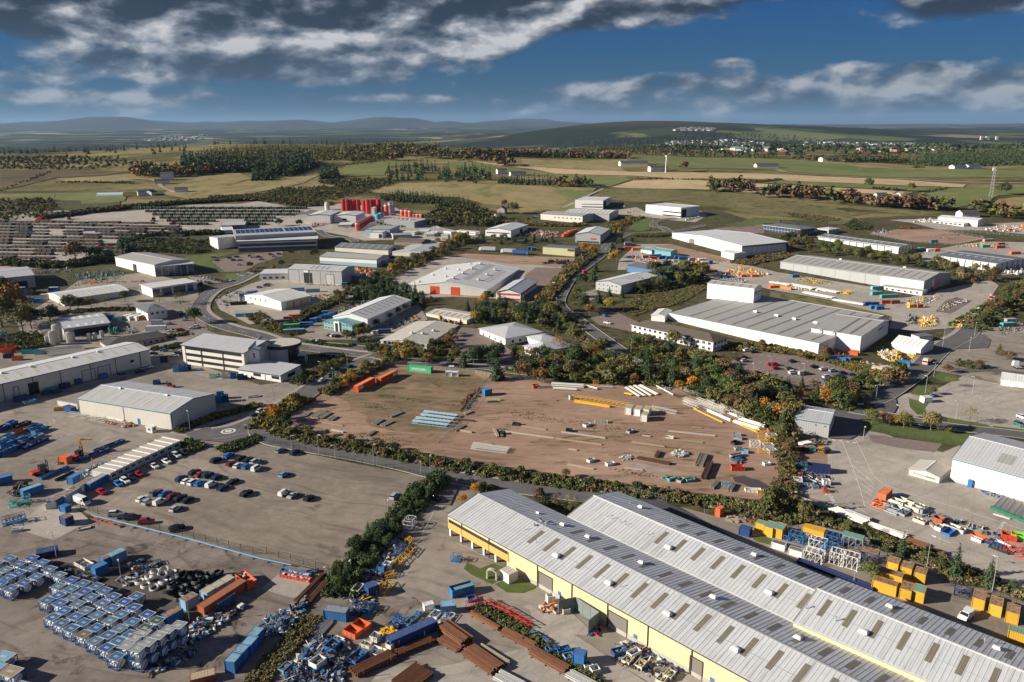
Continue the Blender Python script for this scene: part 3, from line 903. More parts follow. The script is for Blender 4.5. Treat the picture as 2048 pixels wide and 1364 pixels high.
 def mb(s):
  mb=MB();mb.T=Matrix.Diagonal((1,s.sy,1,1));return mb
 def p(s,name,mb,mat,parent=None):
  return mb.obj(name,mat,parent or s.root)
 def slab(s,mb,x0,x1,y0,y1,z0,z1,t):
  mb.add([(x0,y0,z0),(x1,y0,z0),(x1,y1,z1),(x0,y1,z1),(x0,y0,z0+t),(x1,y0,z0+t),(x1,y1,z1+t),(x0,y1,z1+t)],[(0,3,2,1),(4,5,6,7),(0,1,5,4),(1,2,6,5),(2,3,7,6),(3,0,4,7)])
 def ribwall(s,mb,d,under=None):
  n=int(s.L/d)
  for i in range(n+1):
   x=i*s.L/n;zb=under[1]if under and x<under[0]else s.z0
   mb.add([(x-.12,-.005,zb),(x-.05,-.05,zb),(x+.05,-.05,zb),(x+.12,-.005,zb),(x-.12,-.005,s.h),(x-.05,-.05,s.h),(x+.05,-.05,s.h),(x+.12,-.005,s.h)],[(0,1,5,4),(1,2,6,5),(2,3,7,6)])
 def face(s,w,t0,t1,z0,z1,d0,d1,mb):
  along_x=(w.lower()=='a')==(s.ra=='a')
  if along_x:
   if w.islower():mb.box(t0,t1,-d1,-d0,z0,z1)
   else:mb.box(t0,t1,s.W+d0,s.W+d1,z0,z1)
  else:
   if w.islower():mb.box(-d1,-d0,t0,t1,z0,z1)
   else:mb.box(s.L+d0,s.L+d1,t0,t1,z0,z1)
 def len(s,w):
  return s.L if(w.lower()=='a')==(s.ra=='a')else s.W
 def item(s,name,w,t0,t1,z0,z1,mat,d0=-.05,d1=.09,parent=None,frac=1,lbl=None):
  if frac:
   l=s.len(w);t0*=l;t1*=l
  mb=s.mb();s.face(w,t0,t1,z0,z1,d0,d1,mb)
  o=s.p(name,mb,mat,parent)
  if lbl:o['label']=lbl
  return o
 def door(s,w,t,width,z1,mat=None,name='roller_door',frame=tdrk):
  l=s.len(w);c=t*l
  d=s.item(name,w,c-width/2,c+width/2,s.z0+.05,z1,mat or m_door_g,frac=0)
  mb=s.mb()
  s.face(w,c-width/2-.22,c-width/2,s.z0,z1+.2,-.02,.16,mb)
  s.face(w,c+width/2,c+width/2+.22,s.z0,z1+.2,-.02,.16,mb)
  s.face(w,c-width/2,c+width/2,z1,z1+.2,-.02,.16,mb)
  s.p('door_frame',mb,frame,d)
  return d
 def window(s,w,t,width,z0,z1,glass=None,frame=twht,frac=1,panes=1):
  c=t*s.len(w)if frac else t
  mb=s.mb()
  f=.09
  s.face(w,c-width/2-f,c-width/2,z0-f,z1+f,-.02,.12,mb)
  s.face(w,c+width/2,c+width/2+f,z0-f,z1+f,-.02,.12,mb)
  s.face(w,c-width/2,c+width/2,z1,z1+f,-.02,.12,mb)
  s.face(w,c-width/2,c+width/2,z0-f,z0,-.02,.14,mb)
  for i in range(1,panes):
   q=c-width/2+width*i/panes
   s.face(w,q-.04,q+.04,z0,z1,.0,.10,mb)
  o=s.p('window',mb,frame)
  mb=s.mb();s.face(w,c-width/2,c+width/2,z0,z1,-.05,.05,mb)
  s.p('pane',mb,glass or m_glass,o)
  return o
 def wins(s,w,n,t0,t1,width,z0,z1,**k):
  for i in range(n):
   s.window(w,t0+(t1-t0)*(i+.5)/n,width,z0,z1,**k)
 def joints(s,w,n,mat=None,wd=.14,name='panel_joint',z1=None,t0=.0,t1=1):
  l=s.len(w)
  for i in range(n+1):
   c=(t0+(t1-t0)*i/n)*l
   c=min(max(c,wd/2),l-wd/2)
   s.item(name,w,c-wd/2,c+wd/2,s.z0,(z1 or s.h)-.05,mat or tdrk,d0=-.02,d1=.13,frac=0)
 def band(s,w,z0,z1,mat,name='wall_band',t0=.0,t1=1,d1=.06):
  return s.item(name,w,t0,t1,z0,z1,mat,d0=-.02,d1=d1)
 def onroof(s,side,x,q):
  yr=s.W*s.rpos
  y=q*yr if side=='f'else s.W-q*(s.W-yr)
  return x,y,s.h+s.rise*q+.16
 def rooflight(s,side,x,w,q0,q1,mat=None,name='rooflight',lift=.05):
  mb=s.mb()
  x0,y0,z0=s.onroof(side,x-w/2,q0);x1,y1,z1=s.onroof(side,x+w/2,q1)
  z0-=.05;z1-=.05
  s.slab(mb,x0,x1,y0,y1,z0,z1,.05+lift)
  return s.p(name,mb,mat or m_light)
 def lights(s,side,n,x0,x1,w,q0=.2,q1=.85,mat=None,name='rooflight',lift=.05):
  for i in range(n):
   s.rooflight(side,(x0+(x1-x0)*(i+.5)/n)*s.L,w,q0,q1,mat,name,lift)
 def vent(s,side,x,q,sz=1):
  X,Y,Z=s.onroof(side,x,q)
  mb=s.mb();a=sz
  mb.box(X-a*.55,X+a*.55,Y-a*.45,Y+a*.45,Z-.3,Z+a*.32)
  o=s.p('roof_vent',mb,tgry)
  mb=s.mb()
  mb.add([(X-a*.8,Y-a*.6,Z+a*.32),(X+a*.8,Y-a*.6,Z+a*.32),(X+a*.8,Y+a*.6,Z+a*.32),(X-a*.8,Y+a*.6,Z+a*.32),(X-a*.6,Y-a*.25,Z+a*.75),(X+a*.6,Y-a*.25,Z+a*.75),(X+a*.6,Y+a*.25,Z+a*.75),(X-a*.6,Y+a*.25,Z+a*.75)],[(0,1,5,4),(1,2,6,5),(2,3,7,6),(3,0,4,7),(4,5,6,7),(3,2,1,0)])
  s.p('vent_hood',mb,twht,o)
 def flue(s,side,x,q,hh=1.3,r=.12):
  X,Y,Z=s.onroof(side,x,q)
  mb=s.mb();mb.cyl((X,Y,Z-.4),(X,Y,Z+hh),r,n=6);mb.cyl((X,Y,Z+hh),(X,Y,Z+hh+.15),r*2.2,n=6)
  s.p('flue',mb,m_steel)
 def toworld(s,x,y,z):
  q=V_((s.N.x,s.N.y))+s.xd*x+s.yd*y
  return V_((q.x,q.y,s.N.z+z))
 def sign(s,w,t,z,text,size,mat,name='sign_lettering',board=None,flip=0):
  cu=D.curves.new('lettering','FONT');cu.body=text;cu.size=size;cu.align_x='CENTER';cu.align_y='CENTER';cu.extrude=.03
  cu.resolution_u=2
  tmp=D.objects.new('lettering',cu);COL.objects.link(tmp)
  dg=bpy.context.evaluated_depsgraph_get()
  me=D.meshes.new_from_object(tmp.evaluated_get(dg))
  D.objects.remove(tmp);D.curves.remove(cu)
  me.name=name
  me.materials.clear();me.materials.append(mat)
  along_x=(w.lower()=='a')==(s.ra=='a')
  c=t*s.len(w)
  if along_x:q=s.toworld(c,-.14,z);n=-s.yd
  else:q=s.toworld(-.14,c,z);n=-s.xd
  ang=atan2(n.y,n.x)+pi/2
  o=inst(name,me)
  mw=Matrix.Translation(q)@Matrix.Rotation(ang,4,'Z')@Matrix.Rotation(pi/2,4,'X')
  loc=Matrix.Translation(s.N)@Matrix.Rotation(s.rz,4,'Z')
  o.parent=s.root
  o.matrix_basis=loc.inverted()@mw
  if board:
   bw,bh,bm_=board
   mb=MB();mb.box(-bw/2,bw/2,-bh/2,bh/2,-.08,-.02)
   b=mb.obj('sign_board',bm_,s.root);b.matrix_basis=o.matrix_basis.copy()
  return o
Y1=Shed('yellow_warehouse','long yellow clad warehouse with silver roof and undercroft parking at its far end',ZC(55,235),ZC(1755,1165),ZC(455,62),h=6.6,rise=2.6,La=235,M=(m_wall_y,m_roof_r,tdrk),ribs=1.05,under=(25.8,2.45,7))
def t_of(S,px,py,z):
 q=P((px,py),S.N.z+z)
 return(V_((q.x,q.y))-V_((S.N.x,S.N.y))).dot(S.xd)
def y_of(S,px,py,z):
 q=P((px,py),S.N.z+z)
 return(V_((q.x,q.y))-V_((S.N.x,S.N.y))).dot(S.yd)
tu=25.8
Y1.item('office_panel','a',.1,tu,2.45,4.45,m_wall_o,-.02,.20,frac=0)
for i in range(24):
 a=.5+(tu-1)*i/24;b=a+(tu-1)/24-.12
 Y1.item('office_window','a',a,b,4.5,5.35,m_glass,-.02,.14,frac=0)
Y1.item('window_band','a',.2,tu-.1,4.45,5.42,m_door_g,-.02,.11,frac=0)
for i in range(6):
 x=.6+(tu-1.2)*i/5
 mb=Y1.mb();mb.box(x-.35,x+.35,.05,.75,Y1.z0,2.44);Y1.p('pillar',mb,m_render)
for px in(148,332,660,893,1135,1408,1705):
 x=t_of(Y1,880+px/3.377,960+(235+.547*(px-55))/3.377,6.6)
 Y1.item('downpipe','a',x-.09,x+.09,Y1.z0,6.5,tdrk,.02,.24,frac=0)
for k in range(1,5):
 Y1.item('downpipe','a',x+k*24-.09,x+k*24+.09,Y1.z0,6.5,tdrk,.02,.24,frac=0)
doors=[]
for p0,p1 in((ZC(678,720),ZC(775,765)),(ZC(1150,985),ZC(1265,1060)),(ZC(1712,1290),ZC(1790,1335))):
 a=G(p0);b=G(p1)
 ta=(V_((a.x,a.y))-V_((Y1.N.x,Y1.N.y))).dot(Y1.xd);tb=(V_((b.x,b.y))-V_((Y1.N.x,Y1.N.y))).dot(Y1.xd)
 doors.append((ta,tb))
 Y1.door('a',(ta+tb)/2/Y1.L,tb-ta,4.6)
 Y1.item('personnel_door','a',tb+2,tb+3.1,Y1.z0,2.2,m_wall_bb,frac=0)
dd=doors[1][0]-doors[0][0]
for k in(1,2,3):
 x=doors[2][0]+dd*k
 if x<Y1.L-8:Y1.door('a',(x+3)/Y1.L,doors[1][1]-doors[1][0],4.6)
Y1.item('plinth','a',tu+.2,Y1.L,Y1.z0,1.15,m_block,-.02,.115,frac=0)
def rl_line(S,side,pts,w,q0,q1,step=None,n_extra=0,mat=None):
 xs=[]
 for p in pts:
  zmid=S.h+S.rise*(q0+q1)/2
  xs.append(t_of(S,p[0],p[1],zmid))
 st=(xs[-1]-xs[0])/(len(xs)-1)
 for i in range(len(xs)+n_extra):
  S.rooflight(side,xs[0]+st*i,w,q0,q1,mat)
 return xs,st
x1,st1=rl_line(Y1,'f',PL(ZC,635,393,740,447,850,505,965,565,1082,627,1205,690,1335,757,1470,827,1612,900),1.25,.36,.84,n_extra=14)
x2,st2=rl_line(Y1,'b',PL(ZC,930,353,1037,408,1153,464,1270,521,1393,580,1522,643,1655,707),1.25,.30,.76,n_extra=15)
for i,(px,py)in enum((ZC(780,515),ZC(1132,702),ZC(1530,910))):
 Y1.vent('f',t_of(Y1,px,py,8),.38,1.25)
for k in range(3,7):Y1.vent('f',t_of(Y1,*ZC(780,515),8)+(t_of(Y1,*ZC(1530,910),8)-t_of(Y1,*ZC(780,515),8))/2*k,.38,1.25)
for px,py in(ZC(1028,373),ZC(1385,547),ZC(632,240),ZC(855,293)):
 Y1.vent('b',t_of(Y1,px,py,8.2),.55,1 if py>1040 else .7)
for k in range(1,8):Y1.vent('b',t_of(Y1,*ZC(1385,547),8.2)+21*k,.55,1.1)
for px,py in((683,275),(705,270),(728,265),(788,265),(668,300)):
 q=ZC(px,py);Y1.flue('b'if px>670 else'f',t_of(Y1,*q,8.8),.86,.5,.22)
for px,py in((548,362),(600,338),(560,475),(1130,780)):
 q=ZC(px,py);Y1.flue('f',t_of(Y1,*q,7.8),.45 if py>400 else .62,.9,.07)
for q in(.5,):
 mb=Y1.mb();X,Yy,Z=Y1.onroof('f',0,q);mb.box(0,Y1.L,Yy-.05,Yy+.05,Z-.05,Z+.04);Y1.p('lap_joint',mb,tgry)
 mb=Y1.mb();X,Yy,Z=Y1.onroof('b',0,q);mb.box(0,Y1.L,Yy-.05,Yy+.05,Z-.05,Z+.04);Y1.p('lap_joint',mb,tgry)
Y2=Shed('rear_warehouse','long silver roofed warehouse standing behind yellow clad one',ZC(868,245),ZD(640,870),ZC(1215,85),h=6.9,rise=2.5,M=(m_wall_y,m_roof_r,tgry),ribs=1.05)
rl_line(Y2,'f',PL(ZC,1462,413,1582,468,1705,528),1.25,.36,.84,n_extra=9)
rl_line(Y2,'b',PL(ZC,1625,320)+PL(ZD,50,338,163,387,284,437,405,490,533,544,663,600),1.2,.30,.74)
for px,py in(ZC(1520,472),ZD(462,712)):
 Y2.vent('f',t_of(Y2,px,py,8.2),.38,1.25)
for px,py in(ZC(1380,172),ZD(398,458)):
 Y2.vent('b',t_of(Y2,px,py,8.4),.5,1)
for px,py in((1110,262),(1085,310),(1140,335),(1175,350),(1333,420),(1515,310),(1290,160)):
 q=ZC(px,py);Y2.flue('f'if py>200 and px!=1515 else'b',t_of(Y2,*q,8),.5,.9,.08)
for s_ in'fb':
 mb=Y2.mb();X,Yy,Z=Y2.onroof(s_,0,.5);mb.box(0,Y2.L,Yy-.05,Yy+.05,Z-.05,Z+.04);Y2.p('lap_joint',mb,tgry)
Y3=Shed('rear_warehouse_extension','taller silver roofed continuation of rear warehouse with a strip of yellow wall',ZD(640,868),ZD(1440,1218),ZD(935,615),h=8.3,rise=2.5,La=165,M=(m_wall_y,m_roof_r,tgry),ribs=1.05)
rl_line(Y3,'f',PL(ZD,815,798,970,866,1128,938,1295,1013,1470,1092,1650,1170),1.25,.36,.84,n_extra=9)
rl_line(Y3,'b',PL(ZD,945,685,1097,750,1250,815,1413,885,1583,955,1760,1030,1945,1105),1.2,.30,.74,n_extra=8)
for px,py in(ZD(1052,950),):Y3.vent('f',t_of(Y3,px,py,9.6),.38,1.25)
for k in(1,2,3):Y3.vent('f',t_of(Y3,*ZD(1052,950),9.6)+36*k,.38,1.25)
for px,py in(ZD(1228,775),ZD(1857,1078)):Y3.vent('b',t_of(Y3,px,py,9.6),.5,1)
for px,py in((690,820),(848,925),(1785,1040)):
 q=ZD(px,py);Y3.flue('f'if px<1000 else'b',t_of(Y3,*q,9),.4,1,.12)
for s_ in'fb':
 mb=Y3.mb();X,Yy,Z=Y3.onroof(s_,0,.5);mb.box(0,Y3.L,Yy-.05,Yy+.05,Z-.05,Z+.04);Y3.p('lap_joint',mb,tgry)
A1=Shed('long_workshop','long cream workshop with roller doors and rooflights along left yard',MA(1008,200),MA(0,433),MA(850,150),base=MA(1022,303),rise=1.6,La=150,M=(wcrm,rwht,tdrk))
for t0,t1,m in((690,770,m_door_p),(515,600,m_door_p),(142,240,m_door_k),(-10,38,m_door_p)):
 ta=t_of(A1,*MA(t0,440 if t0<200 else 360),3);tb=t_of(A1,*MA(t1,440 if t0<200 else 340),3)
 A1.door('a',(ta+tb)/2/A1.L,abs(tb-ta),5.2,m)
for px,py in((932,250),(768,290),(598,330),(415,385),(232,430),(36,480)):
 x=t_of(A1,*MA(px,py),5)
 A1.item('downpipe','a',x-.12,x+.12,A1.z0,A1.h-.1,tdrk,.0,.2,frac=0)
A1.window('a',t_of(A1,*MA(888,280),4)/A1.L,2,3.6,5)
for px,py in((925,180),(843,198),(762,217),(681,235),(598,256),(420,298),(327,320),(240,340),(135,365),(30,390)):
 A1.rooflight('f',t_of(A1,*MA(px,py),A1.h+.8),1.7,.3,.75,m_lightp)
for px,py in((655,216),(490,255),(208,318),(10,360)):
 A1.vent('f',t_of(A1,*MA(px,py),A1.h+1.4),.9,.9)
A2=Shed('grey_workshop','wide pale grey workshop with teal corner trim in middle of left yard',MA(1152,630),MA(522,530),MA(1448,500),base=MA(1166,742),rise=2,M=(wcrm,rslv,m_trim_t))
A2.lights('f',8,.04,.98,1,.15,.92,m_lightp)
A2.lights('b',7,.06,.98,1,.15,.85,rwht)
A2.item('corner_trim','a',0,.4,A2.z0,A2.h,m_trim_t,-.02,.1,frac=0)
A2.item('corner_trim','b',0,.4,A2.z0,A2.h,m_trim_t,-.02,.1,frac=0)
A2.item('corner_trim','a',A2.L-.4,A2.L,A2.z0,A2.h,m_trim_t,-.02,.1,frac=0)
A2.item('personnel_door','a',t_of(A2,*MA(960,680),1)-.6,t_of(A2,*MA(960,680),1)+.6,A2.z0,2.5,m_door_b,frac=0)
A2.joints('a',2,tgry)
A2.vent('f',t_of(A2,*MA(1118,517),A2.h+1.9),.93,.9);A2.vent('f',t_of(A2,*MA(810,467),A2.h+1.9),.93,.9)
W1=Shed('yard_wall','low pale boundary wall joined to grey workshop',MA(525,568),MA(385,545),MA(530,560),base=MA(525,600),flat=1,wall=wcrm,roof=tgry,cat='wall',Lb=.35,over=.03)
O1=Shed('office_block','three storey cream office block with ribbon windows and black frames',OF(1005,515),OF(30,385),OF(1290,345),h=10.2,rise=1.9,rpos=.82,M=(m_render,rslv,tdrk),over=.7)
for z0 in(1.5,4.7,8):
 for i in range(24):
  t0=.045+.90*i/24;t1=t0+.90/24-.004
  if z0<2 and i<6:continue
  O1.item('window','a',t0,t1,z0+.05,z0+1.35,m_glass,d1=.07)
 O1.band('a',z0-.05,z0+1.45,tdrk,'window_band',.04,.95 if z0>2 else .72,.04)
for t in(.34,.69):O1.item('black_mullion','a',t-.005,t+.005,O1.z0,10.1,tdrk,.0,.25)
O1.item('corner_pier','a',.0,.035,O1.z0,10,m_render,-.02,.2)
O1.item('corner_pier','a',.955,1,O1.z0,10,m_render,-.02,.2)
O2=Shed('office_wing','single storey white office wing with shallow metal roof beside three storey block',OF(1590,870),OF(915,770),OF(1790,715),base=OF(1590,985),rise=.9,rpos=.95,M=(wwht,rslv,tdrk),over=.5)
for t in(.07,.5):O2.window('a',t+.05,4.2,1.5,2.7,panes=4,frame=tdrk)
O2.window('b',.5,5.2,1.2,2.6,panes=4,frame=tdrk)
for t in(.36,):O2.item('downpipe','a',t-.004,t+.004,O2.z0,O2.h-.1,tgry,d1=.16)
O3=Shed('stair_tower','white stair tower standing between office block and its round drum',OF(1240,470),OF(1225,400),OF(1400,300),h=10.6,rdg='b',rise=1.3,rpos=.9,La=5,M=(wwht,rslv,tdrk),over=.4)
O3.window('a',.5,.8,6.5,9)
def drum():
 c=G(OF(1570,690));c=V_((c.x,c.y+7.5,c.z))
 r=empty('round_office',c,0,'round rendered office drum with wide black rimmed flat roof','building')
 mb=MB();n=40
 mb.prism([(8.2*cos(2*pi*i/n),8.2*sin(2*pi*i/n))for i in range(n)],-.5,7.6);mb.obj('wall',m_render,r)
 mb=MB();mb.prism([(9.6*cos(2*pi*i/n),8.8*sin(2*pi*i/n))for i in range(n)],7.6,9.2);mb.obj('roof_rim',tdrk,r)
 mb=MB();mb.prism([(9.3*cos(2*pi*i/n),8.5*sin(2*pi*i/n))for i in range(n)],9.2,9.35);mb.obj('roof',m_roof_t,r)
 mb=MB()
 for i in range(9):
  a=-1+i*.17
  mb.add([(8.28*cos(a),8.28*sin(a),.2),(8.28*cos(a+.16),8.28*sin(a+.16),.2),(8.28*cos(a+.16),8.28*sin(a+.16),7.5),(8.28*cos(a),8.28*sin(a),7.5)],[(0,1,2,3)])
 mb.obj('curtain_glazing',m_glass,r)
 mb=MB();mb.box(8.4,12.5,-4.2,-.6,3.2,3.7);mb.box(12.1,12.5,-4.2,-3.8,-.3,3.2);mb.box(12.1,12.5,-1,-.6,-.3,3.2);mb.obj('entrance_canopy',twht,r)
drum()
Bg=Shed('white_warehouse','very wide white warehouse with panelled walls and brown striped pale roof',(1636,687),UC(1240,975),(1745,628),base=(1636,711),rise=2,rpos=.9,M=(wwht,rgry,twht),over=.15)
Bg.joints('a',11,tgry,.16)
for i in range(9):Bg.rooflight('f',Bg.L*(.04+.1*i+.02),1.3,.03,.97,m_light)
for px,py in((1804,990),(1963,1018)):
 q=UC(px,py);Bg.vent('f',t_of(Bg,*q,Bg.h+1),.45,1.7)
for px,py in((243,18),(387,45),(547,75)):
 q=MD(px,py);Bg.vent('f',t_of(Bg,*q,Bg.h+1),.45,1.7)
Bg2=Shed('white_warehouse_bay','projecting right hand bay of white warehouse with a dark logo on its shaded end',MD(740,110),MD(600,82),UD(1040,1050),base=MD(738,222),rise=1.5,rpos=.78,M=(wwht,rgry,twht),over=.15,La=26)
Bg2.rooflight('f',6,1.3,.03,.97,m_light);Bg2.rooflight('f',12,1.3,.03,.97,m_light)
Bg2.item('plinth','b',0,1,Bg2.z0,1.3,m_block,-.02,.12)
Bg2.sign('b',.69,7.2,'enermech',2,blk)
for x in(2,9):
 mb=Bg2.mb();mb.cyl((x+12,-1.2,0),(x+12,-1.2,10.5),.35,n=8);Bg2.p('flue',mb,m_steel)
Tw=Shed('white_tower_block','tall white block rising through white warehouse roof with red and black sign',UC(1860,795),UC(1518,755),UC(1975,778),h=10,z0=Bg.N.z+Bg.h+.8,rise=1,M=(wwht,rgry,twht),over=.1)
Tw.lights('f',5,.02,.98,.7,.05,.95);
Tw.sign('b',.58,7,'Oliver Anderson',1.35,blk);Tw.sign('b',.5,5.3,'SPECIALIST SERVICES',.55,blk)
mb=Tw.mb();
Tw.item('red_logo_blade','b',.13,.23,5.6,7.9,m_red);Tw.item('logo_foot','b',.16,.2,4.6,5.3,blk)
Sm=Shed('small_white_annex','low white flat annex at left corner of white warehouse',UC(1205,1010),UC(1098,995),UC(1255,955),base=UC(1205,1040),h=3.6,rdg='b',rise=.8)
H1=Shed('brown_roofed_office','two storey white office with hipped brown tile roof and rows of windows',MC(1563,165),MC(965,35),MC(1668,130),base=MC(1555,235),rise=2.6,hip=1,M=(wwht,m_tile,twht),over=.6)
for z0 in(.9,3.6):H1.wins('a',15,.01,.99,1.5,z0,z0+1.2,frame=tgry,panes=2)
for z0 in(.9,3.6):H1.wins('b',4,.05,.95,1.5,z0,z0+1.2,frame=tgry,panes=2)
H1.band('a',H1.z0,.5,m_brick,'plinth')
for nm,lab,E_,a_,b_,bs,rise in(('hipped_white_office','low white office with silver hipped roof, leftmost of linked three',MC(40,135),MB_(1740,65),MC(318,92),MC(40,188),2.6),('hipped_white_office','small linking office with silver hipped roof between two larger ones',MC(300,165),MC(200,122),MC(445,148),None,1.8),('hipped_white_office','low white office with broad silver hipped roof nearest brown yard',MC(290,235),MC(170,192),MC(545,185),MC(295,288),2.6)):
 S=Shed(nm,lab,E_,a_,b_,base=bs,h=(None if bs else 4.2),rdg='b',rise=rise,hip=1,M=(wwht,rslv,twht),over=.8,gp='linked low offices')
 if bs:
  S.wins('a',4,.05,.95,1,1,2.4,frame=tgry);S.wins('b',4,.1,.9,1.4,1,2.4,frame=tgry)
S=Shed('blank_grey_shed','plain windowless grey shed with two tone roof beside junction',MD(530,700),MD(312,648),MD(575,608),base=MD(527,797),rise=.9,rpos=.6,M=(wgry,rslv,m_trim_t))
S.item('wall_lamp','a',.38,.41,4.4,4.7,tdrk,d1=.3);S.item('wall_lamp','a',.12,.15,4.4,4.7,tdrk,d1=.3)
WR=Shed('white_hangar','tall white shed with plain wall and big grey rooflights at right edge',MD(1370,935),MD(1850,1068),MD(1575,762),base=MD(1347,1085),rise=3.2,La=85,M=(wwht,rslv,m_trim_t))
for i in range(7):WR.rooflight('f',13.5+11*i,4.4,.28,.66,rgry)
WR.item('blue_door','a',t_of(WR,*MD(1475,1120),1)-.7,t_of(WR,*MD(1475,1120),1)+.7,WR.z0,2.6,m_door_b,d1=.8,frac=0)
WR.item('plinth','a',0,1,WR.z0,.35,m_block,-.02,.12)
S=Shed('pale_hut','small cream gabled hut in front of white hangar',MD(1275,1062),MD(1083,1000),MD(1350,1003),base=MD(1275,1105),rdg='b',rise=1.1,M=(wcrm,m_roof_t,tgry))
S.window('a',.3,3.2,.9,1.5,glass=m_door_g);S.item('wall_panel','a',.5,.88,.9,1.5,tgry)
S=Shed('marquee','white marquee with ribbed fabric roof among stored pipework',MD(1148,192),MD(948,160),MD(1243,152),base=MD(1148,243),rise=2.6,M=(wwht,twht,twht))
for i in range(1,6):S.item('frame_rib','a',i/6-.006,i/6+.006,S.z0,S.h,tgry,d1=.12)
for i in range(1,6):S.rooflight('f',S.L*i/6,.2,.0,1,tgry,'roof_rib')
Shed('small_store','small flat dark roofed store behind white marquee',UD(1370,1165),UD(1250,1175),UD(1345,1145),h=3,flat=1,wall=m_render,roof=rdrk,La=9,Lb=6)
Shed('edge_shed','white round shouldered shed cut by right edge above empty car park',MD(1690,402),MD(1850,432),MD(1705,350),base=MD(1690,440),rise=1.5,La=40)
GW=Shed('long_grey_warehouse','very long grey warehouse with a white end section and pink shutter',UD(1297,755),UD(228,610),UD(1465,690),base=UD(1290,850),rise=2.6,M=(wgry,rgry,tgry))
GW.item('white_wall_section','a',0,.27,GW.z0,GW.h-.1,wwht,-.02,.1)
GW.joints('a',7,tgry,.2,t0=.27)
GW.lights('f',18,.02,.98,.8,.1,.9)
GW.item('pink_shutter','b',.42,.62,GW.z0,GW.h-.5,surf('faded_pink_shutter',(.62,.25,.25),var=.08));GW.item('white_panel','b',.3,.37,GW.z0+3,GW.h-.5,twht);GW.item('red_door','b',.28,.36,GW.z0,3,m_door_r)
GW.vent('b',GW.L*.7,.6,1.4);GW.vent('b',GW.L*.25,.6,1.4)
S=Shed('annex_office','low white flat roofed annex at front of long grey warehouse',UD(1285,832),UD(988,792),UD(1310,822),base=UD(1285,866),flat=1,wall=wwht,roof=rgry,Lb=9)
S.wins('a',6,.05,.95,1.6,1,2.1)
def panelled(name,lab,E_,a_,b_,bs,n,nb,**k):
 S=Shed(name,lab,E_,a_,b_,base=bs,rise=1.2,M=(wwht,rdrk,twht),over=.5,**k)
 S.joints('a',n,tdrk,.7,'window_strip');S.joints('b',nb,tdrk,.9,'window_strip')
 S.lights('f',n-1,.05,.95,.9,.55,.8,rwht)
 return S
S=panelled('panelled_workshop','long low white panelled workshop with dark roof behind hedge of brown trees',UD(1115,500),UD(508,420),UD(1225,487),UD(1112,553),12,4)
S.band('a',S.h-1,S.h-.3,m_glass,'clerestory',.1,1)
S=panelled('panelled_workshop','shorter white panelled workshop with dark roof at right edge',UD(1838,625),UD(1390,562),UD(1978,575),UD(1836,692),8,6)
S=Shed('glass_office','dark glazed two storey office with pale fins beyond big white warehouse',UD(370,370),UD(105,337),UD(490,355),base=UD(370,423),rise=1.4,hip=1,M=(m_glassb,rdrk,twht),over=1)
S.joints('a',12,tgry,.25,'fin');S.joints('b',5,tgry,.25,'fin');S.band('a',3,3.4,tgry,'floor_band',d1=.09)
S=Shed('glass_office_wing','small white hipped wing to right of dark glazed office',UD(585,372),UD(490,365),UD(668,362),base=UD(585,405),rise=1.2,hip=1,M=(wcrm,rwht,twht),over=1)
S.wins('a',4,.05,.95,2.2,1.5,3);S.wins('b',3,.05,.95,2.2,1.5,3)
Shed('depot_building','pale grey depot shed beyond fenced dirt compound',UD(1698,302),UD(1405,277),UD(1748,292),base=UD(1698,352),rise=1.4,M=(wcrm,rwht,tgry))
S=Shed('depot_office','low white lean-to office on front of pale depot shed',UD(1598,328),UD(1363,306),UD(1640,318),base=UD(1595,350),rise=.8,rpos=.9,Lb=11)
S.wins('a',6,.05,.9,2.6,1.2,2.6)
BW=Shed('big_white_distribution_shed','large low pitched white distribution shed with one grey shutter',UC(1765,482),UC(1260,387),UC(2030,441),base=UC(1765,560),rdg='b',rise=2.4)
BW.door('a',.69,7,6.5,m_door_g);BW.band('a',BW.h-1.6,BW.h-1.1,m_wall_dg,'dark_band',.0,1);BW.band('b',BW.h-1.5,BW.h-.2,m_wall_dg,'dark_band');BW.joints('b',9,tgry,.2)
Shed('white_plant_room','small white box annex at near corner of distribution shed',UC(1710,540),UC(1620,522),UC(1785,527),base=UC(1710,587),rise=.6)
def white_box(lab,E_,a_,b_,bs):
 S=Shed('white_office_box',lab,E_,a_,b_,base=bs,flat=1,parapet=.2)
 return S
S=white_box('crisp white two storey block on skyline side, left of pair',UC(752,152),UC(563,142),UC(805,127),UC(752,214))
S.band('a',S.h*.52,S.h*.60,m_glass,'ribbon_window',.02,.75);S.band('a',S.h*.18,S.h*.3,m_glass,'ribbon_window',.02,.75);S.item('black_entrance','b',.1,.45,S.z0,S.h*.85,blk)
S=white_box('crisp white block with wrapped dark windows and car park, right of pair',UC(1322,206),UC(1067,182),UC(1420,188),UC(1320,278))
S.band('a',S.h*.45,S.h*.58,m_glass,'ribbon_window',.0,.5);S.band('a',S.h*.08,S.h*.22,m_glass,'ribbon_window',.0,.5);S.item('black_entrance','b',.05,.3,S.z0,S.h*.85,blk)
S=Shed('cream_office','cream two storey office with brown sheeted roof left of white block',UC(603,264),UC(297,245),UC(635,242),base=UC(603,318),rise=1.2,M=(wcrm,rgry,tdrk))
S.wins('a',7,.02,.7,1.4,3.8,5.2)
S=Shed('grey_panel_shed','pale grey shed with ribbed silver roof behind cream office',UC(798,247),UC(470,235),UC(832,220),base=UC(798,300),rise=1.3,M=(wgry,rwht,tgry))
S.lights('f',10,.02,.98,.8,.05,.95,rdrk)
S=Shed('gabled_unit','grey gabled unit with a small red sign over its front windows',UC(733,402),UC(558,392),UC(803,358),base=UC(733,466),rdg='b',rise=2.2,M=(wgry,rwht,tdrk))
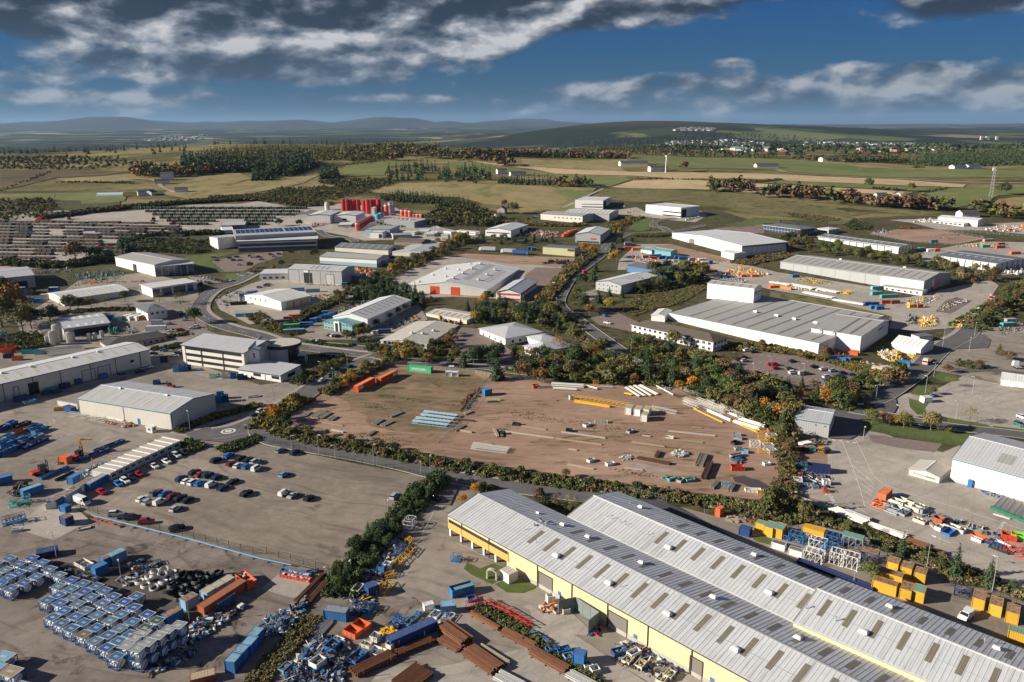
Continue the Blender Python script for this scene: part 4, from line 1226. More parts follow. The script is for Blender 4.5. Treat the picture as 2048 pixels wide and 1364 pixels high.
S.item('red_sign','a',.15,.38,3.4,4.6,m_red);S.band('a',.6,1.8,m_glass,'ribbon_window',.05,.95)
S=Shed('gabled_unit','white gabled unit with blue ribbon window behind row of pines',UC(80,385),UB(1803,405),UC(205,327),base=UC(80,420),h=6.5,rdg='b',rise=2,M=(wwht,rwht,tdrk))
S.band('a',3.2,4.2,m_glassb,'ribbon_window',.05,.95);S.item('dark_door','b',.5,.65,0,5,blk)
S=Shed('primrose_shed','flat roofed pale yellow green shed beside orange autumn trees',UC(545,503),UC(313,489),UC(570,495),base=UC(545,560),flat=1,wall=m_wall_yg,roof=rdrk,Lb=14)
S.item('brown_sign','a',.02,.22,4.2,6,surf('brown_sign_board',(.13,.04,.03)),d1=.2)
Shed('blue_walled_shed','low blue shed with wide slate roof in front of stacked containers',UC(1232,680),UC(932,627),UC(1350,640),h=6,rise=1.5,M=(m_wall_bb,rdrk,m_wall_bb))
S=Shed('teal_shed','small teal shed with green roof sheets behind blue container rows',UC(1250,525),UC(1122,508),UC(1327,520),h=4.6,rise=1,M=(m_wall_t,m_wall_t,m_trim_t))
S.lights('f',5,.05,.95,.8,.1,.9,rdrk)
Shed('cream_hut','small cream hut with teal roof left of teal shed',UC(1110,515),UC(1035,505),UC(1165,503),h=3.4,rise=.8,M=(wcrm,m_wall_t,m_trim_t))
S=Shed('grey_office_shed','grey shed with small square windows half hidden by dark green trees',UC(890,770),UC(720,737),UC(1150,702),base=UC(885,838),rdg='b',rise=1.8,M=(wgry,rwht,tdrk))
S.wins('a',5,.1,.95,1,4.4,5.4);S.wins('a',5,.1,.95,1,1.4,2.4);S.lights('f',4,.35,.75,.8,.3,.85)
S=Shed('red_trimmed_office','two storey white office with red window bands and grey pitched roof',UC(148,830),UB(1935,885),UC(270,745),base=UC(150,893),rdg='b',rise=2.2,M=(wwht,rslv,tdrk))
for z in(.8,4):
 S.band('a',z,z+1.4,m_red,'red_band',.03,.97);S.wins('a',6,.04,.96,1.6,z+.15,z+1.25,frame=twht)
 S.band('b',z,z+1.4,m_red,'red_band',.03,.97,d1=.04);S.wins('b',9,.04,.96,1.4,z+.15,z+1.25,frame=twht)
PW=Shed('broad_pale_warehouse','broad pale warehouse with two red shutters facing an empty yard',UB(1865,867),UB(1222,830),(1038.8,537.7),base=UB(1865,928),rdg='b',rise=4.2,M=(wcrm,rwht,twht))
PW.door('a',.375,6,6,m_door_r,frame=m_door_r);PW.door('a',.625,6,6,m_door_r,frame=m_door_r);PW.item('plinth','a',0,1,PW.z0,.9,m_brick,-.02,.08)
for q0,q1,n,a0,a1 in((.62,.78,22,.2,.95),(.15,.35,10,.25,.8)):PW.lights('f',n,a0,a1,.9,q0,q1)
for i in range(6):PW.vent('b',PW.L*(.1+.16*i),.25+.5*(i%2),1.6)
for i in range(7):PW.vent('f',PW.L*(.15+.12*i),.45 if i%2 else .95,1.6)
TS=Shed('teal_fronted_shed','long white shed with black rooflights behind a teal office front',UB(912,1098),UB(660,1072),UB(1265,948),base=UB(930,1185),rdg='b',rise=2.6)
TS.lights('f',9,.06,.96,.8,.25,.8);TS.item('plinth','b',0,1,TS.z0,.8,tgry)
TO=Shed('teal_office','two storey teal office with white window bands and glazed entrance',UB(808,1148),UB(580,1113),UB(912,1104),base=UB(808,1215),rdg='b',rise=1.9,M=(m_wall_t,m_wall_t,m_trim_t))
for z in(1,4):
 TO.wins('a',9,.02,.98,1.3,z,z+1.3,panes=2);TO.wins('b',4,.02,.98,1.3,z,z+1.3)
TO.item('white_entrance','a',.42,.6,0,6.2,twht,d1=.8);TO.item('entrance_glass','a',.46,.56,.2,5.4,m_glass,d1=.9)
S=Shed('tan_roofed_workshop','workshop with broad tan roof and low white glazed front by road',MB_(1340,185),MB_(1003,147),MB_(1575,42),base=MB_(1340,222),rdg='b',rise=1.6,M=(wcrm,m_roof_t,twht))
S.wins('a',10,.05,.95,1.6,1.2,2.5,frame=tdrk)
S.vent('b',S.L*.3,.9,1.3);S.vent('f',S.L*.35,.7,1.3);S.vent('f',S.L*.55,.5,1.3)
S=Shed('low_store_shed','low pale store shed with brown rooflights and yellow racks before it',UB(1708,1105),UB(1388,1052),UB(1762,1047),base=UB(1708,1135),rise=1,M=(wcrm,m_roof_t,twht))
S.lights('f',6,.05,.95,.9,.2,.85)
S=Shed('white_depot','white depot with yellow shutters on its shaded side',UB(248,962),UB(-42,908),UB(402,900),base=UB(250,1030),rdg='b',rise=2.3)
S.door('b',.3,5,4.6,m_door_y);S.door('b',.55,5,4.6,m_door_y);S.door('b',.8,5,4.6,m_door_y)
S.wins('a',4,.35,.9,1.3,4,5);S.item('yellow_door','a',.6,.66,0,2.4,m_door_y);S.lights('f',8,.1,.95,.6,.2,.9,m_lightp)
S=Shed('tall_grey_factory','tall grey factory with open black door and small dark rooflights',UB(727,718),UB(298,698),UB(778,680),base=UB(727,832),rise=1.6,M=(wgry,rslv,tgry))
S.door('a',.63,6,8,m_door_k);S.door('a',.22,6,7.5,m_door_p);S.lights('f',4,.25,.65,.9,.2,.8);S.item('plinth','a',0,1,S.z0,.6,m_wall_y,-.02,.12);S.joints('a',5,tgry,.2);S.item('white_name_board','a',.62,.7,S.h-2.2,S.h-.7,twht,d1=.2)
Shed('grey_lean_to','slate grey lean-to on right end of tall grey factory',UB(862,755),UB(772,745),UB(892,740),base=UB(862,803),rise=.7,M=(m_wall_dg,rslv,tgry))
S=Shed('white_reception','white stepped reception block at left end of tall grey factory',UB(298,735),UB(215,720),UB(330,700),base=UB(298,785),flat=1,wall=wwht,roof=rwht,La=20)
S.wins('a',4,.05,.95,2.5,1,2.6)
S=Shed('blue_and_white_unit','white unit with pale blue lower wall and grey roof',UB(1000,627),UB(548,602),UB(1080,592),base=UB(1000,690),rise=1.8,M=(wwht,rgry,tdrk))
S.band('a',S.z0,S.h*.48,m_wall_b,'blue_band');S.band('b',S.z0,S.h*.48,m_wall_b,'blue_band');S.item('dark_door','b',.3,.6,0,4,m_wall_dg)
S=Shed('solar_roofed_unit','cream unit with slate roof striped by pale rooflights',UB(1090,550),UB(668,527),UB(1168,522),base=UB(1090,592),rise=2.2,M=(wcrm,rdrk,tdrk))
S.lights('f',7,.03,.97,.5,.05,.95,m_lightp);S.item('dark_door','b',.35,.6,0,4.5,blk)
Shed('link_building','long low silver roofed building linking cream unit to trees',UB(1370,575),UB(1168,548),UB(1560,500),h=3.6,rdg='b',rise=1,M=(wcrm,rslv,twht))
S=Shed('brown_terrace','brown two storey terrace with tiled roof beside factory road',UB(1355,492),UB(1135,480),UB(1362,470),base=UB(1355,528),rise=1.8,wall=surf('brown_harling',(.2,.15,.11),var=.1),roof=m_tile,trim=tdrk)
S.wins('a',10,.03,.97,1,1,2.1);S.wins('a',10,.03,.97,1,3.4,4.5)
LO=Shed('solar_office','long three storey office with dark ribbon glazing and pale roof edge',UB(528,462),UA(1872,482),UB(548,432),base=UB(528,545),rise=1,rpos=.9,M=(m_wall_dg,rwht,twht),over=1.2)
for z in(1,4.6,8.2):
 if z+1.8<LO.h:LO.band('a',z,z+1.9,m_glassb,'ribbon_glazing',.02,.98,.1)
for z in(3.4,7):LO.band('a',z,z+.9,twht,'spandrel',0,1,.16)
LR=Shed('solar_office_roof_block','upper rear block of long office carrying rows of solar panels',UB(512,408),UA(1852,440),UB(470,372),h=3.5,z0=LO.N.z+LO.h+.6,rise=1.2,rpos=.95,M=(wgry,rslv,twht),over=.6)
for i in range(16):LR.rooflight('f',LR.L*(.03+.06*i+(.02 if i>5 else 0)),LR.L*.052,.3,.9,m_solar,'solar_panel',.12)
Shed('white_gable_block','plain white block at left end of long office',UA(1722,458),UA(1662,447),UA(1870,440),base=UA(1722,548),flat=1,wall=wwht,roof=rslv)
S=Shed('glass_fronted_workshop','grey roofed workshop with a blue door and mirrored glass lean-to',UA(1225,668),UA(905,605),UA(1440,620),base=UA(1228,762),rise=1.6,M=(wwht,rgry,tgry))
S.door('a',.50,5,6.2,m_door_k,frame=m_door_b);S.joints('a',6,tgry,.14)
S=Shed('glass_lean_to','mirrored glass reception with thin flat roof beside grey workshop',UA(1228,682),UA(1222,672),UA(1520,660),base=UA(1228,764),flat=1,wall=m_glassb,roof=rslv,La=9,over=.8)
S.joints('b',6,twht,.2,'glazing_bar')
S=Shed('long_low_shed','long low shed with striped pale roof behind a row of small trees',UA(1015,868),UA(500,942),UA(970,810),base=UA(1017,907),rise=1.3,M=(wcrm,rwht,twht))
S.lights('f',10,.15,.85,1.2,.2,.8,m_lightp)
S=Shed('curved_glass_office','white office with curved roof edge and tall blue windows',UA(1207,852),UA(1130,822),UA(1545,802),base=UA(1207,927),flat=1,wall=wwht,roof=rwht,over=.9)
for t0,t1 in((.0,.16),(.2,.42),(.46,.74),(.78,.92)):S.item('blue_glazing','b',t0,t1,.3,S.h-1.1,m_glassb)
S=Shed('edge_workshop','grey workshop with open dark doorway cut by left edge',UA(285,748),UA(-120,760),UA(215,683),base=UA(285,842),rise=1.3,M=(wgry,rslv,tdrk))
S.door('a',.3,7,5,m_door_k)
BR=Shed('tank_yard_shed','open sided shed with patched silver roof beside steel tanks',UA(875,1125),UA(500,1172),UA(800,1048),base=UA(875,1185),rise=.9,M=(wgry,rslv,tdrk))
BR.lights('f',5,.05,.95,1.6,.1,.4,twht);BR.lights('b',5,.05,.95,1.6,.1,.8,twht);BR.item('painted_dark_front','a',.03,.97,BR.z0,BR.h-1.2,m_door_k)  # the black front panel paints the shade inside the open side
S=Shed('small_hip_office','small two storey white office with blue grey hipped roof',UA(1170,1045),UA(1070,1000),UA(1318,1025),base=UA(1170,1112),rdg='b',rise=1.8,hip=1,M=(wwht,rdrk,twht),over=.6)
S.wins('a',3,.1,.9,1,3.8,4.8);S.wins('b',3,.1,.9,1.2,3.8,4.8,frame=tdrk)
S=Shed('dark_roofed_bungalow','long single storey block with dark tiled roof in front of steel tanks',UA(850,1310),UA(772,1268),UA(1310,1232),h=3,rdg='b',rise=2,hip=1,M=(m_block,m_tiled,tdrk),over=.6)
S.wins('b',7,.25,.98,1.5,.9,2.1,frame=twht)
Shed('pipe_yard_shed','grey shed with silver roof in middle of pipe yard',UA(1930,372),UA(1727,372),UA(1950,325),base=UA(1930,392),h=5,rise=1.4,M=(m_wall_dg,rslv,tgry))
Shed('white_tent','small white tent shelter in front of pipe yard shed',UA(1835,392),UA(1752,392),UA(1815,375),h=3,rise=2,M=(wwht,twht,twht))
Shed('white_plant_shed','white plant shed with dark roof edge, left of two by red silos',SI(415,345),SI(145,330),SI(550,287),base=SI(415,465),rdg='b',rise=1.3,M=(wwht,rwht,tdrk))
S=Shed('white_plant_shed','white plant shed with dark roof edge, right of two by red silos',SI(765,350),SI(490,337),SI(888,302),base=SI(765,447),rdg='b',rise=1.3,M=(wwht,rwht,tdrk))
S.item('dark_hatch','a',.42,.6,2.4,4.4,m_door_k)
Shed('grey_gabled_store','grey gabled store at left of chemical works',SI(120,335),SI(10,315),SI(260,290),base=SI(120,375),rdg='b',rise=1.5,M=(wgry,rgry,tdrk))
Shed('blue_grey_lab','blue grey flat roofed laboratory in front of red silos',SI(1230,545),SI(918,530),SI(1360,490),base=SI(1230,640),flat=1,parapet=.3,M=(m_wall_b,rgry,tdrk))
S=Shed('white_lab_wing','white glazed wing on front of blue grey laboratory',SI(1128,582),SI(952,580),SI(1225,545),base=SI(1128,664),flat=1,parapet=.2,M=(wwht,rwht,tdrk))
S.item('dark_window','a',.05,.3,.5,S.h-1.5,m_glass)
Shed('slatted_shed','low shed with pale slatted roof among works yards',SI(1530,625),SI(1270,618),SI(1600,580),base=SI(1530,665),h=4,rise=.8,M=(wgry,rgry,twht))
Shed('silo_canopy_building','dark roofed building behind row of tan silos',SI(1560,440),SI(1150,405),SI(1665,385),h=6,rise=1.2,M=(m_wall_dg,rgry,tgry))
Shed('tank_store','low silver store between two white plant sheds and road',SI(700,475),SI(530,465),SI(740,440),base=SI(700,510),flat=1,wall=wgry,roof=rwht)
cab=[(1700,610,1830,600,1860,570),(1770,565,1860,590,1900,560),(1930,610,2020,615,2048,600),(1620,560,1750,560,1790,535),(1400,575,1560,580,1620,560),(1960,560,2060,575,2100,560)]
for i,(x0,y0,x1,y1,x2,y2)in enum(cab):
 S=Shed('site_cabin','%s white site cabin from left in yard right of silos'%nth(i),SI(x1,y1),SI(x0,y0),SI(x2,y2),h=5.2 if i in(2,)else 3,flat=1,wall=wcrm,roof=rwht,gp='site cabins by chemical works')
 S.wins('a',3,.1,.9,1.4,1,2)
S=Shed('terrace_of_cabins','row of joined white cabins along back of works yard',UB(1775,412),UB(1620,400),UB(1780,398),h=3,flat=1,wall=wwht,roof=rwht,Lb=8)
S.wins('a',10,.02,.98,1.2,1,2)
def sil(p,topy,r,mat,band=None,name='silo',lbl='',gp=None,rail=1,legs=False):
 b=G(p);hgt=HT(p,(p[0],topy))
 o=empty(name,b,0,lbl,'silo',gp)
 mb=MB();mb.lathe([(r,-.5),(r,hgt-r*.35),(r*.6,hgt-r*.05),(.2,hgt)],14);mb.obj('shell',mat,o)
 if band:
  mb=MB();mb.lathe([(r+.04,hgt*.80),(r+.04,hgt*.88)],14);mb.obj('painted_band',band,o)
 if rail:
  mb=MB()
  for i in range(8):
   a=i*pi/4
   mb.bar((r*.9*cos(a),r*.9*sin(a),hgt-r*.3),(r*.9*cos(a),r*.9*sin(a),hgt+1),.08)
   a2=a+pi/4
   mb.bar((r*.9*cos(a),r*.9*sin(a),hgt+1),(r*.9*cos(a2),r*.9*sin(a2),hgt+1),.08)
  mb.obj('guard_rail',m_steel,o)
 return o
m_silo_r=surf('crimson_silo',(.42,.025,.035),var=.12,scale=.5,ro=.5)
m_silo_o=surf('orange_red_silo',(.52,.11,.06),var=.12,scale=.5,ro=.5)
m_silo_p=surf('mauve_silo',(.42,.26,.38),var=.12,scale=.5,ro=.5)
m_silo_t=surf('tan_silo',(.42,.22,.09),var=.15,scale=.5,ro=.6)
m_silo_w=surf('pale_silo',(.55,.52,.47),var=.12,scale=.5,ro=.6)
m_silo_b=surf('blue_tank',(.10,.32,.48),var=.12,scale=.5,ro=.5)
for i,(x,yb,yt)in enum(((597,285,125),(648,285,125),(696,282,127),(746,282,129),(797,282,129))):
 sil(SI(x,yb),SI(x,yt)[1],2.6,m_silo_r,lbl='tall crimson silo, %s from left in left row of five'%nth(i),gp='tall crimson silos')
for i,(x,yb,yt)in enum(((880,320,140),(930,325,128),(978,305,128),(1027,300,126),(1077,310,124))):
 sil(SI(x,yb),SI(x,yt)[1],2.6,m_silo_r,lbl='tall crimson silo, %s from left in right row of five'%nth(i),gp='tall crimson silos')
for i,(x,yb,yt,m,r)in enum(((1140,320,200,m_silo_o,2.2),(1185,350,185,m_silo_o,2.6),(1235,350,165,m_silo_p,2.5),(1270,325,165,m_silo_p,2))):
 sil(SI(x,yb),SI(x,yt)[1],r,m,twht,lbl='%s banded silo from left beside tall crimson rows, %s'%(nth(i),('orange red','orange red','mauve','mauve')[i]),gp='banded silos')
for i,(x,yb,yt,m)in enum(((1232,440,372,m_silo_r),(1285,455,378,m_silo_t),(1343,462,378,m_silo_t),(1400,475,382,m_silo_t),(1456,480,385,m_silo_t),(1510,490,392,m_silo_w),(1545,490,395,m_silo_w))):
 sil(SI(x,yb),SI(x,yt)[1],2.6 if i<5 else 1.5,m,lbl='%s silo from left in front row before dark roofed building'%nth(i),gp='front row of tan silos')
for i,(x,yb,yt)in enum(((1400,355,265),(1455,365,265),(1508,372,275),(1558,372,320),(1610,378,322),(1660,383,325))):
 sil(SI(x,yb),SI(x,yt)[1],2.5,m_silo_o,twht,lbl='%s red and white banded silo from left behind dark roofed building'%nth(i),gp='red and white banded silos')
for i in range(9):
 f=i/8
 x=788+(975-788)*f;yb=555+(425-555)*f;yt=440+(345-440)*f
 sil(SI(x,yb),SI(x,yt)[1],2.5-.5*f,m_silo_o if i==0 else m_silo_r,twht,lbl='dull red tank, %s from near end of slanting row of nine'%nth(i),gp='slanting row of red tanks')
sil(SI(375,275),SI(375,165)[1],3,m_silo_w,lbl='single pale silo left of crimson rows')
sil(SI(1062,400),SI(1062,325)[1],3,m_silo_b,lbl='squat blue tank, nearer of pair by crimson silos',gp='blue tanks',rail=0)
sil(SI(1105,380),SI(1105,305)[1],3,m_silo_b,lbl='squat blue tank, farther of pair by crimson silos',gp='blue tanks',rail=0)
Shed('tall_white_tank_house','tall narrow white tank house before crimson silos',SI(1020,245),SI(962,250),SI(1045,232),base=SI(1020,360),flat=1,wall=wwht,roof=rwht)
m_ss=surf('stainless_tank',(.45,.43,.40),var=.12,scale=.4,ro=.4,metal=.4)
for i,(x,yb,yt,r,p)in enum(((460,1275,1130,4.4,'tall steel tank, tallest at tank yard corner'),(420,1300,1185,3.2,'shorter steel tank in front of tallest'),(560,1275,1185,4.3,'wide steel tank right of tallest'),(375,1300,1225,1.9,'small steel tank at fence, left of tall ones'),(705,1265,1205,2.3,'steel tank under shed edge, left of three'),(752,1258,1200,2,'steel tank under shed edge, middle of three'),(805,1240,1185,2,'steel tank under shed edge, right of three'))):
 sil(UA(x,yb),UA(x,yt)[1],r*.55,m_ss,name='steel_tank',lbl=p,gp='steel storage tanks',rail=(r>4))
 # VEGETATION
def leaf_mat(name,attr=False):
 m,t=newmat(name)
 if attr:
  col=t.n('ShaderNodeAttribute',attribute_name='tint').outputs['Color']
  k0=1
 else:
  oi=t.n('ShaderNodeObjectInfo')
  col=oi.outputs['Color']
 at=t.n('ShaderNodeAttribute',attribute_name='shade').outputs['Fac']
 oc=t.n('ShaderNodeTexCoord').outputs['Object']
 n=t.noise(oc,.45,3,.6)
 k=t.mul(t.plus(at,.62),t.plus(t.mul(n,1.3),.25))
 c=t.n('ShaderNodeVectorMath',{0:col,'Scale':k},operation='SCALE').outputs[0]
 bs=t.n('ShaderNodeBsdfPrincipled',{'Base Color':c,'Roughness':.8,'Specular IOR Level':.15})
 t.n('ShaderNodeOutputMaterial',{'Surface':bs.outputs[0]})
 return m
m_leaf=leaf_mat('foliage')
m_leafs=leaf_mat('foliage_mass',True)
m_bark=surf('bark',(.13,.105,.08),var=.3,scale=1,ro=.95)
rs=np.random.RandomState(5)
def leaf_quads(cent,nrm,size,rs):
 n=len(cent)
 r=rs.normal(size=(n,3));r/=np.linalg.norm(r,axis=1)[:,None]
 nn=nrm+r*.75;nn/=np.linalg.norm(nn,axis=1)[:,None]
 u=np.cross(nn,rs.normal(size=(n,3)));u/=np.linalg.norm(u,axis=1)[:,None]
 v=np.cross(nn,u)
 s=size[:,None]
 a=rs.uniform(.75,1.25,(n,1));b=rs.uniform(.5,.95,(n,1))
 V=np.stack([cent-u*s*a,cent-v*s*b,cent+u*s*a,cent+v*s*b],1)
 return V.reshape(-1,3)
def quads_mesh(name,V,shade,mat,tint=None,extra=None):
 n=len(V)//4
 me=D.meshes.new(name)
 me.vertices.add(4*n);me.vertices.foreach_set('co',V.astype(np.float32).ravel())
 me.loops.add(4*n);me.loops.foreach_set('vertex_index',np.arange(4*n,dtype=np.int32))
 me.polygons.add(n)
 me.polygons.foreach_set('loop_start',np.arange(0,4*n,4,dtype=np.int32))
 me.polygons.foreach_set('loop_total',np.full(n,4,dtype=np.int32))
 a=me.attributes.new('shade','FLOAT','FACE');a.data.foreach_set('value',shade.astype(np.float32))
 if tint is not None:
  c=me.attributes.new('tint','FLOAT_COLOR','FACE')
  c.data.foreach_set('color',np.concatenate([tint,np.ones((n,1))],1).astype(np.float32).ravel())
 me.materials.append(mat)
 me.update()
 return me
def crown_round(seed,h,w,base=.22,clumps=46,per=22,leaf=.34,gap=.0,rag=.28):
 rs=np.random.RandomState(seed)
 C=[];N=[];S=[];K=[]
 for i in range(clumps):
  d=rs.normal(size=3);d/=np.linalg.norm(d)
  if d[2]<-.5:d[2]*=-.6
  rr=rs.uniform(.45,1)**.5*rs.uniform(1-rag,1.05)
  c=np.array([d[0]*w/2*rr,d[1]*w/2*rr,h*(base+(1-base)*.5)+d[2]*h*(1-base)*.46*rr])
  cr=w*rs.uniform(.11,.19)
  k=rs.uniform(.45,1.1)
  p=rs.normal(size=(per,3));p/=np.linalg.norm(p,axis=1)[:,None]
  C.append(c+p*cr*rs.uniform(.55,1.05,(per,1)));N.append(p+d*.4);S.append(rs.uniform(.7,1.3,per)*leaf);K.append(k*rs.uniform(.75,1.2,per))
 C=np.concatenate(C);N=np.concatenate(N);S=np.concatenate(S);K=np.concatenate(K)
 N/=np.linalg.norm(N,axis=1)[:,None]
 return leaf_quads(C,N,S,rs),K
def crown_cone(seed,h,w,base=.06,tiers=13,leaf=.38,dens=1,pw=1):
 rs=np.random.RandomState(seed)
 C=[];N=[];S=[];K=[]
 for i in range(tiers):
  f=i/(tiers-1)
  z=h*(base+(1-base)*f);r=w/2*(1-f)**pw*rs.uniform(.8,1.1)+.12
  nb=max(3,int((5+9*(1-f))*dens));a0=rs.uniform(0,6.28)
  for j in range(nb):
   a=a0+6.283*j/nb+rs.uniform(-.2,.2);rl=r*rs.uniform(.7,1.15)
   k=rs.uniform(.5,1.1);m=max(2,int(rl/leaf*2.2))
   t=rs.uniform(.25,1,m)
   p=np.stack([np.cos(a)*rl*t,np.sin(a)*rl*t,z-rl*.28*t+rs.uniform(-.15,.15,m)*h/tiers],1)
   p+=rs.normal(size=p.shape)*leaf*.35
   C.append(p);nn=np.stack([np.cos(a)*np.ones(m),np.sin(a)*np.ones(m),np.ones(m)*.7],1);N.append(nn/np.linalg.norm(nn,axis=1)[:,None])
   S.append(rs.uniform(.7,1.3,m)*leaf*(1.1-.5*f));K.append(k*rs.uniform(.8,1.15,m))
 C=np.concatenate(C);N=np.concatenate(N);S=np.concatenate(S);K=np.concatenate(K)
 return leaf_quads(C,N,S,rs),K
def trunk_mesh(name,h,r,seed,limbs=5,top=.8):
 rs=random.Random(seed);mb=MB()
 x=y=0;px,py,pz=0,0,-.4;pr=r*1.3
 segs=4
 for i in range(1,segs+1):
  z=h*top*i/segs;nx,ny=x+rs.uniform(-.02,.02)*h,y+rs.uniform(-.02,.02)*h
  nr=r*(1-.75*i/segs)
  mb.cyl((px,py,pz),(nx,ny,z),pr,nr,n=6,cap=False)
  if i>=1:
   for _ in range(2 if limbs else 0):
    a=rs.uniform(0,6.28);l=h*rs.uniform(.16,.28)
    mb.cyl((nx,ny,z-.2),(nx+l*cos(a),ny+l*sin(a),z+l*.75),nr*.6,nr*.15,n=4,cap=False)
  px,py,pz,pr=nx,ny,z,nr;x,y=nx,ny
 return mb.mesh(name,m_bark)
TREES={}
def mk(kind,n,fn,th,tr,limbs=5,top=.8):
 TREES[kind]=[]
 for i in range(n):
  V,K=fn(i)
  TREES[kind].append((quads_mesh('crown',V,K,m_leaf),trunk_mesh('trunk',th,tr,i,limbs,top)))
mk('broad',5,lambda i:crown_round(10+i,10,9+(i%3),clumps=62,per=26,leaf=.36),10,.28)
mk('tall',3,lambda i:crown_round(30+i,10,6.4+(i%2),base=.12,clumps=56,per=26,leaf=.34),10,.25)
mk('sparse',3,lambda i:crown_round(50+i,10,9.5,base=.25,clumps=52,per=12,leaf=.26,rag=.15),10,.24)
mk('spruce',4,lambda i:crown_cone(70+i,10,5.2+(i%3)*.5,leaf=.30,tiers=15),10,.2,0,.95)
mk('pine',3,lambda i:crown_cone(90+i,10,6.8,base=.12,tiers=10,leaf=.42,pw=.62),10,.24,0,.9)
mk('bush',5,lambda i:crown_round(110+i,10,13+2*(i%3),base=-.05,clumps=34,per=20,leaf=.8,rag=.35),4,.3)
TINT={'olive':(.105,.105,.032),'green':(.068,.095,.028),'dark':(.042,.062,.028),'pine':(.048,.072,.036),'brown':(.125,.092,.045),'rust':(.19,.105,.035),'orange':(.34,.16,.025),'yellow':(.24,.19,.040),'tan':(.18,.145,.08),'gorse':(.064,.072,.026),'khaki':(.135,.125,.048),'redbrown':(.125,.072,.042),'grey':(.17,.145,.11)}
CNAME={'olive':'olive green','green':'mid green','dark':'very dark green','pine':'dark blue green','brown':'brown','rust':'rust brown','orange':'bright orange','yellow':'yellow','tan':'pale tan','gorse':'dark olive','khaki':'khaki','redbrown':'red brown','grey':'bare greyish'}
KNAME={'broad':'broadleaf tree','tall':'upright broadleaf tree','sparse':'thin crowned tree','spruce':'spruce','pine':'bushy pine','bush':'rounded bush'}
ntree=[0]
CAT={'bush':'bush','spruce':'conifer','pine':'conifer'}
def tree(p,h,kind='broad',tint='olive',lbl='',gp=None,world=None,wsc=1,parts=1):
 b=G(p)if world is None else world
 i=ntree[0];ntree[0]+=1
 cr,tk=TREES[kind][i%len(TREES[kind])]
 s=h*.9/10
 nm={'spruce':'spruce_tree','pine':'pine_tree','bush':'bush'}.get(kind,'tree')
 c=TINT[tint];j=RU(.8,1.22)
 c=(c[0]*j*RU(.9,1.12),c[1]*j,c[2]*j)
 if not parts:
  o=inst(nm,cr,b,RU(0,6.28),(s*wsc,s*wsc,s),None,c)
  return tag(o,lbl,CAT.get(kind,'tree'),gp)
 r=empty(nm,b,RU(0,6.28),lbl,CAT.get(kind,'tree'),gp)
 inst('crown',cr,(0,0,0),0,(s*wsc,s*wsc,s),r,c)
 inst('trunk'if kind!='bush'else'stems',tk,(0,0,0),0,s,r)
 return r
def TR(s):
 for r in s.split('\n'):
  z,x,y,h,k,t,*l=r.split()
  tree(globals()[z](float(x),float(y)),float(h),k,t,' '.join(l))
def inpoly(x,y,poly):
 c=False;n=len(poly)
 for i in range(n):
  x1,y1=poly[i];x2,y2=poly[(i+1)%n]
  if(y1>y)!=(y2>y)and x<(x2-x1)*(y-y1)/(y2-y1)+x1:c=not c
 return c
def scatter(poly,n,mind,maxtry=60):
 W=[G(p).to_2d()for p in poly]
 Wt=[(p.x,p.y)for p in W]
 x0=min(p[0]for p in Wt);x1=max(p[0]for p in Wt);y0=min(p[1]for p in Wt);y1=max(p[1]for p in Wt)
 out=[];tries=0
 while len(out)<n and tries<n*maxtry:
  tries+=1
  x=RU(x0,x1);y=RU(y0,y1)
  if not inpoly(x,y,Wt):continue
  if any((x-a)**2+(y-b)**2<mind*mind for a,b in out):continue
  out.append((x,y))
 return out
_lumpf=[]
for i in range(4):
 V,K=crown_round(260+i,10,9.5,base=-.05,clumps=40,per=18,leaf=.45,rag=.35);_lumpf.append((V,K))
_bush=[]
for i in range(4):
 V,K=crown_round(200+i,2,2.6,base=-.1,clumps=12,per=9,leaf=.26,rag=.4);_bush.append((V,K))
_coni=[]
for i in range(4):
 V,K=crown_cone(220+i,10,5,tiers=6,leaf=.95,dens=.55);_coni.append((V,K))
_lump=[]
for i in range(4):
 V,K=crown_round(240+i,10,10,base=-.05,clumps=11,per=7,leaf=1.35,rag=.35);_lump.append((V,K))
def mass(name,lbl,pts,lib,hr,tints,unit,zoff=-.2,squash=1):
 if isinstance(tints,str):tints=tints.split()
 Vs=[];Ks=[];Ts=[]
 for x,y in pts:
  V,K=RC(lib)
  s=RU(*hr)*(1 if hr[1]<2 else .85)/unit;a=RU(0,6.28);w=s*RU(.8,1.25)
  ca,sa=cos(a),sin(a)
  Q=np.stack([(V[:,0]*ca-V[:,1]*sa)*w+x,(V[:,0]*sa+V[:,1]*ca)*w+y,V[:,2]*s*squash+zt(x,y)+zoff],1)
  c=np.array(TINT[RC(tints)])*RU(.75,1.25)
  Vs.append(Q);Ks.append(K);Ts.append(np.tile(c,(len(K),1)))
 if not Vs:return
 V=np.concatenate(Vs)
 o=inst(name,quads_mesh(name,V,np.concatenate(Ks),m_leafs,np.concatenate(Ts)))
 return tag(o,lbl,None,None,'stuff')
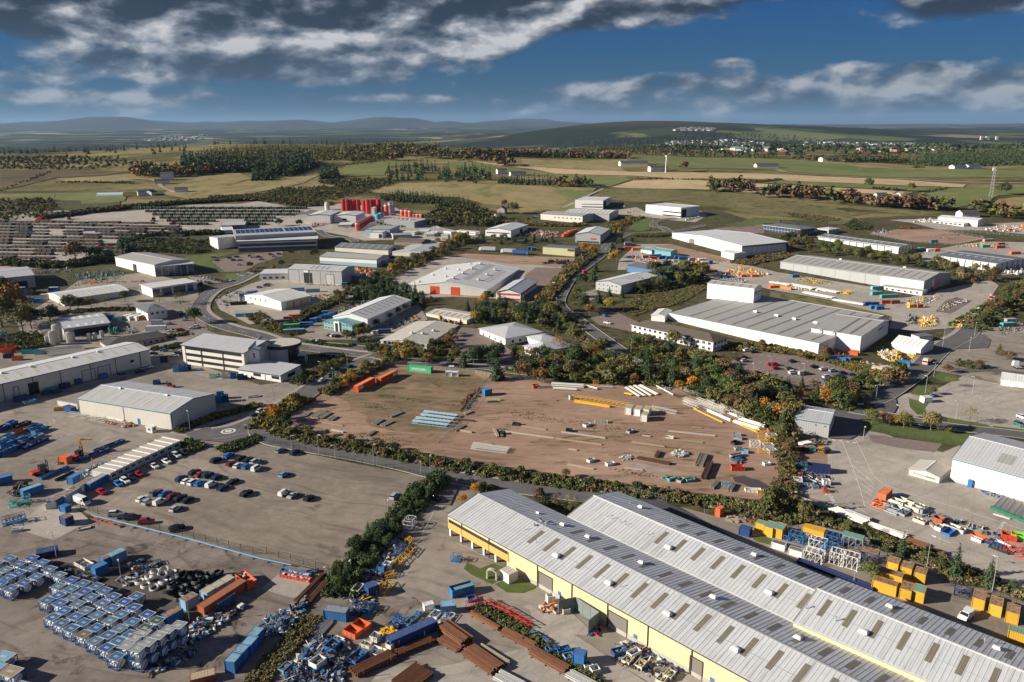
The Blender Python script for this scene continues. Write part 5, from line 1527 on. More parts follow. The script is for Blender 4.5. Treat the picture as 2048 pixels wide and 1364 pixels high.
def blt(poly,n,mind,hr,kinds,tints,place,parts=1):
 gp='trees '+place
 if isinstance(kinds,str):kinds=kinds.split()
 if isinstance(tints,str):tints=tints.split()
 if not parts:
  con=kinds[0]in('pine','spruce')
  return mass('conifer_wood'if con else'tree_line','trees '+place,scatter(poly,int(n*1.5),mind*.8),_coni if con else _lump,hr,tints,10 if con else 9)
 pts=scatter(poly,n,mind)
 if n>15 and kinds[0]not in('bush',):
  random.shuffle(pts);m=int(len(pts)*.62)
  mass('understorey','lower trees filling '+gp,pts[:m],_lumpf,(hr[0]*.7,hr[1]*.85),tints,10)
  pts=pts[m:]
 pts.sort(key=lambda q:PX((q[0],q[1],zt(*q)))[0])
 cnt={}
 for q in pts:
  k=RC(kinds);t=RC(tints)if not(k in('spruce','pine')and any(z in('dark','pine')for z in tints))else RC([z for z in tints if z in('dark','pine')])
  key=(k,t);cnt[key]=cnt.get(key,0)+1
  lab='%s %s %s from left %s'%(nth(cnt[key]-1),CNAME[t],KNAME[k],place)
  tree(None,RU(*hr),k,t,lab,gp,world=V_((q[0],q[1],zt(*q))),parts=parts)
def hdg(pix,width,n,hr=(1.2,2.6),tints='gorse olive green brown',name='hedge_undergrowth'):
 L=[G(p).to_2d()for p in pix]
 L=smooth_line([(p.x,p.y)for p in L],4)
 tot=sum((b-a).length for a,b in zip(L,L[1:]))
 pts=[]
 for a,b in zip(L,L[1:]):
  m=max(1,int(n*(b-a).length/tot));t=(b-a).normalized();nn=V_((-t.y,t.x))
  for _ in range(m):
   q=a.lerp(b,RN())+nn*RU(-.5,.5)*width
   pts.append((q.x,q.y))
 return mass(name,'%s near %s'%(name.replace('_',' '),nearest(q.x,q.y)),pts,_bush,hr,tints,2)
def scrb(poly,n,hr=(1.2,3),tints='gorse olive brown green',name='undergrowth',lib=None,unit=2,mind=.6):
 q=G(poly[0]);return mass(name,'%s near %s'%(name.replace('_',' '),nearest(q.x,q.y)),scatter(poly,n,mind,12),lib or _bush,hr,tints,unit)
GO='gorse olive olive green khaki brown tan'
AU='olive khaki brown green yellow rust'
hdg(QL(545,862,640,885,760,905,860,925,960,945,1060,958,1180,975,1320,990,1440,1008,1560,1030),8,1300,(1,2.5),GO)
blt(QL(560,850,700,880,860,912,960,932,1060,945,1400,990,1400,1005,1050,965,860,935,700,898,560,868),30,6,(2.2,4),('bush','broad'),'gorse brown olive dark redbrown','along bank below dirt yard')
hdg(QL(648,790,690,765,730,745,775,725,790,712),8,260,(1.5,3.2),AU)
blt(QL(645,790,690,755,760,722,790,705,800,715,720,755,660,798),13,4.5,(3.5,6.5),'broad tall sparse','yellow olive orange green grey','along fence left of red containers')
hdg(QL(525,862,540,840,560,825,590,810,605,800),11,200,(1.5,3.6),'yellow olive gorse khaki')
TR("""PX0 552 845 8 broad orange orange and green tree on junction corner of dirt yard
PX0 590 815 8.5 tall yellow tall yellow green tree beside junction into dirt yard
PX0 570 850 6 broad dark dark round tree beside orange tree on junction corner
PX0 606 812 5.5 broad brown small brown tree beside gate of dirt yard""")
blt(QL(755,715,800,690,870,715,930,712,935,735,860,735,790,722),16,5,(6,10),'broad tall sparse','khaki olive rust brown green yellow','behind green container')
blt(QL(905,735,960,708,1010,715,1000,745,930,742),7,6,(7,11),('broad','pine'),'dark green pine khaki','between white cabin and far gate')
tree((995,760),12.5,'pine','pine','tall dark pine at far right corner of first dirt yard')
blt(QL(1010,742,1100,705,1180,690,1210,705,1225,735,1330,745,1330,768,1180,768,1060,764),46,5.2,(7,12),'broad tall broad sparse','olive dark green rust brown khaki','in wood north of dirt yard')
blt(QL(1330,740,1420,740,1560,790,1592,830,1590,880,1545,862,1440,815,1345,775),54,5.4,(8,13),'broad tall broad pine','khaki olive green dark brown orange tan','in wood right of dirt yard')
scrb(QL(1010,742,1150,700,1225,735,1330,740,1560,800,1592,870,1545,862,1345,775,1180,770),900,(1.5,3.5))
blt(QL(1250,700,1300,680,1380,700,1440,735,1400,750,1300,735),16,6,(7,12),'broad pine tall','green dark olive khaki','in front of brown roofed office')
scrb(QL(1250,705,1270,670,1330,690,1440,730,1400,745,1300,740),420,(1,2.4),'green khaki yellow olive')
TR("""PX0 1147 690 12 broad khaki big khaki round tree beside bend right of linked low offices
PX0 1175 705 9 sparse grey bare grey tree next to big khaki round tree
PX0 1190 720 8.5 broad rust rust coloured tree in front of linked low offices
PX0 1110 730 9 broad olive olive round tree before nearest silver hipped roof
PX0 1031 715 9.5 pine dark dark pine at near corner of leftmost low white office
PX0 1065 735 5.5 broad dark small dark tree by lane under low white offices""")
blt(QL(945,640,965,600,1000,598,1060,612,1120,620,1150,640,1150,668,1090,655,1010,642,960,645),48,5,(8,12.5),'pine spruce broad','pine dark khaki olive','in pine wood behind low white offices')
hdg([(945,640),(1050,632),(1150,660)],26,320,(1.2,2.6))
blt(QL(705,600,720,570,770,555,790,575,840,590,850,615,800,605,760,608),34,5,(8,12),'pine pine spruce',('pine','dark'),'in pine clump left of red shuttered warehouse')
hdg([(700,590),(770,585),(845,610)],28,260,(1.2,2.6))
blt(PL(UB,640,960,760,860,830,850,820,920,700,1000),12,5,(5,8),('broad','tall'),'brown khaki gorse olive','on bank left of pine clump')
blt(PL(UB,1080,760,1180,660,1400,590,1560,500,1720,430,1750,470,1560,570,1330,700,1180,760),44,6,(6,10),('broad','tall'),'brown khaki olive yellow gorse rust','on diagonal belt behind pale warehouse')
hdg(PL(UB,1080,760,1250,680,1500,560,1740,460),16,300,(1.5,3))
hdg(PL(UB,300,1150,450,1060,600,980,700,930),9,320,(1.5,3.4))
hdg(PL(UB,20,1060,130,1130,250,1180,400,1215),11,330,(1.2,2.6),AU)
hdg(PL(MB_,430,165,560,190,700,205,800,195),3,120,(1.2,1.8),('dark','green'))
blt(PL(MB_,690,150,780,110,880,60,900,90,820,160,730,175),7,5,(5,8),('broad','tall'),'olive yellow dark khaki','at right corner of teal office')
TR("""UB 1000 1165 7 tall dark dark egg shaped tree against long white shed wall
UB 1110 1105 6 tall brown brown egg shaped tree against long white shed wall
UB 1165 1060 5.5 broad olive olive tree against far end of long white shed wall
UB 1225 1030 6 broad brown brown tree by far corner of long white shed
UB 1715 1030 9.5 spruce pine single small spruce in front of pale warehouse yard
UB 1840 985 8 broad orange orange tree left of red trimmed office
UB 1775 1130 9 broad yellow yellow orange tree at end of low store shed
UB 1480 500 6 broad yellow yellow tree among white site cabins
UB 1655 500 12 broad yellow large yellow green tree at end of cabins yard""")
blt(PL(MB_,870,200,1000,215,1100,240,1340,250,1500,160,1560,90,1580,130,1500,260,1350,300,960,290,880,230),36,4.2,(4.5,9),'broad tall sparse','khaki olive rust brown green yellow dark','around tan roofed workshop')
hdg(PL(MB_,880,215,1050,240,1340,270,1520,200),9,260,(1.2,2.4),AU)
blt(PL(MB_,340,480,420,420,560,370,720,250,740,300,620,400,480,470,380,500),22,4.2,(3,6.5),'broad tall sparse bush','gorse olive khaki dark brown','on verge below office block')
hdg(PL(MB_,330,490,480,440,620,380,730,290),9,300,(1,2.2))
hdg(PL(MA,1180,760,1330,700,1480,650,1640,610,1756,570),6,330,(1,2),'gorse dark yellow olive')
hdg(PL(MA,1485,890,1600,850,1756,800),7,180,(.9,1.8),'dark gorse green')
hdg(PL(MA,1220,830,1300,850,1340,880),6,90,(1.2,2.4),'dark gorse olive')
hdg(PL(UA,1310,1240,1450,1220,1500,1215),5,100,(1,1.8),('dark','gorse'))
hdg(PL(MA,1020,200,1120,190,1220,165),6,110,(1.2,2),('dark','gorse'))
TR("""UA 20 900 14 broad dark dark tree cut by left edge in front of edge workshop
UA 100 1110 27 broad rust large orange brown tree at left edge
UA 20 1160 22 broad olive olive tree below large orange brown one at left edge
UA 180 1190 17 broad khaki khaki tree at foot of left edge trees
UA 250 1175 15 broad dark dark tree beside fence of tank yard
UA 600 655 21 broad brown very large brown green tree standing alone before pipe yard
UA 760 655 16 broad dark broad dark tree right of very large brown one
UA 850 660 13 broad dark dark tree beside glass fronted workshop
UA 970 560 19 pine dark tall dark green conifer clump at pipe yard corner
UA 1010 575 16 pine dark lower dark green conifer clump at pipe yard corner
UA 560 1030 12 broad olive olive tree in front of long low shed
UA 620 1030 10 broad olive second olive tree in front of long low shed
UA 720 1020 9 broad khaki khaki tree before middle of long low shed
UA 830 990 8 sparse khaki thin khaki tree before long low shed
UA 985 960 9 broad olive round tree at right end of long low shed
UA 1260 970 9 sparse brown brown thin tree before curved glass office
UA 1420 985 10 sparse khaki khaki thin tree on lawn of curved glass office
UA 1535 1130 11 broad green full green street tree beside curving road
UA 400 1120 12 broad dark dark tree left of tank yard shed
UA 1580 860 6 broad dark dark bush at right of curved glass office
UA 1970 695 6 broad dark dark round tree on solar office lawn
UB 360 550 8 spruce dark small dark conifer before long solar office
UB 510 620 9.5 broad dark large dark tree right of long solar office car park
UB 250 680 6 broad dark dark tree by roundabout lorry
UB 185 710 4.5 broad orange small orange tree beside red lorry
UB 1120 645 6 broad dark dark tree at end of blue and white unit
UB 1205 650 5 broad dark second dark tree right of blue and white unit
UB 1290 630 7 broad olive olive tree below long link building
UB 230 365 9 broad dark tall dark tree before left plant shed
UB 390 370 9 broad dark dark tree at corner of left plant shed""")
hdg([(0,700),UA(130,1230),UA(230,1290),UA(300,1330)],16,330,(1.5,3.5))
hdg(PL(UA,330,1080,500,1050,760,1030,1060,1020),8,300,(1,2.6))
scrb(QL(-200,470,-200,425,0,400,110,402,120,430,60,438,0,445),520,(3,7),'brown khaki gorse redbrown olive','scrub_woodland',_lump,10,2)
scrb(PL(UA,1020,580,1060,470,1650,480,1720,560,1500,585,1250,575),520,(1.5,4.5),'dark gorse khaki green','scrub_woodland',None,2)
hdg(PL(UA,1000,500,1200,445,1500,430,1750,425),10,260,(3,6),('dark','gorse'))
hdg(PL(UA,0,660,200,670,500,680,900,620),16,360,(3,6),'dark gorse olive')
hdg(PL(UA,300,310,700,260,1000,225,1400,190,1650,175)+PL(UB,60,160,200,175),16,700,(3,7),'gorse dark brown')
scrb(PL(UA,1640,140,2048,120)+PL(UB,260,140,500,170,700,200,420,215,60,165)+PL(UA,1700,175),600,(2.5,5.5),'gorse brown olive redbrown dark','scrub_woodland',None,2)
scrb(PL(FA,1540,620,1640,575,1800,580,1960,560)+PL(FB,100,545,330,550,160,600,0,640)+PL(FA,1900,650,1700,650),620,(3,6),'gorse brown dark khaki','scrub_woodland',_lump,10,2)
scrb(PL(FB,480,770,560,700,620,670,800,690,900,720,960,770,900,800,640,800,520,800),420,(4,8),'dark gorse olive brown','scrub_woodland',_lump,10,2)
scrb(PL(FB,200,640,330,618,520,630,640,650,760,660,700,680,480,665,330,660),200,(7,11),'dark pine gorse','conifer_wood',_coni,10,2.5)
tree(FB(1010,725),15,'broad','brown','large brown tree beside ruined cottage')
tree(FB(960,690),11,'broad','brown','second brown tree left of large one by ruined cottage')
blt(PL(UB,1800,470)+PL(UC,-20,420,230,430,400,440,420,470,200,480)+PL(UB,1820,500),24,5,(6,9),('pine','spruce'),('pine','dark'),'in row before gabled units')
hdg(PL(UC,-60,300,200,325,450,335,620,330),14,320,(2,4),AU)
hdg(PL(UC,800,400,860,330,960,300,1000,270),16,220,(1.5,4),AU)
hdg(PL(UC,300,900,400,790,500,680,600,600,680,540),11,520,(2,4.5),'brown khaki rust olive gorse')
hdg(PL(UC,980,405,1100,410,1250,400),14,180,(1.5,3),'gorse olive green')
TR("""UC 605 520 8 broad orange orange tree at right end of yellow green shed
UC 670 545 8.5 broad orange brightest orange tree beside road bend
UC 815 600 10 tall yellow tall yellow tree left of container yard
UC 860 570 8 broad orange orange tree behind tall yellow one
UC 880 485 9 broad gorse dark olive tree beside road above container yard
UC 960 450 8 pine pine dark pine beside grey boxes above container yard
UC 820 500 8 pine dark dark tree at road bend above yellow tree
UC 600 780 11 broad dark dark tree on left side of grey office shed
UC 680 740 12 pine dark dark pine behind grey office shed
UC 700 670 9 pine dark dark pine by lane above grey office shed
UC 560 860 8 broad olive olive bushy tree beside road below dark trees
UC 590 960 13 broad dark tall dark tree beside small car park
UC 655 985 8 broad rust orange brown tree beside tall dark one
UC 800 960 10 broad yellow yellow tree in front of grey office shed
UC 720 900 10 pine dark dark pine at corner of grey office shed
UC 800 850 8 spruce pine spruce against grey office shed wall
UC 890 860 9 spruce pine spruce at near corner of grey office shed
UC 940 660 6 pine pine small pine against blue shed, left of three
UC 1000 670 6 pine pine small pine against blue shed, middle of three
UC 1110 680 6 pine pine small pine against blue shed, right of three""")
blt(PL(UC,960,820,1060,700,1250,660,1400,650,1520,680,1480,740,1300,790,1100,830),34,6,(9,13),('broad','tall'),'dark gorse olive','in dark wood above reed field')
hdg(PL(UC,980,820,1200,790,1480,720),14,260,(1.5,3.5),('dark','gorse'))
scrb(PL(UC,860,950,1000,850,1300,810,1500,740,1530,790,1330,900,1100,960,980,1000),1100,(.8,1.6),'khaki tan khaki olive','reeds',None,2)
hdg(PL(UC,1750,620,1850,590,2048,560)+PL(UD,300,560),20,420,(1.2,2.8),'redbrown brown khaki')
blt(PL(UD,200,520,300,440,380,430,420,500,400,545,260,540),9,6,(8,12),('broad','tall'),'olive gorse dark brown','beside right end of distribution shed')
blt(PL(UD,400,540,560,510,720,520,740,575,560,570),9,6,(7,10.5),('broad','tall'),'olive gorse green khaki','behind left half of long grey warehouse')
blt(PL(UD,740,570,860,545,1200,600,1300,640,1450,640,1460,690,1200,655,850,600),26,6,(7,11),('broad','tall'),'brown khaki gorse olive','behind right half of long grey warehouse')
blt(PL(UD,1460,690,1560,660,1700,690,1840,710,1830,770,1640,780,1500,760),19,6,(8,12),'broad tall sparse','brown redbrown gorse khaki tan','at right end of long grey warehouse')
blt(PL(UD,1620,1130,1700,1040,1800,960,1900,870,2048,790,2150,740,2150,840,1980,930,1850,1020,1740,1110),50,5.5,(6,10),('broad','tall'),'gorse olive brown khaki dark','on long diagonal belt at right edge')
hdg(PL(UD,1620,1120,1800,1000,2048,830,2150,780),20,420,(1.5,3.5))
hdg(PL(MC,1640,215,1800,190)+PL(MD,0,180,150,200,330,230,500,270),11,560,(1,2.6),AU)
blt(PL(MC,1800,200,1900,190)+PL(MD,120,190,300,235,500,280,540,300,300,260,0,210),12,8,(3.5,6.5),'broad sparse tall','khaki brown olive redbrown','along foot of white warehouse')
tree(MD(505,275),10,'tall','brown','tall bronze tree at corner of white warehouse')
hdg(PL(MD,560,280,700,320,830,370,950,390),11,380,(1,2.6),AU)
blt(PL(MD,540,470,640,430,800,420,860,400,1000,350,1010,390,880,480,800,560,640,560),22,5,(5,9),'broad tall bush','brown khaki gorse green dark','at right corner of car park')
blt(PL(MD,0,440,160,460,400,470,560,470,700,520,690,600,560,600,320,570,0,560),34,5,(6,10),'broad tall spruce broad','orange khaki green dark yellow rust brown','behind blank grey shed')
hdg(PL(MD,560,590,680,600,800,580),6,140,(.8,2),'green yellow dark')
TR("""MD 125 420 6.5 spruce pine dark conifer on car park edge, leftmost of four
MD 170 430 6 spruce pine dark conifer on car park edge, second of four
MD 262 455 6 spruce pine dark conifer on car park edge, third of four
MD 350 450 6.5 spruce pine dark conifer on car park edge, rightmost of four
MC 1750 415 9.5 pine dark large dark pine at left corner of car park
MD 605 435 4.5 bush dark dark round bush at car park exit
MD 820 705 7.5 broad olive large olive tree, leftmost of row on lawn
MD 925 710 5.5 broad brown smaller brown tree, second of row on lawn
MD 895 680 4.5 broad rust rusty tree behind second of lawn row
MD 975 715 5 broad orange small orange tree, third of row on lawn
MD 1035 730 7.5 broad olive large brown green tree, fourth of row on lawn
MD 1220 750 9 broad khaki largest khaki tree, fifth of row on lawn
MD 1340 765 3.5 broad olive small bush at right end of lawn row
MD 1480 695 7.5 sparse tan thin yellowing tree at edge of empty car park
MD 1230 505 4.2 broad brown brown tree beside white kiosk on verge
MD 1330 360 5 broad redbrown red brown tree group at grass corner, left
MD 1345 450 5.5 sparse khaki thin khaki tree at grass corner
MD 1680 235 7 pine dark dark blue green pine on far lawn
MD 1700 270 6 broad redbrown red brown tree on far lawn, left of two
MD 1755 280 6 broad brown red brown tree on far lawn, right of two
MD 1550 330 5 broad redbrown red brown tree by curved drive
MD 1600 370 3.5 sparse brown thin bare tree by curved drive""")
hdg(PL(MD,1400,300,1460,310,1560,325),8,170,(1.2,3.2),'dark redbrown gorse')
blt(QL(668,1195,665,1150,720,1085,745,1060,790,1020,820,1000,850,965,875,955,885,965,860,1000,820,1040,790,1080,740,1130,715,1180),64,2.9,(3.6,6.2),'broad pine bush tall','gorse dark green pine','on dark bank beside gravel car park')
hdg(QL(685,1195,700,1140,740,1100,780,1055,815,1020,850,985,880,960),9,420,(1.2,2.6),'dark gorse green')
hdg(PL(ZB,430,930,330,1050,200,1180,60,1340,-40,1450),5,700,(.5,1.3),'tan khaki khaki brown','dry_grass')
hdg(PL(ZC,240,880,400,930,640,1090,820,1230,1000,1360,1200,1500),4,700,(.5,1.3),'khaki gorse green khaki','dry_grass')
TR("""ZC 240 95 4.5 broad orange bright orange tree left of yellow warehouse roof
ZC 150 160 3.6 broad orange smaller orange tree at corner of yellow warehouse
ZC 290 80 4 broad dark dark bush behind bright orange tree
ZC 665 120 3.5 bush redbrown low red brown bush on verge between warehouses
ZC 675 112 4 tall dark small dark upright shrub on verge between warehouses
ZC 790 180 5 sparse grey bare pale tree behind warehouse valley, left
ZC 890 190 5.5 sparse grey bare pale tree behind warehouse valley, right""")
hdg(PL(ZC,690,160,800,210,900,240),7,150,(1,2.2),'gorse dark brown')
hdg(PL(ZC,250,70,330,60,370,75),4,60,(.8,1.6),('dark','gorse'))
scrb(PL(ZD,180,130,560,150,640,120,850,210,1050,300,1330,400,1480,450,1900,640,2200,770,2200,815,2048,745,1860,665,1620,630,1480,530,1300,455,1180,430,1080,345,860,292,720,258,620,275,450,245,300,215),1500,(.8,2.4),'gorse khaki brown olive tan green',mind=.4)
scrb(QL(1545,862,1592,860,1590,1000,1560,1040,1500,1050,1540,985,1560,960),600,(1.2,3),'gorse brown olive redbrown',mind=.4)
TR("""ZD 495 210 13.5 pine gorse tall bushy pine behind rear warehouse
ZD 700 260 8.5 tall olive yellow green tree beside stacked grey pipes
ZD 1295 470 8.5 spruce pine dark spruce behind yellow units, leftmost of three
ZD 1625 600 11 spruce pine tallest dark spruce behind white van, middle of three
ZD 1830 650 9.5 spruce pine wide dark spruce beside lamp post, rightmost of three
ZD 1105 620 6 broad olive light green tree left of rusty topped yellow units
MD 170 1290 9 broad gorse broad dark olive tree at right edge of dirt yard
MD 220 800 7 broad khaki khaki tree left of blank grey shed
MD 250 900 5 broad brown brown shrub tree left of black boxes""")
blt(PL(ZD,430,150,540,120,640,230,760,270,900,330,1100,370,1200,450,1450,520,1700,620,2048,730,2048,690,1600,540,1300,440,1000,290,700,190),34,4.5,(2,4.2),'bush broad sparse','gorse khaki brown olive dark rust','on scrub strip behind yellow units')
blt(PL(FC,170,590,230,560,330,570,450,590,470,612,300,610,190,600),10,9,(12,18),('broad',),'brown gorse redbrown','in field edge clump right of crisp white blocks',parts=0)
blt(PL(FC,510,620,620,600,830,620,1090,650,1100,672,850,655,650,640,530,632),22,9,(13,19),('broad',),'brown redbrown gorse brown','in long brown tree line, first stretch',parts=0)
blt(PL(FC,1110,665,1300,675,1620,700,1640,715,1400,705,1120,685),18,9,(13,18),('broad',),'brown redbrown gorse tan','in long brown tree line, second stretch',parts=0)
blt(PL(FC,1700,700,1800,690,1900,740,2048,730,2150,740,2150,760,1900,760,1760,720),14,9,(12,18),('broad',),'brown gorse olive redbrown','beside white cottage at right edge',parts=0)
for p,h,l in((FC(1140,582),17,'big lone brown tree in stubble field'),(FC(1385,595),13,'rounded brown tree right of big lone one'),(FC(1925,615),18,'large brown tree beside lattice mast'),(FC(55,478),20,'dark tree clump by far wind turbine farm'),(FC(1405,467),9,'small round field tree, left of three in a row'),(FC(1425,467),9,'small round field tree, middle of three in a row'),(FC(1452,467),9,'small round field tree, right of three in a row')):
 tree(p,h,'broad',RC(('brown','gorse')),l,parts=0)
blt(PL(FB,265,510,300,470,440,450,560,450,560,530,440,540,280,535),30,7,(12,20),'pine spruce spruce',('dark','pine'),'in conifer clump, left block',parts=0)
blt(PL(FB,570,530,620,490,740,470,880,500,890,545,700,545,580,540),26,7,(13,22),'pine spruce spruce',('dark','pine'),'in conifer clump, tall middle block',parts=0)
blt(PL(FB,925,550,930,530,1240,540,1250,560,1000,555),24,6,(11,16),('pine','spruce'),('dark','pine'),'in conifer clump, right block',parts=0)
blt(PL(FB,1230,560,1300,545,1400,548,1490,562,1400,572,1250,570),8,8,(11,15),('broad',),'brown redbrown gorse','at right end of conifer clump',parts=0)
blt(PL(FB,290,415,400,370,480,370,640,380,880,420,900,440,600,405,460,395,330,420),26,9,(14,20),('broad',),'brown gorse redbrown','on brow above sheep field',parts=0)
blt(PL(FB,890,440,1000,435,1060,438,1050,448,900,448),6,9,(14,20),('broad',),('brown','gorse'),'at right end of brow',parts=0)
def wood(lbl,poly,n,hr,tints=('dark','pine'),lib=None,mind=5,name='conifer_wood'):
 return mass(name,lbl,scatter(poly,n,mind,10),lib or _coni,hr,tints,10,zoff=-.5)
wood('dense dark conifer plantation front on left hill',PL(FA,1060,470,1080,430,1560,440,1570,480,1200,485),420,(20,29),mind=7)
wood('second dark block of plantation on left hill',PL(FA,1580,500,1590,440,1820,420,1850,450,1700,510),300,(22,30),mind=7)
wood('olive green plantation behind dark front blocks',PL(FA,1100,425,1250,370,1600,355,2048,350,2048,400,1850,420,1400,425),620,(14,20),'khaki olive gorse khaki',mind=9)
wood('small square clump of dark conifers, left of pair on hill',PL(FA,1480,535,1490,510,1590,505,1595,530),70,(16,22),mind=5)
wood('small square clump of dark conifers, right of pair on hill',PL(FA,1870,525,1880,500,1975,495,1985,520),70,(16,22),mind=5)
wood('brown beech trees along left foot of plantation',PL(FA,760,500,800,450,920,470,1060,470,1300,485,1250,495,950,515,850,515),170,(12,19),'brown rust gorse brown',_lump,8,'beech_wood')
wood('dark conifer forest along left skyline ridge',PL(FA,1230,330,1400,300,2048,290)+PL(FB,0,290,530,285,530,320,0,335)+PL(FA,1300,345),1300,(14,22),mind=10)
wood('mixed forest belt across left middle distance',PL(FA,-60,340,370,345,450,330,820,325,1100,345,1190,365,1000,385,750,380,420,378,200,385,-60,380),1300,(13,20),'dark pine gorse dark',mind=11)
wood('scrubby woodland on moor to left',PL(FA,-60,400,250,395,700,400,780,440,560,470,400,470,230,470,-60,470),330,(5,10),'gorse brown dark',_lump,10,'scrub_woodland')
wood('long mixed wood beyond meadow farms',PL(FB,540,345,720,335,1180,350,1690,375)+PL(FC,0,388,600,402,600,392)+PL(FB,1690,355,1200,340,700,330,540,335),900,(14,21),'dark gorse brown redbrown pine',None,9)
wood('brown wood edge beyond meadow farms',PL(FB,700,385,1690,405,1690,395,1200,378,720,372),340,(12,18),'brown gorse redbrown dark',_lump,9,'beech_wood')
wood('dark conifer hill at right edge',PL(FC,1370,440,1500,400,1700,375,2200,370,2200,440,1900,445,1600,450),800,(13,20),'pine dark dark',None,10)
wood('scrub woods before right hand town',PL(FC,700,410,1240,405,1380,400,1360,425,1000,428,860,420),330,(10,16),'gorse dark brown',_lump,9,'scrub_woodland')
wood('left hill slope scrub and rough pasture trees',PL(FB,0,410,60,350,280,330,560,345,560,370,380,372,280,412,60,425),360,(9,15),'khaki olive gorse brown',_lump,9,'scrub_woodland')
wood('scrub line under left plantation meadow',PL(FB,0,540,280,530,320,548,150,570,0,575)+PL(FA,1960,560,1850,545),160,(5,9),'dark gorse brown',_lump,5,'scrub_woodland')
wood('gorse patch on hummocky ground beside glass office',PL(UD,700,340,780,300,900,345,880,372,760,375),170,(2.5,4),('gorse','dark'),_lump,2.2,'gorse')
wood('dark heather patches on hummocky ground',PL(UD,250,245,560,275,680,300,560,320,330,280),240,(1.8,3),('gorse','redbrown'),_lump,2.5,'gorse')
for a,b,n in((FA(320,545),FA(800,548),90),(FA(0,600),FA(300,480),60),(FC(400,545),FC(640,530),60),(FC(1180,580),FC(1340,590),60),(FC(1480,598),FC(1600,575),40),(FB(0,445),FB(250,420),40),(FA(20,440),FA(240,465),60),(FB(1280,567),FB(1560,572),50),(FB(1720,524),FC(250,530),60),(FC(850,605),FC(1100,620),40)):
 pts=[]
 A_=G(a);B_=G(b)
 for i in range(n):
  f=RN();q=A_.lerp(B_,f);pts.append((q.x+RU(-5,5),q.y+RU(-6,6)))
 mass('field_hedge','broken dark hedge line between fields',pts,_lump,(2,5),'gorse dark brown',10)
scrb(QL(760,800,900,800,1000,790,1330,800,1480,850,1480,930,1330,940,1000,870,800,860,640,850),900,(.15,.4),'khaki gorse olive brown','weeds',None,2)
for poly,n in((PL(MC,60,680,200,660,440,720,600,740,600,780,400,750,100,710),240),(PL(MC,600,760,800,770,1200,830,1180,860,900,830,640,800),240),(PL(MC,800,1090,1020,1090,1160,1150,960,1140),170),(PL(MB_,830,620,1000,640,1300,690,1200,700,900,660),160),(PL(MB_,940,560,1200,590,1600,640,1580,660,1000,590),200),(PL(MB_,1250,430,1500,450,1780,490,1600,490,1300,450),150),(PL(MB_,620,850,900,860,1200,900,1300,950,900,930,650,880),220)):
 mass('weeds','strip of low weeds on dirt yard',scatter(poly,n,.5,8),_bush,(.18,.5),'khaki gorse olive brown redbrown',2)
print('trees',ntree[0])
# THINGS IN THE YARDS
def ANG(a,b):
 A=G(a);B=G(b);return atan2(B.y-A.y,B.x-A.x)
def Pz(p,h):
 z=.0
 for _ in range(8):
  q=P(p,z+h);z=zt(q.x,q.y)
 return V_((q.x,q.y,z))
m_paint=surf('container_paint',(.5,.5,.5),objcol=True,var=.14,pvar=.25,scale=.5,ro=.6,rustamt=.30,rust=(.13,.07,.04))
m_paintr=surf('container_roof_paint',(.5,.5,.5),objcol=True,var=.2,pvar=.3,scale=.5,ro=.7,rustamt=.46,rust=(.20,.15,.11))
rsty=surf('rusty_roof',(.30,.20,.13),var=.35,scale=.6,ro=.9,rustamt=.5,rust=(.16,.055,.02))
m_carp=surf('car_paint',(.5,.5,.5),objcol=True,var=.03,ro=.22,spec=.6)
m_carg=surf('car_glass',(.02,.024,.03),var=.1,ro=.08,spec=.8)
m_tyre=surf('tyre_rubber',(.02,.02,.02),var=.2,ro=.9)
wod=surf('weathered_timber',(.34,.28,.19),pvar=.5,var=.25,scale=1.2,ro=.9)
gwod=surf('grey_timber',(.19,.165,.135),pvar=.6,var=.25,scale=1.2,ro=.9)
rstp=surf('rusty_steel',(.17,.072,.036),pvar=.6,var=.35,scale=.8,ro=.85,rustamt=.45,rust=(.17,.055,.022))
rusd=surf('dark_rusty_steel',(.085,.045,.03),pvar=.7,var=.35,scale=.8,ro=.85)
wht=surf('white_paint',(.60,.58,.53),pvar=.25,var=.1,scale=.6,ro=.5,rustamt=.25,rust=(.4,.36,.3))
blu=surf('blue_frame_paint',(.04,.125,.27),pvar=.4,var=.15,scale=.6,ro=.55,rustamt=.28,rust=(.12,.08,.06))
yel=surf('yellow_paint',(.68,.38,.03),var=.12,scale=.6,ro=.55,rustamt=.25,rust=(.25,.12,.05))
m_org=surf('orange_paint',(.75,.20,.03),var=.1,scale=.6,ro=.55)
m_grn=surf('green_frame_paint',(.03,.16,.10),var=.12,scale=.6,ro=.6)
metl=surf('dull_metal',(.28,.28,.275),pvar=.5,var=.15,scale=.6,ro=.5,metal=.3)
m_tankw=surf('tank_insulation',(.60,.60,.58),pvar=.35,var=.18,scale=.8,ro=.5,rustamt=.3,rust=(.35,.3,.24))
m_hose_w=surf('white_hose',(.55,.53,.50),var=.15,scale=2,ro=.8)
m_conc=surf('precast_concrete',(.42,.39,.34),var=.15,scale=.8,ro=.9)
m_tarp=surf('green_canvas',(.16,.30,.25),var=.15,scale=.6,ro=.8)
m_obj=surf('object_paint',(.5,.5,.5),objcol=True,var=.15,scale=.7,ro=.6,rustamt=.25,rust=(.16,.09,.05))
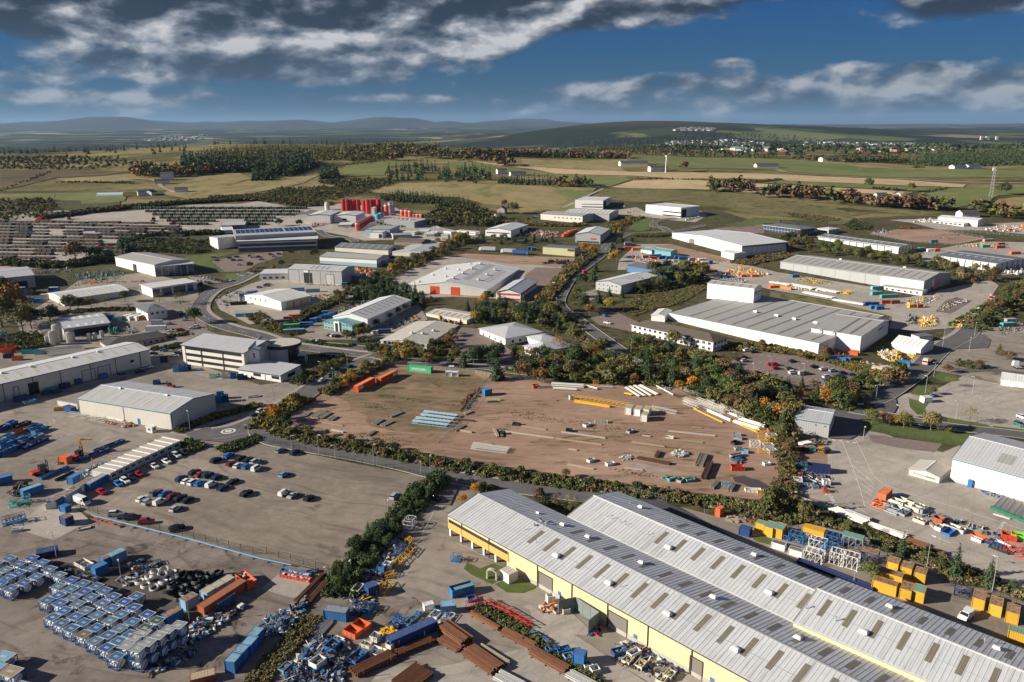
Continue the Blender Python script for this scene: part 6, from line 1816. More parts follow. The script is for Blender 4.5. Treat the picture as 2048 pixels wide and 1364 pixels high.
CL={'blue':(.035,.15,.36),'dblue':(.022,.06,.18),'lblue':(.19,.35,.46),'navy':(.02,.03,.10),'red':(.50,.06,.03),'orange':(.60,.12,.035),'green':(.06,.42,.19),'white':(.70,.69,.66),'cream':(.60,.56,.46),'yellow':(.60,.35,.04),'teal':(.06,.34,.30),'black':(.025,.025,.027),'grey':(.30,.31,.32),'rust':(.34,.10,.045),'brown':(.25,.12,.06),'orangec':(.62,.16,.06),'brass':(.55,.45,.2),'lime':(.2,.55,.07)}
_mesh={}
def chd(key,fn):
 if key not in _mesh:_mesh[key]=fn()
 return _mesh[key]
def cont_meshes(L,h,w,top):
 def body():
  mb=MB();n=int(L/.42)
  for s in(-1,1):
   y=s*(w/2-.04)
   for i in range(n):
    x0=-L/2+.12+(L-.24)*i/n;x1=x0+(L-.24)/n
    q=(x0+x1)/2;d=s*.045
    mb.add([(x0,y,.12),(q,y-d,.12),(x1,y,.12),(x0,y,h-.1),(q,y-d,h-.1),(x1,y,h-.1)],[(0,1,4,3),(1,2,5,4)])
  mb.box(-L/2+.02,-L/2+.08,-w/2+.1,w/2-.1,.12,h-.08)
  for(x,y)in((-1,-1),(-1,1),(1,-1),(1,1)):
   mb.box(x*L/2-.08,x*L/2+.08,y*w/2-.08,y*w/2+.06,0,h)
  for s in(-1,1):
   mb.box(-L/2,L/2,s*w/2-.07,s*w/2+.05,0,.16);mb.box(-L/2,L/2,s*w/2-.07,s*w/2+.05,h-.12,h)
   mb.box(s*L/2-.06,s*L/2+.06,-w/2,w/2,0,.16);mb.box(s*L/2-.06,s*L/2+.06,-w/2,w/2,h-.12,h)
  mb.box(-L/2,L/2,-w/2,w/2,.05,.14)
  return mb.mesh('shell',m_paint)
 def roof():
  mb=MB();n=int(L/.6)
  mb.box(-L/2+.05,L/2-.05,-w/2+.05,w/2-.05,h-.10,h-.03)
  for i in range(n):
   x=-L/2+.3+(L-.6)*i/max(1,n-1);mb.box(x-.08,x+.08,-w/2+.15,w/2-.15,h-.04,h-.005)
  return mb.mesh('roof',top)
 def door():
  mb=MB();mb.box(L/2-.05,L/2+.01,-w/2+.1,-.02,.14,h-.12);mb.box(L/2-.05,L/2+.01,.02,w/2-.1,.14,h-.12)
  for y in(-w*.35,-w*.15,w*.15,w*.35):mb.box(L/2+.0,L/2+.06,y-.03,y+.03,.14,h-.12)
  return mb.mesh('door',m_paint)
 k=(L,h,w,top.name)
 return chd(('cb',k),body),chd(('cr',k),roof),chd(('cd',k),door)
def cont(p,ang,L,col,lbl,gp=None,h=2.6,w=2.44,z=.0,top=None,at='g',roofcol=None,name='shipping_container',flip=0):
 cat=name.split('_')[-1]
 b=Pz(p,h)if at=='t'else(Pz(p,h/2)if at=='m'else G(p))
 if z:b=Pz(p,z+(h if at=='t'else h/2 if at=='m'else 0));b.z+=z
 r=empty(name,b,ang+(pi if flip else 0),lbl,cat,gp)
 B_,R_,D_=cont_meshes(L,h,w,top or m_paintr)
 c=CL[col]
 inst('shell',B_,parent=r,color=c);inst('roof',R_,parent=r,color=CL[roofcol]if roofcol else tuple(x*1.1+.02 for x in c));inst('door',D_,parent=r,color=c)
 return r
def open_box_mesh(L,w,h,mat,ltc=0,inner=None,name='crate'):
 mb=MB()
 if ltc:
  for z in(.1,h*.5,h-.06):
   for s in(-1,1):
    mb.bar((-L/2,s*w/2,z),(L/2,s*w/2,z),.1);mb.bar((s*L/2,-w/2,z),(s*L/2,w/2,z),.1)
  n=max(2,int(L/1))
  for i in range(n+1):
   x=-L/2+L*i/n
   for s in(-1,1):mb.bar((x,s*w/2,0),(x,s*w/2,h),.1)
  mb.box(-L/2,L/2,-w/2,w/2,.05,.14)
 else:
  t=.08
  mb.box(-L/2,L/2,-w/2,-w/2+t,0,h);mb.box(-L/2,L/2,w/2-t,w/2,0,h)
  mb.box(-L/2,-L/2+t,-w/2+t,w/2-t,0,h);mb.box(L/2-t,L/2,-w/2+t,w/2-t,0,h)
  mb.box(-L/2+t,L/2-t,-w/2+t,w/2-t,.05,.2)
  for s in(-1,1):
   mb.box(-L/2-.05,L/2+.05,s*w/2-.07,s*w/2+.07,h-.1,h+.04)
   n=max(2,int(L/1.1))
   for i in range(n+1):
    x=-L/2+L*i/n;mb.box(x-.06,x+.06,s*w/2-.07,s*w/2+.07,0,h-.1)
 return mb.mesh(name,mat)
def load_mesh(L,w,h,seed,mats):
 rs=random.Random(seed);mb=MB()
 for i in range(int(8+L*w*.9)):
  x=rs.uniform(-L/2+.4,L/2-.4);y=rs.uniform(-w/2+.3,w/2-.3);l=rs.uniform(.3,1.2);a=rs.uniform(0,6.28)
  z=rs.uniform(.25,h*.9)
  mi=rs.randrange(len(mats))
  if rs.random()<.5:mb.bar((x-l/2*cos(a),y-l/2*sin(a),z),(x+l/2*cos(a),y+l/2*sin(a),z+rs.uniform(-.1,.1)),rs.uniform(.1,.3),mi=mi)
  else:mb.box(x-l/3,x+l/3,y-l/3,y+l/3,z-.2,z+.15,mi)
 return mb.mesh('load',mats)
def bskt(p,ang,L,w,h,col,lbl,gp=None,ltc=0,load=1,name='cargo_basket',mats=None):
 cat=name.split('_')[-1]
 b=G(p);r=empty(name,b,ang,lbl,cat,gp)
 inst('frame'if ltc else'body',chd(('ob',L,w,h,ltc),lambda:open_box_mesh(L,w,h,m_obj,ltc,name='frame'if ltc else'body')),parent=r,color=CL[col])
 if load:
  ms=mats or[metl,gwod,blu]
  sd=random.randrange(3)
  inst('load',chd(('ld',L,w,h,sd,ms[0].name),lambda:load_mesh(L,w,h,sd,ms)),parent=r)
 return r
def cage_mesh(L,w,h,mat,n=2):
 mb=MB();t=.14
 for x in(-1,1):
  for y in(-1,1):mb.bar((x*L/2,y*w/2,0),(x*L/2,y*w/2,h),t)
 for z in(t/2,h-t/2):
  for s in(-1,1):
   mb.bar((-L/2,s*w/2,z),(L/2,s*w/2,z),t);mb.bar((s*L/2,-w/2,z),(s*L/2,w/2,z),t)
 for s in(-1,1):
  for i in range(n):
   x0=-L/2+L*i/n;x1=x0+L/n
   mb.bar((x0,s*w/2,t),(x1,s*w/2,h-t),.09)
   if i:mb.bar((x0,s*w/2,0),(x0,s*w/2,h),.1)
  mb.bar((s*L/2,-w/2,t),(s*L/2,w/2,h-t),.09)
 return mb.mesh('frame',mat)
def tank_mesh(L,w,h):
 mb=MB();r=min(w,h)*.43
 mb.cyl((-L/2+.25,0,h*.47),(L/2-.25,0,h*.47),r,n=14)
 mb.cyl((-L/2+.08,0,h*.47),(-L/2+.25,0,h*.47),r*.7,r,n=14);mb.cyl((L/2-.25,0,h*.47),(L/2-.08,0,h*.47),r,r*.7,n=14)
 mb.cyl((0,0,h*.47),(0,0,h-.08),.3,n=8)
 return mb.mesh('tank',m_tankw)
def tank_unit(p,ang,lbl,gp=None,z=.0,L=3.1,w=2.5,h=2.55,top='blue',frame=(.02,.09,.26),at='t'):
 b=Pz(p,z+h)if at=='t'else G(p)
 b=V_((b.x,b.y,b.z+z))
 r=empty('framed_tank',b,ang,lbl,'tank',gp)
 inst('frame',chd(('cage',L,w,h),lambda:cage_mesh(L,w,h,m_obj)),parent=r,color=frame or CL['blue'])
 inst('tank',chd(('tk',L,w,h),lambda:tank_mesh(L,w,h)),parent=r)
 def deck():
  mb=MB();mb.box(-L/2+.12,L/2-.12,-w/2+.12,w/2-.12,h-.09,h-.03);return mb.mesh('top_plate',m_obj)
 def marks():
  mb=MB()
  for s in(-.18,.18):mb.box(-L*.2,L*.2,s-.07,s+.07,h-.03,h-.022)
  for s in(-1,1):
   mb.box(-L/2,L/2,s*w/2-.06,s*w/2+.06,h,h+.02);mb.box(s*L/2-.06,s*L/2+.06,-w/2,w/2,h,h+.021)
  return mb.mesh('white_markings',wht)
 inst('top_plate',chd(('dk',L,w,h),deck),parent=r,color=CL.get(top,top)if isinstance(top,str)else top)
 inst('white_markings',chd(('mk',L,w,h),marks),parent=r)
 return r
def pipes(p0,p1,w,n_layers,r,mat,lbl,gp=None,L=None,name='pipe_bundle',cat='pipes',bearers=True,squash=1,nmax=300,jit=.35,ends=None,base=.18,stakes=0,sides=7):
 A=G(p0);B=G(p1);d=(B-A);L_=L or d.to_2d().length
 ang=atan2(d.y,d.x);c=(A+B)/2;c.z=zt(c.x,c.y)
 root=empty(name,c,ang,lbl,cat,gp)
 me=chd(('pp',round(L_,1),r,mat.name,sides),lambda:MB().cyl((-L_/2,0,0),(L_/2,0,0),r,n=sides).mesh('pipe',mat))
 n=max(1,int(w/(2*r)))
 k=0
 for l in range(n_layers):
  for i in range(n-(l%2 and 1)):
   y=(i-(n-1-(l%2 and 1))/2)*2*r*1.01
   if k<nmax:inst('pipe',me,(RU(-jit,jit),y,base+r+l*r*1.75),0,1,root)
   k+=1
 if bearers:
  mb=MB()
  for f in(-.4,0,.4):mb.box(L_*f-.12,L_*f+.12,-w/2-.25,w/2+.25,-.1,base)
  mb.obj('timber_bearer',gwod,root)
 if stakes:
  mb=MB()
  for f in(-.35,.35):
   for s in(-1,1):mb.bar((L_*f,s*(w/2+.15),0),(L_*f,s*(w/2+.15),stakes),.12)
  mb.obj('stake',rstp,root)
 return root
def beams(p0,p1,w,n,hh,mat,lbl,gp=None,name='beam_stack',layers=1):
 cat=name.split('_')[-1]
 A=G(p0);B=G(p1);d=(B-A);L_=d.to_2d().length;ang=atan2(d.y,d.x);c=(A+B)/2;c.z=zt(c.x,c.y)
 root=empty(name,c,ang,lbl,cat,gp)
 bw=w/n*.82
 me=chd(('bm',round(L_,1),round(bw,2),hh,mat.name),lambda:MB().box(-L_/2,L_/2,-bw/2,bw/2,0,hh).mesh('beam',mat))
 for l in range(layers):
  for i in range(n):
   inst('beam',me,(RU(-.3,.3),(i-(n-1)/2)*w/n,.1+l*(hh+.03)),RU(-.008,.008),(1,1,RU(.85,1.1)),root)
 return root
def ltc(p0,p1,w,h,mat,lbl,gp=None,name='lattice_boom',cat='boom',z=.2):
 A=G(p0);B=G(p1);d=(B-A);L_=d.to_2d().length;ang=atan2(d.y,d.x);c=(A+B)/2;c.z=zt(c.x,c.y)
 root=empty(name,c,ang,lbl,cat,gp)
 mb=MB()
 for y in(-w/2,w/2):
  for zz in(z,z+h):mb.bar((-L_/2,y,zz),(L_/2,y,zz),.13)
 mb.obj('chord',mat,root)
 mb=MB();n=max(3,int(L_/max(w,.8)))
 for i in range(n):
  x0=-L_/2+L_*i/n;x1=x0+L_/n
  for y in(-w/2,w/2):mb.bar((x0,y,z),(x1,y,z+h),.08)
  for zz in(z,z+h):mb.bar((x0,-w/2,zz),(x1,w/2,zz),.08)
 mb.obj('bracing',mat,root)
 return root
def EL(z,x,y,a,b):return[z(x+a*u,y+b*v)for u,v in((-1,0),(-.5,-.8),(.5,-.8),(1,0),(.5,.8),(-.5,.8))]
MIX=[blu,metl,blk,wht,gwod,rusd,blk,blu]
def heap(poly,n,mats,hmax=1,name='scrap_pile',size=(.4,1.6)):
 pts=scatter(poly,n,.35,10);mb=MB()
 for x,y in pts:
  z=zt(x,y);a=RU(0,3.14);l=RU(*size);mi=random.randrange(len(mats));h=RU(.15,hmax)
  ca,sa=cos(a),sin(a);k=RN()
  if k<.35:mb.bar((x-ca*l,y-sa*l,z+.1+h*.5),(x+ca*l,y+sa*l,z+.1+h*RU(.2,1)),RU(.1,.28),mi=mi)
  elif k<.6:mb.cyl((x-ca*l*.5,y-sa*l*.5,z+.3),(x+ca*l*.5,y+sa*l*.5,z+.3),RU(.15,.4),n=7,mi=mi)
  elif k<.75:mb.cyl((x,y,z),(x,y,z+h),RU(.2,.4),n=8,mi=mi)
  else:
   w=l*RU(.3,.7)
   V=[(x+ca*i*l/2-sa*j*w/2,y+sa*i*l/2+ca*j*w/2)for i,j in((-1,-1),(1,-1),(1,1),(-1,1))]
   mb.prism(V,z,z+h,mi)
 o=mb.obj(name,mats)
 return tag(o,'mixed %s near %s'%(name.replace('_',' '),nearest(x,y)),None,None,'stuff')
def car_body(kind):
 S={'hatch':(4.2,[(-2.1,.35),(-2.1,.95),(-1.9,1.02),(-1,1.02),(.9,.98),(2,.78),(2.1,.4)],[(-1.95,1),(-1.55,1.46),(.15,1.50),(1.05,.98)]),'saloon':(4.5,[(-2.25,.35),(-2.25,.9),(-2,.98),(-1.2,1),(.95,.97),(2.15,.76),(2.25,.4)],[(-1.5,.98),(-.85,1.40),(.2,1.43),(1.15,.96)]),'suv':(4.6,[(-2.3,.4),(-2.3,1.1),(-2.15,1.15),(-1.1,1.15),(1,1.12),(2.2,.95),(2.3,.45)],[(-2.2,1.13),(-1.85,1.68),(.2,1.72),(1.15,1.12)]),'van':(4.5,[(-2.25,.35),(-2.25,1.1),(-2.2,1.12),(-1,1.12),(1,1.1),(2.1,.9),(2.25,.4)],[(-2.2,1.1),(-2.15,1.82),(.55,1.84),(1.35,1.08)])}[kind]
 return S
def make_car(kind):
 L,low,cab=car_body(kind)
 W=.88
 mb=MB();n=len(low)
 vs=[];fs=[]
 rows=[(-W,0),(-W*.97,.06),(-W*.80,.10),(W*.80,.10),(W*.97,.06),(W,0)]
 for(yy,dz)in((-W,-.05),(-W*.9,0),(W*.9,0),(W,-.05)):
  for(x,z)in low:vs.append((x*(.985 if abs(yy)>W*.95 else 1),yy,z+dz if z>.5 else z))
  vs+=[(low[-1][0]*.98,yy,.28),(low[0][0]*.98,yy,.28)]
 m=n+2
 for r in range(3):
  for i in range(m):fs.append((r*m+i,r*m+(i+1)%m,(r+1)*m+(i+1)%m,(r+1)*m+i))
 fs.append(tuple(range(m)));fs.append(tuple(range(3*m,4*m))[::-1])
 mb.add(vs,fs)
 (x0,z0),(x1,z1),(x2,z2),(x3,z3)=cab
 mb.add([(x1+.04,-W*.68,z1+.02),(x2-.02,-W*.68,z2+.02),(x2-.02,W*.68,z2+.02),(x1+.04,W*.68,z1+.02),(x1-.05,-W*.74,z1-.06),(x2+.08,-W*.74,z2-.06),(x2+.08,W*.74,z2-.06),(x1-.05,W*.74,z1-.06)],[(0,1,2,3),(0,4,5,1),(1,5,6,2),(2,6,7,3),(3,7,4,0)])
 if kind=='van':
  for s in(-1,1):
   mb.add([(x0-.01,s*W*.955,z0-.05),(-.1,s*W*.955,z0-.05),(-.1,s*W*.765,z2-.03),(x1-.01,s*W*.765,z1-.03)],[(0,1,2,3)])
  mb.add([(x0-.03,-W*.94,z0),(x0-.03,W*.94,z0),(x1-.03,W*.76,z1-.03),(x1-.03,-W*.76,z1-.03)],[(0,1,2,3)])
 body=mb.mesh('body',m_carp)
 mb=MB()
 a,b=W*.93,W*.74
 mb.add([(x0,-a,z0-.06),(x3,-a,z3-.06),(x3,a,z3-.06),(x0,a,z0-.06),(x1,-b,z1-.02),(x2,-b,z2-.02),(x2,b,z2-.02),(x1,b,z1-.02)],[(0,1,5,4),(1,2,6,5),(2,3,7,6),(3,0,4,7),(4,5,6,7)])
 glass=mb.mesh('windows',m_carg)
 mb=MB();mb.cyl((0,-.1,0),(0,.1,0),.33,n=10);mb.cyl((0,-.11,0),(0,.11,0),.18,n=8)
 wheel=chd('wheel',lambda:mb.mesh('wheel',m_tyre))
 return body,glass,wheel,L
CARS={k:make_car(k)for k in('hatch','saloon','suv','van')}
CC={'white':(.72,.72,.71),'silver':(.42,.43,.44),'grey':(.13,.135,.14),'black':(.018,.018,.02),'navy':(.02,.035,.085),'blue':(.03,.16,.46),'red':(.42,.012,.012),'darkred':(.16,.015,.015),'orange':(.38,.07,.03),'teal':(.02,.16,.16),'lblue':(.20,.33,.45),'sblue':(.22,.27,.34)}
CNM={'sblue':'silver blue','lblue':'pale blue','darkred':'dark red'}
def car(p,col,ang,place,kind=None,parts=1,at=.7):
 kind=kind or RC(('hatch','hatch','saloon','suv'))
 B_,Gl,Wh,L=CARS[kind]
 b=Pz(p,at);b.z+=(.3 if b.y>330 else .05)
 nm='parked_van'if kind=='van'else'parked_car'
 cn=CNM.get(col,col);kn={'hatch':'hatchback','saloon':'saloon car','suv':'large car','van':'small van'}[kind]
 lab=''
 r=empty(nm,b,ang+RU(-.04,.04),lab,'van'if kind=='van'else'car','cars and vans '+place)
 r['_ck']=cn+' '+kn;r['_pl']=place;r['_px']=float(p[0]);r['_py']=float(p[1])
 c=CC[col];j=RU(.85,1.1)
 inst('body',B_,parent=r,color=tuple(x*j for x in c));inst('windows',Gl,parent=r)
 for x in(-L*.31,L*.31):
  for y in(-.82,.82):inst('wheel',Wh,(x,y,.33),parent=r)
 carlist.append(r)
 return r
carlist=[]
def cars(zf,place,ang,lst,**k):
 for it in lst:
  kind=it[3]if len(it)>3 else None
  car(zf(it[0],it[1]),it[2],ang,place,kind,**k)
a_lot=ANG(MA(963-32,1205+17),MA(963+32,1205-17))
cars(MA,'in nearer half of gravel car park',a_lot,T("963 1205 white|1005 1225 silver|1078 1227 white van|1053 1163 grey|1115 1170 blue saloon|1172 1187 darkred|1215 1202 black suv|1265 1212 black saloon|1187 1270 silver hatch|1225 1070 navy|1263 1085 white hatch|1307 1093 white suv|1350 1100 blue hatch|1313 1028 black|1350 1040 orange|1405 1045 navy van|1463 1060 navy hatch|1427 1110 white van|1505 1130 navy saloon|1573 1088 black|1663 1168 black suv"))
cars(MA,'in farther half of gravel car park',a_lot,T("1457 945 black suv|1545 915 blue suv|1562 967 darkred|1622 930 black saloon|1610 980 white|1668 985 blue hatch|1675 940 black saloon|1725 955 silver|1735 1000 white suv"))
cars(MB_,'on open gravel right of parked rows',a_lot,T("225 985 sblue hatch|338 1000 navy suv|48 1072 silver|52 1120 white van|258 1168 lblue hatch|258 1308 white van|325 1325 silver saloon|445 1345 black|1098 1332 silver suv"))
cars(MA,'in row along wire fence',ANG(MA(750,1300),MA(820,1310))+.5,T("782 1307 white suv|842 1322 grey|900 1333 black|990 1360 red suv"))
car(ZA(1195,322),'black',ANG(ZA(1150,335),ZA(1240,305)),'beside wire fence past trailer','suv')
a_cab=ANG(MA(1005,965),MA(1078,1000))
cars(MA,'in front of portable office row',a_cab,T("1040 983 white saloon|1122 952 white saloon|1150 925 black saloon|1190 912 white suv|1243 892 black suv|935 1037 red saloon|885 1058 navy hatch|845 1085 white suv|797 1103 blue hatch|685 1158 red hatch"))
a_rd=ANG(MB_(25,715),MB_(155,650))
cars(MB_,'on verge by junction',a_rd,T("155 650 red hatch|83 685 silver suv|25 715 navy"))
a_r2=ANG(MB_(550,455),MB_(755,352))
cars(MB_,'parked on lane below office block',a_r2,T("550 455 white hatch|605 420 grey suv|658 402 blue hatch|700 378 grey|755 352 navy"))
cars(MB_,'in office block forecourt',a_r2,T("545 262 black|590 268 navy|625 275 black|665 280 grey"))
cars(MB_,'before teal fronted shed',ANG(MB_(480,160),MB_(520,150))+.2,T("520 155 white|478 158 silver|605 115 black|630 118 white|657 120 black|945 95 silver|972 92 white|870 130 darkred|840 155 black"))
a_w=ANG(MD(265,280),MD(310,275))
cars(MD,'in block paved car park',a_w,T("140 298 red|172 302 red|175 325 red|287 277 navy|265 327 grey|290 355 white suv|355 363 silver van|435 315 black|497 332 white|560 342 lblue|628 360 navy suv|692 375 navy|520 385 white|518 412 blue suv|48 355 red|45 380 white|25 213 black|672 522 white suv|385 360 grey"))
cars(MC,'at left end of block paved car park',a_w,T("1810 222 white suv|1855 232 black|1790 297 silver|1785 272 darkred|1650 352 white|1685 360 white|1620 345 grey|1750 290 black|1430 320 navy|1810 395 navy"))
cars(MD,'beside empty right hand car park',ANG(MD(1790,690),MD(1850,712)),[(1820,703,'teal','suv'),(1842,655,'white')])
car(UC(785,1045),'white',ANG(UC(765,1042),UC(805,1050)),'alone in small car park below dark trees','saloon')
cars(UC,'in small car park below dark trees',1.9,[(765,990,'blue'),(720,975,'grey')])
cars(UA,'in front row by glass reception',ANG(UA(1600,780),UA(1630,760)),[(1580+i*27,762+i*5.2,c)for i,c in enum(('silver','white','white','silver','lblue','darkred','grey'))])
cars(UA,'in second row by glass reception',ANG(UA(1600,780),UA(1630,760)),[(1550+i*30,795+i*4,c)for i,c in enum(('white','silver','white','grey'))]+[(1775,797,'sblue','suv'),(1820,790,'white')])
cars(UA,'in car park of long solar office',.15,T("1685 608 grey|1710 633 black|1810 615 black|1865 605 black|1890 632 grey|1840 632 navy|1885 667 silver|1975 600 black|1995 608 white"))
cars(UB,'before right half of long solar office',.3,T("325 568 darkred suv|163 586 darkred|190 603 silver|230 583 grey|20 608 white|70 605 darkred|90 625 grey"))
cars(UB,'beside tall grey factory reception',.25,T("100 765 white suv|150 748 silver|185 735 white|75 845 sblue|145 822 white suv|130 832 grey|130 1118 white suv|155 1110 navy"))
cars(UA,'beside small hipped office',.2,T("1420 1042 silver|1440 1060 black|1455 1082 navy|1460 1100 white|1335 1132 lblue|1350 1190 white|1425 1183 red|1520 1165 white|1555 1157 white suv"))
cars(MA,'behind end of long workshop',.2,T("1110 205 blue|1040 228 navy|1180 240 white|1205 228 navy|1225 215 white|1225 165 grey"))
cars(MA,'at right end of long workshop',ANG(MA(920,350),MA(975,340)),T("945 348 black suv|970 330 silver suv|1000 322 white suv"))
cars(UC,'beside right hand crisp white block',.2,T("1372 292 white|1392 285 silver|1415 280 white|1440 275 silver|1460 270 white"))
cars(UC,'between crisp white blocks',.2,T("920 190 silver van|940 235 white|265 268 white|250 275 grey|210 285 black"))
cars(UD,'before panelled workshops',.1,T("400 470 grey|430 468 red|475 470 darkred"))
cars(UD,'in fenced depot beyond dirt compound',.1,[(1240+i*38,312-(i%3)*8,c)for i,c in enum(('white','white','silver','white'))]+[(1780+i*42,372+(i%2)*10,c)for i,c in enum(('white','silver','white','white','grey','white'))],parts=1)
car((870,996),'black',ANG((860,992),(880,1000)),'in shade on side road by dark bank','suv')
byk={}
for r in carlist:byk.setdefault((r['_ck'],r['_pl']),[]).append(r)
for(ck,pl),L_ in byk.items():
 L_.sort(key=lambda r:r['_px'])
 for i,r in enum(L_):
  r['label']=('%s %s'%(ck,pl))if len(L_)==1 else('%s %s from left %s'%(nth(i),ck,pl))
for r in carlist:
 for k in('_ck','_pl','_px','_py'):del r[k]
def panel_van(p,ang,lbl,col=(.74,.74,.72),L=6,H=2.6):
 r=empty('panel_van',Pz(p,1.2),ang,lbl,'van')
 mb=MB();w=1
 prof=[(-L/2,.4),(-L/2,H),(L/2-1.5,H),(L/2-.75,1.35),(L/2-.05,1.05),(L/2,.45)]
 vs=[(x,-w,z)for x,z in prof]+[(x,w,z)for x,z in prof];n=len(prof)
 for i,v in enum(vs):
  if v[2]>2:vs[i]=(v[0],v[1]*.88,v[2])
 mb.add(vs,[tuple(range(n)),tuple(range(2*n-1,n-1,-1))]+[(i,i+n,(i+1)%n+n,(i+1)%n)for i in range(n)])
 mb.obj('body',m_carp,r,color=col)
 mb=MB();mb.add([(L/2-1.42,-.84,H-.1),(L/2-.72,-.93,1.42),(L/2-.72,.93,1.42),(L/2-1.42,.84,H-.1)],[(0,1,2,3)]);mb.T=Matrix.Translation((.03,0,.03))
 mb.add([(L/2-1.42,-.84,H-.1),(L/2-.72,-.93,1.42),(L/2-.72,.93,1.42),(L/2-1.42,.84,H-.1)],[(0,1,2,3)])
 mb.obj('windscreen',m_carg,r)
 for s in(-1,1):
  mb=MB();mb.box(L/2-2.3,L/2-1.3,s*.93-.03,s*.93+.06*(s>0)+.0,1.45,2.1)if s>0 else mb.box(L/2-2.3,L/2-1.3,-.99,-.92,1.45,2.1)
  mb.obj('side_window',m_carg,r)
 for x in(-L*.3,L*.3):
  for y in(-.9,.9):inst('wheel',_mesh['wheel'],(x,y,.36),0,1.1,r)
panel_van(MA(553,1218),ANG(MA(490,1200),MA(610,1240)),'long white panel van beside blue and white containers')
panel_van(ZD(1695,820),ANG(ZD(1720,800),ZD(1670,840)),'white van in shade beside yellow generator units',L=4.6,H=2)
panel_van(UC(392,760),ANG(UC(380,770),UC(400,750)),'white van parked against wall below red trimmed office',L=5.2,H=2.4)
def lorry(p,ang,lbl,cab=(.7,.7,.7),L=14,trailer='flat',tcol=(.25,.18,.12)):
 r=empty('lorry',G(p),ang,lbl,'lorry')
 mb=MB();mb.box(L/2-2.2,L/2,-1.2,1.2,.5,2.2);mb.add([(L/2-2.2,-1.2,2.2),(L/2,-1.2,2.2),(L/2,1.2,2.2),(L/2-2.2,1.2,2.2),(L/2-2.2,-1.1,3.5),(L/2-.6,-1.1,3.3),(L/2-.6,1.1,3.3),(L/2-2.2,1.1,3.5)],[(0,1,5,4),(1,2,6,5),(2,3,7,6),(3,0,4,7),(4,5,6,7)])
 mb.obj('cab',m_carp,r,color=cab)
 mb=MB();mb.box(L/2-.1,L/2+.04,-1.05,1.05,1.55,2.3);mb.obj('windscreen',m_carg,r)
 mb=MB()
 if trailer=='flat':mb.box(-L/2,L/2-3,-1.25,1.25,1,1.3)
 else:mb.box(-L/2,L/2-2.6,-1.25,1.25,1,3.9)
 mb.obj('trailer',m_obj,r,color=tcol)
 mb=MB();mb.box(-L/2+1,L/2-.5,-.4,.4,.6,.95);mb.obj('chassis',blk,r)
 for x in(L/2-1.4,L/2-4.2,-L/2+1.2,-L/2+2.5,-L/2+3.8):
  for y in(-1.05,1.05):inst('wheel',_mesh['wheel'],(x,y,.5),0,1.5,r)
lorry(MD(1200,290),ANG(MD(1240,265),MD(1165,320)),'flatbed lorry with white and orange cab driving up right hand road',(.6,.45,.35),11)
lorry(UB(75,720),ANG(UB(200,715),UB(40,725)),'flatbed lorry with red and white cab near small orange tree',(.62,.2,.15),14)
lorry(UB(1870,560),ANG(UB(2040,568),UB(1780,555)),'white curtain sided lorry, left of two parked nose to tail',(.7,.7,.7),15,'box',(.42,.41,.40))
lorry(UC(60,535),ANG(UC(-60,530),UC(60,538))+pi,'grey box lorry before pines, right of first',(.7,.7,.7),13,'box',(.38,.38,.40))
lorry(UC(150,545),ANG(UC(70,540),UC(195,548)),'lorry with long blue trailer parked left of yellow green shed',(.06,.15,.4),14,'box',(.03,.09,.30))
lorry(MD(1800,325),1.4,'small white truck on curved drive by right edge',(.6,.6,.6),6,'flat',(.3,.3,.3))
def porta(E,L,w,ang,lbl,h=2.9):
 r=empty('portable_cabin',E,ang,lbl,'cabin','portable office row')
 def body():
  mb=MB();mb.box(-L/2,L/2,-w/2,w/2,.25,h-.1);return mb.mesh('wall',wcrm)
 def roof():
  mb=MB();mb.box(-L/2-.05,L/2+.05,-w/2-.04,w/2+.04,h-.1,h);
  mb.box(-L/2-.1,L/2+.1,w/2-.14,w/2+.12,h,h+.24);return mb.mesh('roof',m_roof_t)
 inst('wall',chd(('pw',L,w),body),parent=r);inst('roof',chd(('pr',L,w),roof),parent=r)
 def beam():
  mb=MB();mb.box(-L/2-.12,L/2+.12,w/2-.22,w/2+.14,h-.02,h+.28);return mb.mesh('roof_beam',twht)
 inst('roof_beam',chd(('pb',L,w),beam),parent=r)
 def win():
  mb=MB();mb.box(L/2,L/2+.05,-w*.33,w*.33,1.15,2.25);return mb.mesh('window',twht)
 def pane():
  mb=MB();mb.box(L/2+.03,L/2+.07,-w*.28,-.05,1.25,2.15);mb.box(L/2+.03,L/2+.07,.05,w*.28,1.25,2.15);return mb.mesh('pane',m_glass)
 o=inst('window',chd(('pwi',L,w),win),parent=r);inst('pane',chd(('pp_',L,w),pane),parent=o)
 return r
def porta_row(E,a,b,base,n,first):
 N=G(base);h=2.9
 A=P(a,N.z+h);B=P(b,N.z+h)
 u=V_((A.x-N.x,A.y-N.y));la=u.length;u.normalize();p=V_((-u.y,u.x));v=V_((B.x-N.x,B.y-N.y));sg=1 if v.dot(p)>0 else-1;v=p*sg;
 lb=abs(V_((B.x-N.x,B.y-N.y)).dot(p))
 w=la/n;ang=atan2(-v.y,-v.x)
 for i in range(n):
  c=V_((N.x,N.y))+u*(w*(i+.5))+v*(lb/2)
  porta(V_((c.x,c.y,N.z)),lb,w-.02,ang,'pale flat roofed portable cabin, %s from near left end of row'%nth(first+i))
porta_row(MA(748,1035),MA(962,928),MA(632,1008),MA(750,1090),5,0)
porta_row(MA(970,920),MA(1215,815),MA(850,900),MA(972,980),5,5)
S=Shed('gate_kiosk','small white gate kiosk before grey workshop corner',MA(1030,728),MA(985,722),MA(1052,715),base=MA(1030,765),flat=1,wall=wwht,roof=twht,cat='kiosk')
S.window('a',.5,.9,1,1.9);S.window('b',.5,.9,1,1.9)
aC=ANG(MA(640,1175),MA(735,1120))
